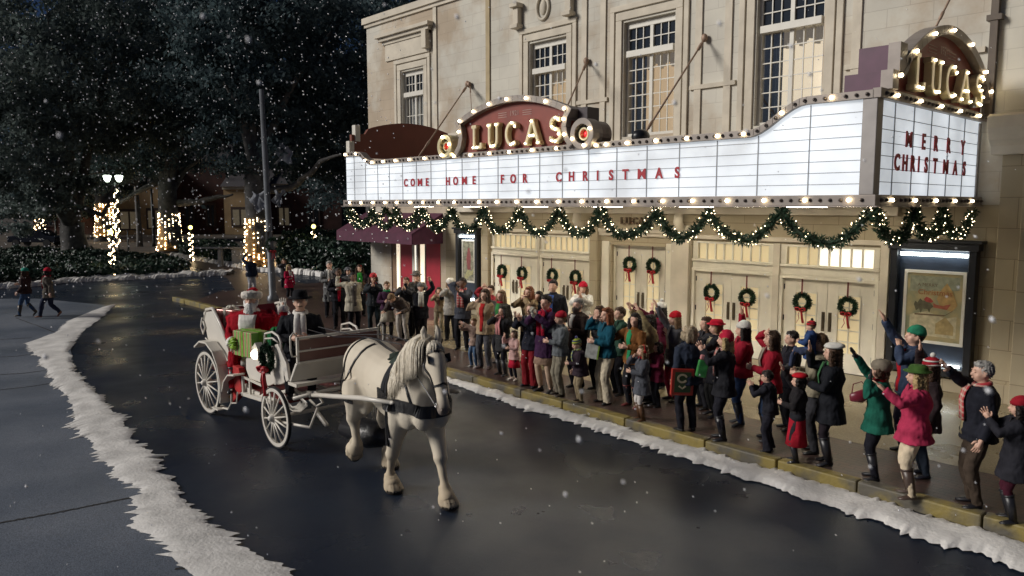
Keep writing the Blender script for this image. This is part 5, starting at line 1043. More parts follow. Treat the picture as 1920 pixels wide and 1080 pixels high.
crowd(1009, 545, 1010, None, 'person in dark navy coat half hidden beside the plum coat', 0, hh=1.6, coat=((.02, .024, .04), .42, 1.1), legs=('trousers', BK), hair=('bob', 'dark'), L='mouth', Rr='mouth')
crowd(916, 534, 920, None, 'person in dark red waistcoat and pale sleeves behind the tan coats', 0, hh=1.62, coat=((.30, .03, .04), .44, 1.1), legs=('trousers', (.07, .07, .08)), hair=('short', 'brown'), Rr=('px', 902, 530), L='mouth')
crowd(760, 519, 763, None, 'person in dark grey coat just behind the bending man', 0, hh=1.64, coat=((.05, .05, .055), .42, 1.1), legs=('trousers', BK), hair=('short', 'brown'), L='clap', Rr='clap')
crowd(1318, 592, 1320, None, 'woman in dark coat between the curly haired woman and the red brimmed hat', 0, hh=1.62, sex='f', coat=((.03, .03, .035), .40, 1.15), legs=('trousers', BK), hair=('long', 'brown'), L='clap', Rr='clap')
crowd(1474, 618, 1478, None, 'person in black jacket behind the girl in the red dress', 0, hh=1.58, coat=((.014, .014, .02), .44, 1.1), legs=('trousers', BK), hair=('short', 'dark'), L='front', Rr='front')
# --- beyond the carriage
crowd(545, 496, 543, 563, 'blonde woman in long red and black coat with white scarf beyond the coachman', 30, z0=.0, sex='f', coat=((.38, .012, .05), .36, 1.2), legs=('trousers', BK), hair=('long', 'blonde'), scarf=(W_, 2), L='down', Rr='front', glove=(.5, .03, .12), group=None)
crowd(537, 485, 534, 545, 'person in grey coat standing behind the tall metal pole', 0, z0=.0, coat=((.07, .07, .075), .42, 1.1), legs=('trousers', BK), hair=('long', 'sandy'), L='mouth', Rr='mouth', group=None)
crowd(474, 479, 472, 553, 'man in navy jacket and pale trousers waving beside the wrapped oak', 30, z0=.0, coat=((.02, .028, .05), .47, 1.1), legs=('trousers', (.42, .44, .48)), shoes=('shoe', BK), hair=('short', 'dark'), Rr=('px', 461, 472), L='down', build=1.12, group=None)
crowd(51, 497, 45, 593, 'woman in dark brown jacket, green beanie and white scarf walking left', 0, z0=.0, hh=1.62, sex='f', coat=((.05, .03, .028), .48, 1.08), legs=('jeans', (.05, .09, .17)), shoes=('boot', (.06, .045, .03)), hat=('beanie', (.03, .28, .20)), hair=('long', 'brown'), scarf=(W_, 1), L=('swing', .1), Rr='front', step=1, group='pair walking across the forecourt') if 0 else None
def walker(fu, fv, face, label, **kw):
    p = gp(fu, fv, .006); return person(tuple(p), kw.pop('h'), face, label, group='pair walking across the forecourt', **kw)
WD = math.degrees(math.atan2(-_rt[1], -_rt[0]))
walker(52, 594, WD, 'woman in dark brown jacket, green beanie and white scarf walking left', h=1.63, sex='f', coat=((.05, .03, .028), .48, 1.08), legs=('jeans', (.05, .09, .17)), shoes=('boot', (.06, .045, .03)), hat=('beanie', (.03, .28, .20)), hair=('long', 'brown'), scarf=(W_, 1), L=('swing', .1), Rr='front', step=1)
walker(94, 597, WD, 'woman in long grey brown coat with red scarf and red hat walking left', h=1.66, sex='f', coat=((.11, .095, .08), .42, 1.15), legs=('trousers', (.02, .026, .05)), shoes=('shoe', (.20, .08, .04)), hat=('beanie', (.46, .015, .04)), hair=('bob', 'dark'), scarf=((.45, .012, .03), 2), L=('swing', -.1), Rr=('swing', .12), step=1.25)
# baby carried by the man in tan
mp_ = mn[0].location; _p = wd(1519, 650, depth(mp_) - .2)
person((_p[0], _p[1], _p[2] - .52), .88, math.degrees(math.atan2(CAR[1] - mp_.y, CAR[0] - mp_.x)) - 20, 'baby in blue coat and red knitted hat held by the man in tan', coat=((.03, .06, .16), .40, 1.1), legs=('trousers', (.04, .05, .09)), hat=('striped', (.40, .02, .03), (.02, .03, .03)), hair=('short', 'sandy'), L='front', Rr='front', vox=.008, group='children cheering on the sidewalk', seat=True)
# things carried
def carried(name, label, cat, u, v, base, up, f):
    p = wd(u, v, depth(base) - up); o = empty(name, tuple(p), 0, label, cat); f(o); return o
def giftbag(o):
    b = MB(); b.box(-.11, .11, -.05, .05, -.16, .14); b.build('bag', mat('silver_foil', (.55, .56, .52), .25, .35, var=.3, scale=14), o, bevel=.008); part('bag_side', mat('lime_paper', (.25, .42, .05), .5, var=.2), o, (.112, .125, -.052, .052, -.16, .14))
    b = MB(); b.tube([(-.06, 0, .14), (-.03, 0, .24), (.03, 0, .24), (.06, 0, .14)], .004, 6); b.build('handle', black, o)
o = carried('gift_bag', 'shiny silver and lime gift bag held by the red haired woman', 'bag', 1111, 655, rb[0].location * 0 + V(tuple(gp(1136, 755, SW))), .2, giftbag); o.rotation_euler = (0, .15, YAW - .3)
def book(o):
    part('cover', mat('tin_red', (.36, .03, .02), .4, var=.15), o, (-.18, .18, -.03, .03, -.21, .21), bevel=.012)
    part('picture_panel', mat('dark_green_ink', (.03, .06, .02), .5), o, (-.13, .13, -.034, -.03, -.16, .16))
    b = MB(); stroke(b, arc(-.01, .06, .07, .06, 20, 330, 14), .03, -.04, -.034); stroke(b, [(-.06, -.06), (0, -.1), (.05, -.06)], .025, -.04, -.034); b.build('picture', mat('cream_ink', (.5, .42, .28), .5), o)
    b = MB(); b.tube([(-.05, 0, .21), (-.04, 0, .27), (.04, 0, .27), (.05, 0, .21)], .008, 6); b.build('handle', black, o)
o = carried('case', 'red square tin case with a cream picture, carried by the curly haired woman', 'case', 1279, 716, rb[0].location, .25, book); o.rotation_euler = (0, .05, YAW + .1)
def purse(o): b = MB(); b.tube([(-.13, 0, -.02), (0, 0, -.05), (.13, 0, -.01)], [(.03, .05), (.06, .09), (.03, .05)], 12); b.build('bag', mat('wine_leather', (.16, .015, .03), .35, var=.2), o, smooth=True); b = MB(); b.tube([(-.1, 0, .02), (-.05, 0, .14), (.06, 0, .14), (.11, 0, .03)], .007, 6); b.build('strap', MATS['wine_leather'], o)
o = carried('handbag', 'wine red handbag hanging beside the green jacket', 'bag', 1612, 737, V(tuple(gp(1640, 898, SW))), .1, purse); o.rotation_euler = (0, -.3, YAW)
o = carried('gift_bag', 'green and pink patterned gift bag in front of the clapping blonde woman', 'bag', 1317, 690, V(tuple(gp(1355, 824, SW))), .2, lambda o: (part('bag', mat('green_foil', (.06, .30, .08), .3, .3, var=.4, scale=14), o, (-.08, .08, -.04, .04, -.14, .12), bevel=.02), part('tissue', mat('pink_tissue', (.5, .2, .2), .7), o, (-.07, .07, -.03, .03, .12, .2), bevel=.02))); o.rotation_euler = (0, .2, YAW)
# ------------------------------------------------------------------ the white horse (local: x forward, y left, z up)
HO = V((-8.31, 5.60, 0)); HROT = R(-7)
def horse():
    b = MB(); yz = lambda pts, rad: b.tube(pts, rad, 20, up=(0, 0, 1))
    # trunk: across (y), up (z)
    rows = [(-1.10, 1.52, .14, .16), (-1.06, 1.50, .26, .30), (-.94, 1.47, .34, .37), (-.78, 1.44, .375, .42), (-.55, 1.43, .365, .43), (-.28, 1.39, .335, .415), (.0, 1.33, .35, .44), (.28, 1.33, .355, .47), (.52, 1.38, .335, .49), (.72, 1.40, .33, .46), (.88, 1.34, .30, .38), (.99, 1.28, .24, .27), (1.04, 1.26, .14, .15)]
    b.rings([[(x, ry * math.cos(2 * PI * j / 24) * (1 + .05 * math.sin(2 * PI * j / 24)), zc + rz * math.sin(2 * PI * j / 24)) for j in range(24)] for x, zc, ry, rz in rows])
    for sy in (-1, 1):
        b.ell((-.72, sy * .20, 1.36), (.30, .19, .42), 16, 12); b.ell((.66, sy * .17, 1.28), (.26, .17, .36), 16, 12); b.ell((.93, sy * .11, 1.16), (.15, .14, .20), 14, 10)
        b.ell((-.50, sy * .22, 1.12), (.20, .12, .26), 12, 8)
    # neck, bent a little towards the camera
    nk = [(.58, 0, 1.50), (.78, -.01, 1.68), (.95, -.03, 1.86), (1.07, -.07, 1.99), (1.16, -.11, 2.06)]
    b.tube(nk, [(.24, .40), (.185, .34), (.15, .27), (.12, .21), (.10, .15)], 20, up=(-1, 0, 1))
    b.tube([(.82, 0, 1.28), (.98, -.03, 1.58), (1.08, -.06, 1.82)], [(.16, .16), (.13, .13), (.09, .09)], 14)
    # head
    hy = R(-8); f = V((math.cos(hy), math.sin(hy), 0)); s = V((-math.sin(hy), math.cos(hy), 0)); P0 = V((1.20, -.13, 2.06)); dn = (f * .42 + V((0, 0, -1))).normalized(); fr_ = (f * 1 + V((0, 0, .42))).normalized()
    def hp(t, fw=0, sd=0): return P0 + dn * t + fr_ * fw + s * sd
    ts = [(-.03, .02, .07, .075), (.05, .03, .095, .115), (.15, .035, .112, .148), (.25, .03, .112, .165), (.36, .03, .096, .145), (.47, .035, .078, .112), (.58, .04, .070, .092), (.68, .045, .072, .088), (.75, .04, .074, .086), (.80, .03, .064, .070), (.825, .025, .035, .04)]
    b.rings([[hp(t, fw) + s * (rs * math.cos(a)) + fr_ * (rf * math.sin(a) * (1 if math.sin(a) > 0 else 1.0)) for a in [2 * PI * j / 20 for j in range(20)]] for t, fw, rs, rf in ts])
    for sd in (-1, 1):
        b.ell(hp(.24, -.06, sd * .065), (.09, .09, .12), 12, 8); b.ell(hp(.20, .095, sd * .088), (.038, .038, .035), 10, 8); b.tube([hp(.25, .10, sd * .05), hp(.5, .09, sd * .04)], [.03, .02], 8)
        b.tube([hp(-.02, .02, sd * .065), hp(-.10, .03, sd * .085), hp(-.18, .035, sd * .092), hp(-.25, .03, sd * .078)], [(.044, .034), (.058, .030), (.046, .024), (.012, .012)], 10, up=fr_)
        b.ell(hp(.755, .085, sd * .045), (.028, .028, .03), 8, 6)
    # legs
    def leg(pts, rad): b.tube(pts, [r * (1.05, 1.12, 1.18, 1.2, 1.22, 1.0, .98, 1.08, 1.08, 1.05)[i] for i, r in enumerate(rad)], 16, up=(1, 0, 0))
    legs = {
     'rf': ([(.52, -.19, 1.25), (.47, -.20, 1.00), (.36, -.20, .78), (.27, -.19, .56), (.235, -.19, .50), (.21, -.185, .42), (.16, -.18, .26), (.145, -.18, .17), (.20, -.18, .10), (.245, -.18, .055)], [.19, .150, .098, .075, .078, .062, .052, .082, .105, .10]),
     'lf': ([(.60, .19, 1.25), (.63, .19, 1.02), (.74, .18, .82), (.85, .165, .61), (.87, .16, .55), (.895, .155, .47), (.985, .14, .29), (1.03, .13, .18), (1.09, .12, .115), (1.14, .115, .07)], [.19, .150, .098, .075, .078, .062, .052, .080, .100, .098]),
     'rh': ([(-.66, -.20, 1.30), (-.60, -.24, 1.08), (-.72, -.23, .92), (-.88, -.21, .78), (-.925, -.205, .70), (-.89, -.20, .60), (-.85, -.20, .44), (-.845, -.20, .36), (-.885, -.20, .28), (-.93, -.20, .23)], [.26, .22, .145, .095, .085, .068, .060, .085, .108, .10]),
     'lh': ([(-.66, .20, 1.30), (-.56, .24, 1.05), (-.66, .23, .88), (-.80, .22, .72), (-.835, .215, .65), (-.80, .21, .56), (-.72, .21, .32), (-.70, .21, .18), (-.655, .21, .11), (-.62, .21, .055)], [.26, .22, .145, .095, .085, .068, .058, .082, .108, .10])}
    for p, r in legs.values(): leg(p, r)
    ex = MB()
    for sd in (-1, 1):
        ex.ell(hp(.205, .118, sd * .098), (.020, .020, .022), 10, 8, mi=1)
        ex.tube([hp(.77, .118, sd * .048), hp(.785, .10, sd * .056)], [.014, .010], 6, mi=1)
        ex.tube([hp(-.04, .052, sd * .070), hp(-.12, .056, sd * .088), hp(-.19, .048, sd * .083)], [(.012, .01), (.022, .006), (.004, .004)], 8, up=fr_, mi=2)
    o = grow('horse', b, [horse_m, black, mat('inner_ear', (.30, .24, .22), .8)], None, .017, 7, ex, .6)
    o.location = HO; o.rotation_euler = (0, 0, HROT)
    tag(o, 'large white draft horse in black harness walking ahead of the white carriage', 'horse')
    return o, hp, s, fr_, dn, legs
ho, hp, hs_, hf_, hdn, hlegs = horse(); finish()
_mx, _rp = noise_mix(horse_m, 1.3, (.72, .65, .53), (.63, .55, .43), .35, .65)
_n = horse_m.node_tree; _p = _n.nodes['Principled BSDF']; _tc = _n.nodes.new('ShaderNodeTexCoord')
def _blend(prev, fac, col): m = _n.nodes.new('ShaderNodeMix'); m.data_type = 'RGBA'; m.inputs[7].default_value = (*col, 1); _n.links.new(prev, m.inputs[6]); _n.links.new(fac, m.inputs[0]); return m.outputs[2]
_vd = _n.nodes.new('ShaderNodeVectorMath'); _vd.operation = 'DISTANCE'; _vd.inputs[1].default_value = tuple(hp(.80, .05, 0)); _n.links.new(_tc.outputs['Object'], _vd.inputs[0])
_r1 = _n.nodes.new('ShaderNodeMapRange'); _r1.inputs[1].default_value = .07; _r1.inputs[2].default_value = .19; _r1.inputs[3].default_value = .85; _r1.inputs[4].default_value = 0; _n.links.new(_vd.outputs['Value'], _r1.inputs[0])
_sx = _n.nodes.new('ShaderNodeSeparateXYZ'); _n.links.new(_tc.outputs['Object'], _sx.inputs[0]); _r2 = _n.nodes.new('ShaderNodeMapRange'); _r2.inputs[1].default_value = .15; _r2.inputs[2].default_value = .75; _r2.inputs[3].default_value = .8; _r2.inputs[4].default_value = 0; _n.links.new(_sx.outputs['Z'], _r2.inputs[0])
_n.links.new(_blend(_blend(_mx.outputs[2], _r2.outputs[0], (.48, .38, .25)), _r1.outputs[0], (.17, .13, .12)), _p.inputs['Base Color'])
tree_ = BVHTree.FromPolygons([v.co.copy() for v in ho.data.vertices], [tuple(p.vertices) for p in ho.data.polygons])
for k, (p, r) in hlegs.items():
    q, q2 = V(p[-2]), V(p[-1]); h = MB(); d = (q2 - q).normalized(); u = V((0, 0, -1)) if k != 'rh' else V((-.75, 0, -.66)); fwd = V((1, 0, 0)) if k != 'rh' else V((.66, 0, -.75))
    c = q2 - u * .03 + fwd * .0; h.rings([[c + u * t + fwd * (r0 * 1.1 * math.cos(a) + off) + V((0, 1, 0)) * r0 * math.sin(a) for a in [2 * PI * j / 16 for j in range(16)]] for t, r0, off in ((.0, .094, 0), (.05, .108, .012), (.082, .112, .018))]); h.build('hoof', mat('hoof', (.035, .028, .024), .5, var=.3), ho, smooth=True)
    # feathering: long hair bell round the fetlock
    fb = MB(); P = V(p[-4]).lerp(V(p[-3]), .5); ax = (q2 - u * .0 - P); NS = 40; rs = []
    for t, rr_ in ((0, r[-3] * 1.02), (.25, r[-3] * 1.18), (.5, .105), (.75, .128), (.95, .138), (1.06, .128), (1.0, .09)):
        c = P + ax * t + u * .01; rs.append([c + fwd * (rr_ * (1 + .05 * math.sin(j * 5.3) * t + .03 * math.sin(j * 11.7) * t) * math.cos(2 * PI * j / NS) * 1.04) + V((0, 1, 0)) * rr_ * (1 + .05 * math.sin(j * 5.3) * t) * math.sin(2 * PI * j / NS) * .92 + u * (.014 * math.sin(j * 3.7) * t) for j in range(NS)])
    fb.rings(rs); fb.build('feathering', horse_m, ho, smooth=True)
# mane and forelock, tail
mane = MB(); NK = [V(p) for p in [(.52, 0, 1.90), (.66, -.02, 2.03), (.82, -.04, 2.14), (.98, -.07, 2.21), (1.10, -.11, 2.23), (1.18, -.12, 2.20)]]
def npt(t): x = t * (len(NK) - 1); i = min(int(x), len(NK) - 2); return NK[i].lerp(NK[i + 1], x - i)
for i in range(760):
    t = random.random(); a = npt(t); a = a + V((random.uniform(-.02, .02), random.uniform(-.03, .01), -.05)); ln = random.uniform(.48, .78) * (1 - .25 * t); side = -1
    pts = [a]; d0 = V((random.uniform(-.03, .05), side, .25)).normalized(); p = a
    for k in range(7):
        f_ = k / 6; d = d0.lerp(V((random.uniform(-.08, .16), -.10, -1)), min(1, f_ * 1.7 + .15)).normalized(); p = p + d * ln / 6.5
        n_, nn, _, dist = tree_.find_nearest(p)
        if n_ and (p - n_).dot(nn) < .012: p = n_ + nn * random.uniform(.012, .035)
        pts.append(p)
    mane.tube(pts, [.007, .009, .010, .010, .009, .006, .004, .0015], 4)
for i in range(40):
    a = hp(-.03, .05, random.uniform(-.05, .05)); pts = [a]; p = a
    for k in range(4): p = p + hdn * random.uniform(.03, .055) + hf_ * (.02 if k == 0 else -.005) + hs_ * random.uniform(-.014, .014); n_, nn, _, dist = tree_.find_nearest(p); p = (n_ + nn * .015) if (p - n_).dot(nn) < .012 else p; pts.append(p)
    mane.tube(pts, [.010, .013, .012, .008, .002], 5)
manem = mat('mane_hair', (.72, .65, .53), .6, var=.2, scale=20, bump=.3, bscale=60); mane.build('mane', manem, ho, smooth=True)
tl = MB()
for i in range(60): y = random.uniform(-.05, .05); tl.tube([(-1.06, y * .5, 1.62), (-1.20, y, 1.52), (-1.26 + random.uniform(-.03, .03), y * 1.6, 1.2), (-1.22 + random.uniform(-.05, .05), y * 2, random.uniform(.75, .95))], [.02, .022, .018, .004], 5)
tl.build('tail', manem, ho, smooth=True)
def strap(name, pts, w_, m=leather, off=.010, n=60, snap=True, parent=None, closed=False):
    P = [V(p) for p in pts]; s = [0]
    for a, c in zip(P, P[1:]): s.append(s[-1] + (c - a).length)
    Q = []; N = []
    for i in range(n + 1):
        t = s[-1] * i / n; k = max(j for j in range(len(s)) if s[j] <= t + 1e-9); k = min(k, len(P) - 2); q = P[k].lerp(P[k + 1], (t - s[k]) / max(1e-9, s[k + 1] - s[k]))
        h_, nn, _, d = tree_.find_nearest(q)
        if snap: Q.append(h_ + nn * off); N.append(nn)
        else: Q.append(q if (q - h_).dot(nn) > off else h_ + nn * off); N.append(nn)
    for _ in range(2): Q = [Q[0]] + [(Q[i - 1] + Q[i] * 2 + Q[i + 1]) / 4 for i in range(1, n)] + [Q[-1]]
    b = MB(); rs = []
    for i, q in enumerate(Q):
        tg = (Q[min(i + 1, n)] - Q[max(i - 1, 0)]).normalized(); sd = tg.cross(N[i]).normalized(); nn = sd.cross(tg) * -1
        if nn.dot(N[i]) < 0: nn = -nn
        rs.append([q + sd * w_ / 2 - nn * .012, q + sd * w_ / 2 + nn * .005, q - sd * w_ / 2 + nn * .005, q - sd * w_ / 2 - nn * .012])
    b.rings(rs); return b.build(name, m, parent or ho)
def loop(x0, zc, ry, rz, a0=0, a1=360, tilt=0, n=24): return [(x0 + tilt * math.sin(R(a)), ry * math.cos(R(a)), zc + rz * math.sin(R(a))) for a in np.linspace(a0, a1, n)]
strap('girth_strap', loop(.34, 1.36, .7, .8, -62, 242, .02), .075)
strap('girth_strap', loop(.42, 1.36, .7, .8, -50, 230, -.02), .04)
strap('breeching_strap', loop(-.84, 1.44, .6, .6, -88, 268), .03, off=.012)
strap('back_strap', [(.36, 0, 2.1), (0, 0, 2.0), (-.4, 0, 2.1), (-.9, 0, 2.1), (-1.04, 0, 1.8)], .035)
strap('breeching_strap', [(-.35, -.6, 1.05), (-.8, -.6, 1.12), (-1.2, -.35, 1.2), (-1.35, 0, 1.22), (-1.2, .35, 1.2), (-.8, .6, 1.12), (-.35, .6, 1.05)], .045)
strap('breeching_strap', [(-.42, -.1, 2), (-.5, -.4, 1.7), (-.7, -.6, 1.3), (-.8, -.6, 1.12)], .025)
strap('breast_collar', [(.20, -.6, 1.32), (.55, -.6, 1.30), (.85, -.5, 1.26), (1.05, -.3, 1.24), (1.15, 0, 1.23), (1.05, .3, 1.24), (.85, .5, 1.26), (.3, .6, 1.30)], .15, off=.016)
strap('neck_strap', [(.62, -.6, 1.32), (.55, -.4, 1.7), (.48, 0, 2.2), (.55, .4, 1.7), (.62, .6, 1.3)], .028)
strap('neck_strap', [(1.02, -.35, 1.24), (.86, -.32, 1.5), (.7, -.4, 1.75)], .022)
sp_ = MB(); strap('saddle_pad', [(.37, -.35, 1.82), (.37, -.2, 2.0), (.37, 0, 2.1), (.37, .2, 2.0), (.37, .35, 1.8)], .26, mat('green_saddle_pad', (.02, .035, .025), .7), off=.014)
strap('saddle_cloth', [(.10, -.22, 1.9), (.18, -.1, 2), (.2, 0, 2)], .20, MATS['green_saddle_pad'], off=.010)
# bridle
br = empty('bridle'); br.parent = ho
def hpt(l): return [hp(*q) for q in l]
for sd in (-1, 1):
    strap('cheek_strap', hpt([(-.04, .0, sd * .2), (.1, .04, sd * .25), (.28, .05, sd * .25), (.45, .05, sd * .25), (.62, .04, sd * .2), (.70, .04, sd * .2)]), .020, off=.007, n=24, parent=br)
    q = hp(.18, .115, sd * .115); b = MB(); b.obox(q, hs_ * .006, hdn * .052, (hf_ * .8 + hs_ * sd * .5).normalized() * .048); b.build('blinder', leather, br, bevel=.004)
    b = MB(); a = hp(.70, .04, sd * .085); b.tube([a + hdn * .025 * math.cos(t) + hf_ * .025 * math.sin(t) for t in np.linspace(0, 2 * PI, 14)], .005, 6); b.build('bit_ring', mat('steel', (.5, .5, .5), .25, 1, var=0), br)
strap('brow_band', hpt([(.07, .05, -.3), (.07, .2, -.1), (.07, .25, 0), (.07, .2, .1), (.07, .05, .3)]), .022, off=.008, n=24, parent=br)
strap('nose_band', hpt([(.50, -.05, -.3), (.50, .1, -.25), (.50, .3, 0), (.50, .1, .25), (.50, -.05, .3)]), .022, off=.008, n=24, parent=br)
strap('throat_lash', hpt([(.0, .0, -.2), (.15, -.1, -.3), (.22, -.3, 0), (.15, -.1, .3), (0, 0, .2)]), .018, off=.008, n=24, parent=br)
b = MB(); b.tube(hpt([(.06, .16, 0), (.12, .15, 0), (.16, .15, 0)]), [(.01, .01), (.026, .01), (.006, .006)], 8, up=hs_); b.build('forehead_drop', leather, br, smooth=True)

# ------------------------------------------------------------------ carriage
CG = empty('horse_carriage', (-12.1, 5.95, 0), 0, 'white open carriage with spoked wheels, full of presents, drawn by the white horse', 'carriage')
CX = V((-12.1, 5.95, 0))
def cpt(p): return (p[0] - CX.x, p[1] - CX.y, p[2])
def cb(b, name, m=carwhite, parent=None, smooth=False, bevel=0):
    b.v = [cpt(p) for p in b.v]; return b.build(name, m, parent or CG, smooth, bevel)
tyre = mat('black_rubber', (.015, .015, .017), .6)
def wheel(x, y, r, out, n=14, label=None):
    w_ = MB(); z = r; N = 40
    def hoop(r0, r1, y0, y1, b): b.rings([[(x + math.cos(a) * q[0], y + q[1], z + math.sin(a) * q[0]) for q in ((r0, y0), (r1, y0), (r1, y1), (r0, y1))] for a in [2 * PI * j / N for j in range(N)]], closed=True)
    hoop(r - .075, r - .022, -.024, .024, w_); rim = cb(w_, 'wheel', carwhite, bevel=.004)
    t = MB(); hoop(r - .022, r, -.022, .022, t); cb(t, 'tyre', tyre, rim)
    for k in range(n):
        a = 2 * PI * (k + .5) / n; s = MB(); e = V((math.cos(a), 0, math.sin(a))); c = V((x, y, z)); s.tube([c + e * .05 + V((0, out * .045, 0)), c + e * (r * .55) + V((0, out * .02, 0)), c + e * (r - .07)], [.017, .013, .015], 6); cb(s, 'spoke', carwhite, rim, True)
    h = MB(); h.tube([(x, y - out * .05, z), (x, y + out * .05, z), (x, y + out * .10, z), (x, y + out * .12, z)], [.075, .07, .045, .03], 16); cb(h, 'hub', carwhite, rim, True)
YN, YR = 5.10, 6.80
for x, r, n in ((-10.84, .475, 14), (-13.50, .57, 16)):
    for y, o in ((YN, -1), (YR, 1)): wheel(x, y, r, o, n)
b = MB(); b.tube([(-10.84, YN, .475), (-10.84, YR, .475)], .03, 8); cb(b, 'axle'); b = MB(); b.tube([(-13.5, YN, .57), (-13.5, YR, .57)], .03, 8); cb(b, 'axle')
# leaf springs
for y in (5.38, 6.52):
    for x, z in ((-10.84, .52), (-13.5, .62)):
        b = MB()
        for k in range(3):
            L_ = .48 - .1 * k; b.tube([(x - L_, y, z + .20), (x - L_ * .5, y, z + .06 + .014 * k), (x, y, z + .02 + .014 * k), (x + L_ * .5, y, z + .06 + .014 * k), (x + L_, y, z + .20)], [(.028, .007)] * 5, 6, up=(0, 1, 0))
        b.tube([(x - .48, y, z + .2), (x, y, z + .34), (x + .48, y, z + .2)], [(.028, .008)] * 3, 6, up=(0, 1, 0)); cb(b, 'leaf_spring', carwhite)
b = MB(); b.tube([(-10.84 + .46 * math.cos(a), 5.95 + .46 * math.sin(a), .80) for a in np.linspace(0, 2 * PI, 30)], .022, 8); b.bar((-11.3, 5.95, .78), (-10.38, 5.95, .78), .05); b.bar((-10.84, 5.4, .76), (-10.84, 6.5, .76), .06); cb(b, 'turntable_ring', carwhite, smooth=True)
# body
def side_poly(y0, y1, poly, name, m=carwhite, bev=.01): b = MB(); b.prism(poly, y0, y1, 'y'); return cb(b, name, m, bevel=bev)
rear = [(-13.98, 1.62), (-13.88, 1.78), (-13.62, 1.82), (-13.3, 1.58), (-12.98, 1.28), (-12.86, 1.02), (-12.80, .74), (-13.0, .72), (-13.3, .80), (-13.62, 1.0), (-13.86, 1.3)]
front = [(-12.22, 1.30), (-12.12, 1.26), (-12.05, 1.36), (-11.86, 1.46), (-11.25, 1.50), (-11.18, .92), (-11.40, .84), (-12.12, .84), (-12.24, .98)]
for y in (5.26, 6.60):
    side_poly(y, y + .05, rear, 'rear_side_panel'); side_poly(y, y + .05, front, 'front_side_panel')
    side_poly(y + .003, y + .047, [(-12.84, .56), (-11.2, .56), (-11.2, .66), (-12.2, .66), (-12.3, .72), (-12.84, .72)], 'door_sill')
    b = MB(); b.tube([(-14.0, y + .02, 1.62), (-13.9, y + .02, 1.82), (-13.62, y + .02, 1.87), (-13.28, y + .02, 1.62), (-12.95, y + .02, 1.3)], .03, 8); cb(b, 'side_rail', smooth=True)
b = MB(); b.box(-12.85, -11.1, 5.31, 6.6, .58, .63); b.box(-13.9, -12.85, 5.31, 6.6, .72, .78); cb(b, 'floor', maroon)
b = MB(); b.prism([(-14.02, 1.66), (-13.90, 1.84), (-13.6, 1.0), (-13.5, .76), (-13.66, .76)], 5.31, 6.6, 'y'); cb(b, 'seat_back', mat('red_velvet', (.14, .008, .018), .9, var=.25), bevel=.03)
b = MB(); b.box(-13.6, -13.0, 5.315, 6.595, .78, 1.12); cb(b, 'rear_seat', MATS['red_velvet'], bevel=.04)
b = MB(); b.tube([(-14.0, 5.28, 1.72), (-14.03, 5.95, 1.78), (-14.0, 6.63, 1.72)], .05, 8); cb(b, 'folded_hood_rail', smooth=True)
# side brackets of the folded hood
for y in (5.24, 6.68):
    b = MB(); b.tube([(-14.02, y, 1.66), (-14.1, y, 1.5), (-14.0, y, 1.36), (-13.9, y, 1.5), (-13.98, y, 1.6)], .016, 6); b.tube([(-13.9, y, 1.3), (-13.4, y, 1.12), (-12.9, y, .85)], .014, 6); cb(b, 'hood_iron', smooth=True)
# mudguards
for y in (5.03, 6.72):
    b = MB(); pts = [(-14.12, 1.32), (-13.98, 1.36), (-13.72, 1.24), (-13.42, 1.0), (-13.16, .72), (-13.02, .5), (-12.98, .34)]
    pp = [(-13.5 + .70 * math.cos(R(a)), .57 + .74 * math.sin(R(a))) for a in (128, 105, 80, 55, 32, 10, -12, -20)]
    stroke(b, pp, .035, y, y + .20); cb(b, 'rear_mudguard', bevel=.008)
    b = MB(); pp = [(-12.84, .36), (-12.80, .52), (-12.70, .72), (-12.52, .86), (-12.26, .90)]; stroke(b, pp, .03, y + .02, y + .22); cb(b, 'step_mudguard', bevel=.008)
    yy = y + .1
    b = MB(); b.tube([(-12.55, yy, .60), (-12.58, yy, .36), (-12.72, yy, .22), (-12.95, yy, .20)], .018, 6); b.obox((-13.02, yy - .02, .19), (.14, 0, 0), (0, .10, 0), (0, 0, .012)); b.tube([(-12.3, yy, .60), (-12.36, yy, .40), (-12.56, yy, .36)], .014, 6); cb(b, 'step', bevel=.004)
b = MB()
for x in (-12.28, -12.0): b.bar((x, 5.22, .86), (x, 5.22, .56), .035)
b.bar((-12.3, 5.22, .56), (-11.15, 5.22, .62), .06); b.bar((-12.3, 5.22, .85), (-11.3, 5.22, .82), .03); cb(b, 'side_frame')
# coachman's box
b = MB(); b.box(-11.62, -11.15, 5.36, 6.55, 1.12, 1.30); cb(b, 'driver_seat', MATS['red_velvet'], bevel=.03)
side_poly(5.24, 5.29, [(-11.16, .90), (-11.1, 1.55), (-11.0, 1.58), (-10.72, 1.30), (-10.66, 1.06), (-10.9, .96)], 'seat_side_panel'); side_poly(6.62, 6.67, [(-11.16, .90), (-11.1, 1.55), (-11.0, 1.58), (-10.72, 1.30), (-10.66, 1.06), (-10.9, .96)], 'seat_side_panel')
for y in (5.26, 6.64):
    b = MB(); b.tube([(-11.50, y, 1.46), (-11.46, y, 1.68), (-11.2, y, 1.74), (-11.0, y, 1.70), (-10.92, y, 1.62), (-10.92, y, 1.42)], .018, 8); b.tube([(-11.46, y, 1.60), (-11.2, y, 1.64), (-11.02, y, 1.60)], .014, 8); cb(b, 'seat_rail', smooth=True)
b = MB(); b.box(-11.2, -10.45, 5.26, 6.64, .98, 1.03); cb(b, 'footboard')
b = MB(); b.prism([(-10.48, 1.09), (-10.43, 1.09), (-10.22, 1.38), (-10.27, 1.40)], 5.16, 6.62, 'y'); cb(b, 'dash_slope', bevel=.008)
da = empty('dash'); da.parent = CG
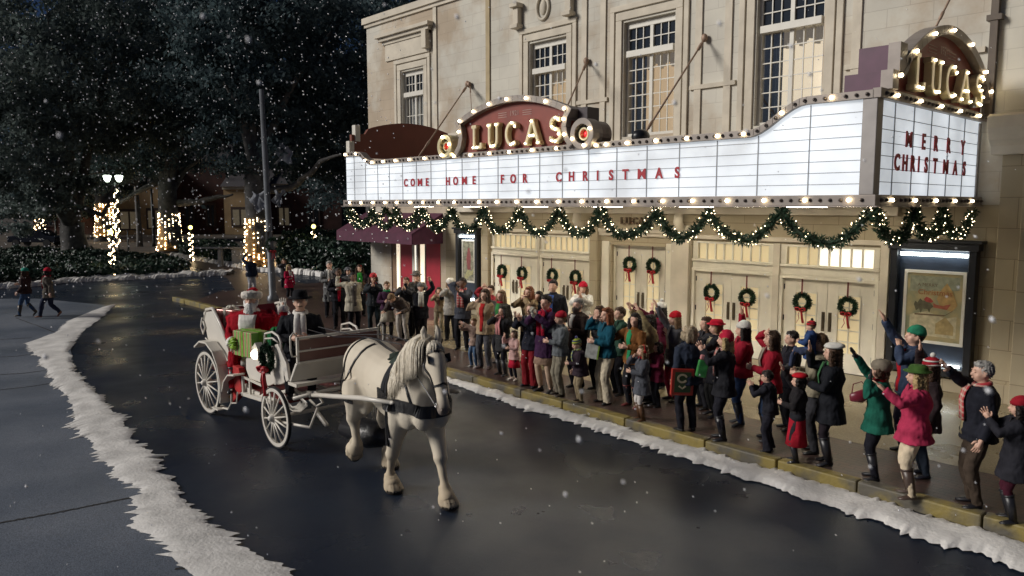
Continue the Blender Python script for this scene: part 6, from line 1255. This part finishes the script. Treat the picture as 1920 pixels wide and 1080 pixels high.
b = MB(); b.box(-10.27, -10.245, 5.22, 6.56, 1.40, 1.73); cb(b, 'dash_panel', mat('brown_leather_panel', (.14, .06, .05), .35, var=.25, scale=2), da)
b = MB()
for y in (5.20, 6.58): b.bar((-10.26, y, 1.36), (-10.26, y, 1.78), .035)
b.bar((-10.26, 5.2, 1.76), (-10.26, 6.58, 1.76), .035); b.bar((-10.235, 5.2, 1.57), (-10.235, 6.58, 1.57), .025); b.bar((-10.235, 5.2, 1.40), (-10.235, 6.58, 1.40), .03); cb(b, 'dash_rail', carwhite, da)
for y, d in ((5.19, -1), (6.59, 1)):
    b = MB(); b.tube([(-10.26, y, 1.50), (-10.26, y + d * .08, 1.50), (-10.26, y + d * .10, 1.6), (-10.26, y + d * .10, 1.8), (-10.26, y + d * .05, 1.85), (-10.26, y, 1.8)], .014, 8); cb(b, 'dash_loop', carwhite, da, True)
b = MB(); b.box(-11.66, -11.52, 5.15, 5.25, 1.24, 1.44); b.prism([(-11.69, 1.44), (-11.49, 1.44), (-11.59, 1.53)], 5.14, 5.26, 'y'); lo = cb(b, 'lamp', carwhite, bevel=.006); b = MB(); b.ell((-11.59, 5.125, 1.34), (.065, .05, .075)); cb(b, 'lamp_glow', mat('carriage_lamp', (1, .95, .8), .3, var=0, emis=9, ecol=(1, .9, .7)), lo, True)
b = MB(); b.bar((-10.5, 5.55, .62), (-10.0, 5.5, .45), .05); b.bar((-10.84, 5.15, .40), (-9.85, 5.15, .52), .035); b.bar((-9.85, 5.15, .52), (-9.8, 5.25, .8), .03)
for y in (5.5, 6.3): b.tube([(-10.6, y, .85), (-10.3, y, .9), (-10.1, y, .78), (-10.3, y, .68), (-10.5, y, .74)], .02, 6)
b.tube([(-10.45, 5.2, .82), (-10.35, 5.6, .88), (-10.35, 6.2, .88), (-10.45, 6.6, .82)], .03, 6); cb(b, 'fore_carriage_irons', smooth=True)
# shafts follow the horse
def hw(p): q = Matrix.Rotation(HROT, 3, 'Z') @ V(p) + HO; return (q.x, q.y, q.z)
for sy in (-1, 1):
    e = [(-10.4, 5.98 + sy * .50, .84), (-10.0, 5.92 + sy * .50, .92), hw((-1.0, sy * .50, 1.06)), hw((0, sy * .50, 1.24)), hw((.78, sy * .46, 1.34))]
    b = MB(); b.tube(e, [.032, .034, .034, .034, .026], 10); b.tube([e[-1], V(e[-1]) + (V(e[-1]) - V(e[-2])).normalized() * .05], [.026, .012], 10); cb(b, 'shaft', smooth=True)
b = MB()
b.v = []; b.tube([(-9.85, 5.75, .42), (-9.4, 5.9, .38), (-8.95, 6.0, .42)], [(.20, .14), (.26, .22), (.2, .15)], 12); cb(b, 'catch_bag', mat('black_sack', (.012, .012, .015), .4, var=.3, bump=1, bscale=8), smooth=True)
# wreath on the carriage
cw = wreath((0, 0, 0), .13, 'green wreath with a red bow tied to the side of the white carriage', 0, 0); cw.location = (-11.17, 5.14, 1.34); cw.rotation_euler = (0, 0, .1); cw['group'] = 'wreaths with red bows'; cw.scale = (1, 1, 1.35)
# presents
def present(name, label, loc, size, rz, m, rib, bow=True, rx=0):
    o = empty(name, loc, rz, label, 'present', 'presents in the carriage'); o.rotation_euler = (rx, 0, rz); x, y, z = size; part('box', m, o, (-x / 2, x / 2, -y / 2, y / 2, 0, z), bevel=.012); rm_ = cloth(rib)
    part('ribbon', rm_, o, (-.03, .03, -y / 2 - .004, y / 2 + .004, -.004, z + .004)); part('ribbon', rm_, o, (-x / 2 - .005, x / 2 + .005, -.03, .03, -.003, z + .005))
    if bow:
        b = MB()
        for k in range(7): a = 2 * PI * k / 7; b.tube([(0, 0, z), (.06 * math.cos(a), .06 * math.sin(a), z + .06), (.09 * math.cos(a), .09 * math.sin(a), z + .03), (0, 0, z)], [(.01, .01), (.03, .008), (.03, .008), (.01, .01)], 6)
        b.build('bow', rm_, o, smooth=True)
    return o
stripe = mat('striped_paper', (.12, .22, .04), .5, var=0); n = stripe.node_tree; wv = n.nodes.new('ShaderNodeTexWave'); wv.inputs['Scale'].default_value = 3.2; tc = n.nodes.new('ShaderNodeTexCoord'); cr = n.nodes.new('ShaderNodeValToRGB'); n.links.new(tc.outputs['Object'], wv.inputs[0]); n.links.new(wv.outputs['Fac'], cr.inputs[0]); cr.color_ramp.interpolation = 'CONSTANT'
cr.color_ramp.elements[0].color = (.16, .34, .06, 1); cr.color_ramp.elements[1].position = .55; cr.color_ramp.elements[1].color = (.46, .50, .22, 1); e_ = cr.color_ramp.elements.new(.85); e_.color = (.35, .04, .05, 1); n.links.new(cr.outputs[0], n.nodes['Principled BSDF'].inputs['Base Color'])
present('present', 'big green striped present on the near side of the carriage, above the lamp panel', (-12.27, 5.38, 1.20), (.54, .34, .42), .15, stripe, (.16, .36, .05), False)
o = empty('gift_bow', (-12.46, 5.17, 1.40), 0, 'large lime green bow on the striped present', 'bow'); b = MB()
for k in range(12): a = 2 * PI * k / 12; e = V((math.cos(a), 0, math.sin(a))); b.tube([(0, 0, 0), e * .07 + V((0, -.06, 0)), e * .11 + V((0, -.02, 0)), (0, 0, 0)], [(.01, .01), (.035, .008), (.03, .008), (.01, .01)], 6)
b.build('loops', mat('lime_ribbon', (.28, .48, .05), .4, var=.2), o, smooth=True)
present('present', 'red present with white ribbon behind the man in the red suit', (-13.55, 5.50, 1.10), (.36, .30, .42), .1, mat('red_paper', (.40, .012, .02), .4, var=.15), (.65, .62, .55), False)
present('present', 'pink and silver present on top of the red one at the rear of the carriage', (-13.62, 5.62, 1.55), (.40, .32, .28), .35, mat('pink_foil', (.45, .22, .20), .3, .4, var=.45, scale=12), (.6, .58, .5))
present('present', 'small dark green present between the striped present and the coachman', (-11.68, 5.55, 1.32), (.26, .24, .34), -.2, mat('green_paper', (.01, .10, .04), .35, .2, var=.2), (.02, .16, .05))
present('present', 'red present with thin white ribbon behind the seat rail', (-11.75, 6.15, 1.30), (.40, .36, .36), .2, MATS['red_paper'], (.65, .62, .55))
b = MB(); b.prism([(-12.98, 1.02), (-12.78, 1.0), (-12.40, .98), (-12.30, .60), (-12.75, .30), (-12.95, .34)], 5.20, 5.32, 'y'); cb(b, 'lap_rug', mat('red_rug', (.36, .012, .012), .8, var=.35, scale=5), bevel=.02)
b = MB(); b.tube([(-12.90, 5.19, .98), (-12.86, 5.19, .7), (-12.8, 5.19, .4)], .012, 6); b.tube([(-12.7, 5.19, .95), (-12.66, 5.19, .62), (-12.7, 5.19, .36)], .012, 6); cb(b, 'rug_tassel', mat('gold_thread', (.5, .33, .06), .4, .4))
# the two riders
santa = person((-13.00, 5.74, .02), 2.18, -42, 'white bearded man in red suit and white fur trim riding in the carriage', coat=((.33, .006, .016), .40, 1.2), legs=('trousers', (.33, .006, .016)), shoes=('boot', BK), hat=('santa', (.38, .008, .02)), hair=('short', 'white'), L=('px', 541, 573, -.35), Rr='lap', seat=True, beard=((.86, .83, .78), .11), build=1.6, fur=(.76, .73, .68), group=None, glove=(.62, .58, .52), mouth=False, collar=(.68, .64, .58), cat='person')
drv = person((-11.15, 5.72, .30), 2.02, -30, 'coachman in black coat, black brimmed hat and white scarf holding the reins', coat=((.013, .014, .018), .40, 1.1), legs=('trousers', (.012, .012, .016)), shoes=('shoe', BK), hat=('fedora', (.012, .012, .015)), hair=('short', 'grey'), L='front', Rr='front', seat=True, scarf=((.66, .63, .58), 2), mustache=(.16, .10, .06), build=1.15, group=None, shirt=((.62, .6, .56), .62), mouth=False)
# reins
b = MB()
for u, v, sd in ((597, 613, 1), (578, 618, -1)):
    a = V(wd(u, v, depth((-10.9, 5.6, 1.8)))); c = V(hw((.36, sd * .10, 1.95))); d = V(hw(tuple(hp(.68, .04, sd * .10)))); m1 = V(hw((-.6, sd * .16, 1.92)))
    b.tube([a, a.lerp(m1, .5) - V((0, 0, .06)), m1, c, V(hw((.7, sd * .22, 1.85))), d], .008, 6)
tag(b.build('reins', leather), 'black leather reins running from the coachman over the back of the horse', 'reins')
for o_ in ('red_rug',): pass
# ------------------------------------------------------------------ the park beyond the street
def pxl(u, v_base, z=0.): return gp(u, v_base, z)
def limb(b, pts, r0, r1, n=10):
    P = [V(p) for p in pts]; k = len(P); Q = []
    for i in range(k - 1):
        for t in np.linspace(0, 1, 5, endpoint=False):
            q = P[i].lerp(P[i + 1], t); Q.append(q + V((noise.noise(q * .7), noise.noise(q * .7 + V((9, 0, 0))), noise.noise(q * .7 + V((0, 9, 0))))) * .25 * (1 if i else 0))
    Q.append(P[-1]); m = len(Q); b.tube(Q, [r0 + (r1 - r0) * i / (m - 1) for i in range(m)], n)
def oak(base, r, fork, blobs, label, nleaf, lsize, lm=leafm, limbs=(), lean=(0, 0)):
    base = V(base); o = empty('oak_tree', tuple(base), 0, label, 'tree', 'oak trees in the park'); top_ = V((lean[0], lean[1], fork))
    b = MB(); Q = []; rs = []
    for i in range(9): t = i / 8; Q.append(V((0, 0, -.1)).lerp(top_, t) + V((.1 * math.sin(t * 5), .06 * math.sin(t * 7), 0)) * r); rs.append(r * (1 + .35 * (1 - t) ** 4 - .12 * t))
    b.tube(Q, rs, 16); limbs_ = [(V(c[0]) - base) for c in blobs] 
    trunk = b.build('trunk', bark, o, smooth=True)
    for c in limbs_[:7]:
        lb = MB(); m1 = top_.lerp(c, .45) + V((0, 0, .8)); limb(lb, [top_ - V((0, 0, .5)), m1, c], r * .5, r * .10); lb.build('limb', bark, o, smooth=True)
    for L_ in limbs: lb = MB(); limb(lb, [V(p) - base for p in L_], r * .42, r * .10); lb.build('limb', bark, o, smooth=True)
    tot = sum(q[1] ** 2 for q in blobs); cs = []
    for c, R_b in [(q[0], q[1]) for q in blobs]:
        n = int(nleaf * R_b ** 2 / tot); nc = max(8, n // 150)
        d = rng.normal(size=(nc, 3)); d /= np.linalg.norm(d, axis=1)[:, None]; d[:, 2] *= .62; cc = np.array(c) - np.array(base) + d * R_b * (.55 + .5 * rng.random(nc))[:, None]
        idx = rng.integers(0, nc, n); sp = R_b * .12; cs.append(cc[idx] + rng.normal(size=(n, 3)) * np.array([sp, sp, sp * .6]))
    cs = np.concatenate(cs); bits('crown', cs, lsize * (.7 + .6 * rng.random(len(cs))), lm, o, .5)
    return o, trunk
def WR(r, t): return r * (1.07 + .42 * (1 - t) ** 4 - .08 * t)
def string_wrap(o, base, r, z0, z1, label, cnt=110, size=.035, rows=None, burlap=True):
    base = V(base); k = MB()
    if burlap: k.tube([(0, 0, z0 + (z1 - z0) * i / 6) for i in range(7)], [WR(r, (z0 + (z1 - z0) * i / 6) / 5.5) for i in range(7)], 20); k.build('trunk_wrap', mat('burlap', (.42, .26, .11), .9, var=.3, scale=6), o, smooth=True)
    n = cnt; th = rng.random(n) * 2 * PI; cols = np.round(th / (2 * PI) * 18) / 18 * 2 * PI; z = z0 + (z1 - z0) * rng.random(n); rr_ = WR(r, z / 5.5) + .03
    tag(bits('string_lights', np.stack([np.cos(cols) * rr_, np.sin(cols) * rr_, z], 1), size, fairy2, o, 1, flat=False, tall=1), None, None, None, 'stuff')
fairy2 = mat('warm_string_light', (1, .9, .7), .3, var=0, emis=22, ecol=(1, .74, .42))
def at(u, v, D):  # point D metres along the view axis
    return wd(u, v, D)
def blobs_px(lst): return [(tuple(at(u, v, D)), rad) for u, v, D, rad in lst]
# near big oak with the widest wrapped trunk
b2 = gp(484, 503); D2 = depth(b2)
t2, _ = oak(b2, .62, 6.2, blobs_px([(470, 250, D2, 3.6), (560, 220, D2 + 2, 3.8), (640, 180, D2 + 3, 4.0), (520, 120, D2, 4.2), (420, 150, D2 - 2, 3.8), (620, 60, D2, 4.5), (460, 40, D2 - 1, 4.4), (660, 290, D2 + 6, 2.8), (580, 300, D2 + 8, 2.6)]), 'huge live oak with the widest light wrapped trunk, beside the metal pole', 52000, .15, limbs=[[at(484, 360, D2), at(560, 350, D2), at(600, 300, D2 - 2), at(640, 290, D2 - 3)], [at(484, 330, D2), at(440, 300, D2), at(400, 240, D2)]])
string_wrap(t2, b2, .60, .15, 3.0, '', 170, .034)
b1 = gp(320, 473); D1 = depth(b1)
t1, _ = oak(b1, .78, 5.6, blobs_px([(300, 270, D1, 4.6), (230, 200, D1 + 3, 5.0), (370, 200, D1, 5.2), (300, 110, D1 - 4, 5.8), (400, 90, D1 - 2, 5.6), (210, 90, D1 - 5, 5.6), (330, 10, D1 - 4, 6), (140, 270, D1 - 3, 4.0)]), 'big live oak with light wrapped trunk standing where the path enters the park', 60000, .17, limbs=[[at(320, 375, D1), at(300, 340, D1), at(270, 350, D1 - 1), at(240, 372, D1 - 2), at(210, 385, D1 - 2)], [at(322, 382, D1), at(370, 378, D1 - 1), at(410, 372, D1 - 2), at(436, 365, D1 - 3)], [at(318, 365, D1), at(345, 320, D1), at(380, 290, D1)], [at(316, 360, D1), at(306, 320, D1), at(290, 290, D1)]])
string_wrap(t1, b1, .72, .15, 3.1, '', 190, .040)
b3 = gp(198, 452); D3 = depth(b3)
t3, _ = oak(b3, .85, 5, blobs_px([(170, 330, D3, 4.5), (110, 300, D3, 5), (220, 310, D3, 4), (150, 240, D3, 6), (60, 330, D3, 4.5)]), 'distant oak with light wrapped trunk behind the twin lamp post', 26000, .22)
string_wrap(t3, b3, .80, .5, 4.0, '', 190, .055)
b4 = gp(140, 440); t4, _ = oak(b4, .6, 5, blobs_px([(140, 370, depth(b4), 4), (100, 350, depth(b4), 4.5), (180, 360, depth(b4), 4)]), 'far oak with narrow wrapped trunk, second from the left edge', 12000, .25)
string_wrap(t4, b4, .55, 1.2, 4.6, '', 90, .065)
b5 = gp(77, 447); t5, _ = oak(b5, .5, 5, blobs_px([(60, 380, depth(b5), 3.6), (20, 360, depth(b5), 4.0), (90, 390, depth(b5), 2.6)]), 'far oak with wrapped trunk nearest the left edge', 12000, .25)
string_wrap(t5, b5, .45, .6, 3.6, '', 80, .065)
b6 = gp(560, 432); t6, _ = oak(b6, .7, 5, blobs_px([(560, 340, depth(b6), 5), (620, 330, depth(b6), 6), (600, 370, depth(b6), 4), (660, 380, depth(b6) - 8, 3.4)]), 'far oak with branching wrapped trunk, right of the metal pole', 22000, .26)
string_wrap(t6, b6, .65, 1.6, 4.4, '', 90, .07)
# nearer oak whose trunk stands low at the left, grey green crown
b7 = gp(140, 484); D7 = depth(b7)
t7, _ = oak(b7, .85, 2.6, blobs_px([(60, 250, D7 - 8, 4.2), (20, 120, D7 - 9, 5), (130, 150, D7 - 8, 5), (90, 20, D7 - 8, 5.2), (230, 40, D7 - 7, 4.6), (60, 340, D7 - 4, 3.2), (-30, 250, D7 - 8, 4.6), (170, 230, D7 - 3, 3.2), (20, 400, D7, 2.6)]), 'grey leaved oak with a dark bare trunk at the left', 52000, .15, leafm2, limbs=[[at(140, 430, D7), at(120, 420, D7), at(150, 392, D7 - 1), at(190, 400, D7 - 2), at(215, 350, D7 - 3)]])
# crown of grey green leaves hanging in front, centre left
b8 = gp(262, 462); D8 = depth(b8) 
t8, _ = oak(b8, .22, 6, blobs_px([(200, 300, D1 + 2, 3.4), (250, 290, D1 + 2, 3.4), (180, 250, D1 - 9, 3.0), (260, 225, D1 - 9, 3.2), (330, 250, D1 - 9, 2.4), (105, 340, D1 - 9, 2.4)]), 'oak with pale grey green leaves hanging over the twin lamp post', 26000, .14, leafm2)
b9 = at(700, 420, 85); b9[2] = 0
t9, _ = oak(b9, .8, 5, blobs_px([(660, 200, 62, 6), (680, 60, 60, 6.5), (640, 330, 75, 5), (560, 20, 60, 5), (690, 300, 66, 4), (330, -30, 55, 5), (470, -20, 56, 5)]), 'dark oak mostly hidden behind the corner of the theatre', 42000, .19)
# far tree belt
cs = []
for i in range(34):
    u = rng.uniform(-250, 720); D = rng.uniform(105, 135); c = at(u, rng.uniform(150, 372), D); n = 900; cs.append(c + rng.normal(size=(n, 3)) * np.array([4, 4, 2.6]))
tag(bits('far_trees', np.concatenate(cs), .45, leafm, None, .6), 'dark mass of trees behind the park buildings', 'trees', None, 'stuff')
# pale snow cloth caught in the trees
for u, v, D, w_, h_, lb in ((532, 288, D2 - 2, .85, 1.0, 'large pale snow cloth hanging in the oak right of the metal pole'), (486, 378, D2 - 3, .8, 1.0, 'pale snow cloth hanging just left of the metal pole'), (522, 372, D2 - 2, .5, .8, 'narrow pale snow cloth hanging just right of the metal pole'), (548, 222, D2, .6, .35, 'small pale cloth high in the oak'), (306, 345, D1 - 1, .8, .6, 'small pale cloth in the fork of the path side oak')):
    b = MB(); p = V(at(u, v, D)); r_ = V(_rt); N = 7; g_ = [[p + r_ * (w_ * (i / (N - 1) - .5) * (1 + .25 * math.sin(j * 1.7 + u)) + .1 * math.sin(j + u)) + V((0, 0, h_ * (.5 - j / (N - 1)) + .12 * math.sin(i * 1.3 + u))) + V(_fw) * (.10 * math.sin(i * 2.2 + j)) for i in range(N)] for j in range(N)]
    vs = [q for row in g_ for q in row] + [q + V(_fw) * .02 for row in g_ for q in row]; M = N * N
    fs = [(j * N + i, j * N + i + 1, (j + 1) * N + i + 1, (j + 1) * N + i) for j in range(N - 1) for i in range(N - 1)]; b.add(vs, fs + [tuple(M + k for k in f[::-1]) for f in fs]); tag(b.build('snow_cloth', mat('grey_cloth', (.32, .34, .38), .9, var=.25), smooth=True), lb, 'cloth')
# buildings behind the park
def house(u0, u1, vt, vb, D, label, m, wins, roofc=(.05, .045, .05)):
    p0, p1 = at(u0, 386, D), at(u1, 386, D); p0[2] = p1[2] = 0; d = V(p1 - p0); L_ = d.length; d.normalize(); top_ = at((u0 + u1) / 2, vt, D)[2]
    o = empty('brick_house' if 'brick' in label else 'old_house', tuple(p0), math.atan2(d.y, d.x), label, 'house'); k = L_ / (u1 - u0)
    part('wall', m, o, (0, L_, 0, 8, 0, top_)); b = MB(); b.prism([(-.4, top_), (8.4, top_), (4, top_ + 2.4)], -.3, L_ + .3, 'x'); b.build('roof', mat('dark_roof', roofc, .8), o); part('cornice', trim, o, (-.1, L_ + .1, -.2, 0, top_ - .35, top_))
    for (a, c, t, bt, lit) in wins:
        x0, x1 = (a - u0) * k, (c - u0) * k; z1, z0 = at(a, t, D)[2], at(a, bt, D)[2]
        f = part('window', mat('dark_frame', (.05, .03, .025), .6), o, (x0, x1, -.12, 0.02, z0, z1)); part('pane', MATS['dim_pane'] if lit else darkglass, f, (x0 + .25, (x0 + x1) / 2 - .12, -.14, -.121, z0 + .2, z1 - .35)); part('pane', MATS['dim_pane'] if lit else darkglass, f, ((x0 + x1) / 2 + .12, x1 - .25, -.14, -.121, z0 + .2, z1 - .35))
mat('dim_pane', (.2, .18, .14), .4, var=.2, emis=.045, ecol=(1, .8, .5))
ochre = mat('ochre_stucco', (.40, .28, .15), .85, var=.25, scale=.6); brickm = mat('red_brick_wall', (.055, .022, .018), .85, var=.35, scale=.8)
house(205, 312, 340, 455, 98, 'ochre stucco house front behind the path side oak', ochre, [(222, 262, 392, 432, 1), (274, 306, 390, 430, 1)])
house(330, 425, 300, 450, 101, 'dark red brick house between the two ochre fronts', brickm, [(345, 365, 380, 425, 0), (385, 405, 380, 425, 0)])
house(420, 500, 350, 452, 98.5, 'ochre stucco house front left of the metal pole', ochre, [(433, 468, 388, 425, 1)])
house(60, 203, 345, 450, 100, 'long red brick house at the far left of the park', brickm, [(80, 100, 390, 425, 0), (115, 135, 390, 425, 0)])
house(503, 640, 345, 452, 100, 'red brick house right of the metal pole', brickm, [(520, 545, 385, 425, 1), (575, 600, 385, 425, 0)])
# planting beds
def bed(label, poly, n, hgt, seed, sz=.13):
    P = np.array(poly); lo, hi = P.min(0), P.max(0); pts = []
    from mathutils.geometry import intersect_point_line
    def inside(x, y):
        c = False; j = len(P) - 1
        for i in range(len(P)):
            if ((P[i][1] > y) != (P[j][1] > y)) and (x < (P[j][0] - P[i][0]) * (y - P[i][1]) / (P[j][1] - P[i][1]) + P[i][0]): c = not c
            j = i
        return c
    while len(pts) < n:
        x, y = rng.uniform(lo[0], hi[0]), rng.uniform(lo[1], hi[1])
        if inside(x, y): h = hgt * (.45 + .7 * (noise.noise(V((x * .45, y * .45, seed))) * .5 + .5) + .25 * noise.noise(V((x * 1.6, y * 1.6, 3)))); pts.append((x, y, h * math.sqrt(rng.random())))
    return tag(bits('planting_bed', pts, sz * (.7 + .6 * rng.random(n)), mat('bed_leaf', (.022, .050, .032), .55, var=.5, scale=1.2, spec=.4), None, .45), label, 'shrubs', None, 'stuff')
bed('dark green ground cover planting behind the far kerb', G((-120, 535), (130, 528), (262, 522), (360, 510), (330, 498), (270, 490), (200, 484), (120, 478), (-160, 480)), 42000, .75, 1)
bed('green shrubs around the bench and light posts', G((345, 482), (438, 499), (450, 482), (440, 465), (380, 462), (335, 474)), 18000, .8, 2)
bed('dark hedge right of the metal pole', G((520, 505), (640, 520), (700, 520), (700, 480), (600, 476), (530, 480)), 30000, 2.0, 5, .14)
# low kerb and piled snow along the beds
def ridge(name, us, label, w_, h_, seed):
    pts = [gp(*p) for p in us]; A = [(p[0], p[1]) for p in pts]; d = V(_fw); d.z = 0; d.normalize(); B = [(p[0] + d.x * w_, p[1] + d.y * w_) for p in pts]
    return snow_strip(name, A, B, 500, label, .35, h_, seed)
ridge('snow_bank', [(-80, 548), (60, 538), (130, 530), (200, 527), (262, 524), (340, 520), (425, 516)], 'grey snow lying along the kerb of the far planting bed', 1.3, .22, 5)
ridge('snow_bank', [(318, 480), (350, 486), (400, 494), (450, 503), (480, 510), (540, 512), (620, 522)], 'thin snow edge beside the path into the park', .8, .22, 6)
snow_strip('snow_bank', [gp(u, v) for u, v in ((455, 506), (470, 498), (500, 497), (520, 505))], [gp(u, v) for u, v in ((450, 496), (470, 480), (500, 480), (520, 495))], 200, 'heap of snow at the foot of the widest wrapped oak', .3, .5, 8)
# twin lamp post and others
lampm = mat('park_lamp_glow', (1, 1, .9), .3, var=0, emis=9, ecol=(.86, 1, .82))
def lamp_post(u, vb, vt, us, label, wrap=True, cat='lamp post'):
    p = gp(u, vb); D = depth(p); o = empty('street_lamp', tuple(p), YAW, label, cat); H_ = at(u, vt, D)[2]
    b = MB(); b.tube([(0, 0, 0), (0, 0, .5), (0, 0, .55), (0, 0, H_ - .5)], [.16, .13, .075, .05], 12)
    if len(us) > 1: b.tube([((us[0] - u) * D / CF, 0, H_ - .45), ((us[0] - u) * D / CF, 0, H_ - .62), (0, 0, H_ - .75), ((us[-1] - u) * D / CF, 0, H_ - .62), ((us[-1] - u) * D / CF, 0, H_ - .45)], .035, 8)
    b.build('post', mat('dark_iron', (.03, .035, .035), .45, .4, var=.15), o, smooth=True)
    for uu in us:
        x = (uu - u) * D / CF; g = MB(); g.zrings([(H_ - .45, .10, .10, x, 0), (H_ - .30, .20, .20, x, 0), (H_ - .02, .27, .27, x, 0), (H_ + .02, .2, .2, x, 0)], 12); lo = g.build('lamp_globe', lampm, o, smooth=True); g = MB(); g.zrings([(H_ + .02, .28, .28, x, 0), (H_ + .10, .18, .18, x, 0), (H_ + .2, .03, .03, x, 0)], 12); g.build('lamp_cap', MATS['dark_iron'], lo)
    if wrap:
        n = 90; t = np.linspace(0, 1, n); z = .3 + (H_ - 1.2) * t; a = t * 40; tag(bits('string_lights', np.stack([np.cos(a) * .13, np.sin(a) * .13, z], 1) + rng.normal(size=(n, 3)) * .02, .030, fairy2, o, 1, flat=False), None, None, None, 'stuff')
lamp_post(223, 479, 330, (209, 231), 'twin headed park lamp on a light wrapped dark post')
lamp_post(105, 440, 346, (105,), 'single lit park lamp among the leaves at the left', False)
def light_post(u, vb, vt, label):
    p = gp(u, vb); D = depth(p); o = empty('light_bollard', tuple(p), 0, label, 'light post', 'short light wrapped posts by the path'); H_ = at(u, vt, D)[2]
    b = MB(); b.tube([(0, 0, 0), (0, 0, H_ - .2)], .06, 10); b.build('post', MATS['dark_iron'], o, smooth=True); g = MB(); g.ell((0, 0, H_ - .08), .13, 10, 8); g.build('lamp_globe', mat('yellow_lamp', (1, .9, .3), .3, var=0, emis=5, ecol=(1, .85, .22)), o, smooth=True)
    n = 85; t = np.linspace(0, 1, n); a = t * 30; tag(bits('string_lights', np.stack([np.cos(a) * .12, np.sin(a) * .12, .1 + (H_ - .5) * t], 1) + rng.normal(size=(n, 3)) * .025, .024, fairy2, o, 1, flat=False), None, None, None, 'stuff')
light_post(212, 520, 432, 'short light wrapped post with yellow lamp at the far kerb, left of the others'); light_post(360, 491, 424, 'short light wrapped post with yellow lamp behind the bench'); light_post(590, 500, 422, 'short light wrapped post with yellow lamp right of the metal pole')
# dark slim posts
for u, vb, vt, r_, lb in ((289, 462, 300, .12, 'slim dark iron post behind the path side oak'), (241, 470, 432, .06, 'low thin post by the twin lamp')):
    p = gp(u, vb); b = MB(); b.tube([(0, 0, 0), (0, 0, .4), (0, 0, at(u, vt, depth(p))[2])], [r_ * 1.6, r_, r_ * .8], 10); o = b.build('iron_post', MATS['dark_iron'], None, True); o.location = tuple(p); tag(o, lb, 'post')
# tall metal pole with a sign-back and wreath
p = gp(512, 570); D = depth(p); b = MB(); b.tube([(0, 0, 0), (0, 0, .3), (0, 0, .34), tuple(V(at(490, 168, D)) - V(p))], [.22, .2, .135, .085], 16)
po = b.build('signal_pole', mat('galvanised_pole', (.13, .14, .155), .45, .3, var=.2, scale=2), None, True); po.location = tuple(p); tag(po, 'tall bare grey metal pole leaning slightly beside the crossing', 'pole')
q = V(at(505, 458, D)) - V(p); part('cross_arm', black, po, (q.x - .1, q.x + .1, q.y - .12, q.y + .12, q.z - .55, q.z + .5), bevel=.02)
wq = at(513, 460, D - .25); wr_ = wreath((0, 0, 0), .24, 'snow dusted wreath with a red bow hung on the tall metal pole', 0, 0); wr_.location = tuple(wq); wr_.rotation_euler = (0, 0, YAW)
# stone bench / slab
p = gp(448, 500); D = depth(p); o = empty('stone_bench', tuple(p), YAW, 'long stone slab on a single pillar beside the path', 'bench'); z = at(400, 463, D)[2]; k = D / CF
part('slab', mat('pale_stone', (.20, .21, .22), .8, var=.2), o, ((365 - 448) * k, (475 - 448) * k, -.25, .25, z - .10, z), bevel=.02); part('pillar', MATS['pale_stone'], o, (-.12 - 1.1, .12 - 1.1, -.15, .15, 0, z - .1), bevel=.02); part('pillar', MATS['pale_stone'], o, (-.35, .35, -.2, .2, 0, z - .1), bevel=.02)
for u, v, lb in ((78, 455, 'dark covered parked car under the far left oak'),):
    p = gp(70, 462); o = empty('parked_car', tuple(p), YAW, 'dark parked car standing under the trees at the far left', 'car'); b = MB(); b.prism([(-2.2, .4), (-2.2, .95), (-1.3, 1.05), (-.8, 1.5), (.8, 1.5), (1.4, 1.02), (2.2, .9), (2.2, .4)], -.85, .85, 'y'); b.build('body', mat('dark_car_paint', (.012, .016, .028), .25), o, bevel=.06)
    for x in (-1.4, 1.4):
        for y in (-.8, .8): b = MB(); b.tube([(x, y - .1, .33), (x, y + .1, .33)], .33, 16); b.build('wheel', tyre, o)
    part('window', darkglass, o, (-.7, .7, -.87, -.855, 1.08, 1.42))
# ------------------------------------------------------------------ falling snow
n = 3600; Dn = 3.5 + 55 * rng.random(n) ** 1.3; u = rng.uniform(-80, 2000, n); v = rng.uniform(-60, 1140, n)
near = rng.random(n) < .62; u[near] = rng.uniform(-60, 760, near.sum()); v[near] = rng.uniform(-40, 560, near.sum())
P = _C[None] + (_fw[None] * CF + _rt[None] * (u - 960)[:, None] - _up[None] * (v - 540)[:, None]) * (Dn / CF)[:, None]
ok = (P[:, 2] > .05) & (P[:, 1] < 15.7) | (P[:, 0] < -27) & (P[:, 2] > .05); P = P[ok]; Dn = Dn[ok]
wind = np.array([[.72, .2, -.66]]); sz = np.clip(.0010 * Dn * (.35 + .8 * rng.random(len(P))), .004, .035)
nb = 70; Db = 1.6 + 3.2 * rng.random(nb); ub = rng.uniform(-20, 1940, nb); vb = rng.uniform(0, 1000, nb)
P = np.concatenate([P, _C[None] + (_fw[None] * CF + _rt[None] * (ub - 960)[:, None] - _up[None] * (vb - 540)[:, None]) * (Db / CF)[:, None]]); wind_n = len(P); sz = np.concatenate([sz, .004 + .004 * rng.random(nb)])
tag(bits('falling_snow', P, sz, flakem, None, .45, flat=False, axis=np.repeat(wind, len(P), 0) * 2.0, tall=1.5), 'white snowflakes drifting down through the street', 'snow', None, 'stuff')
finish()
roughen()
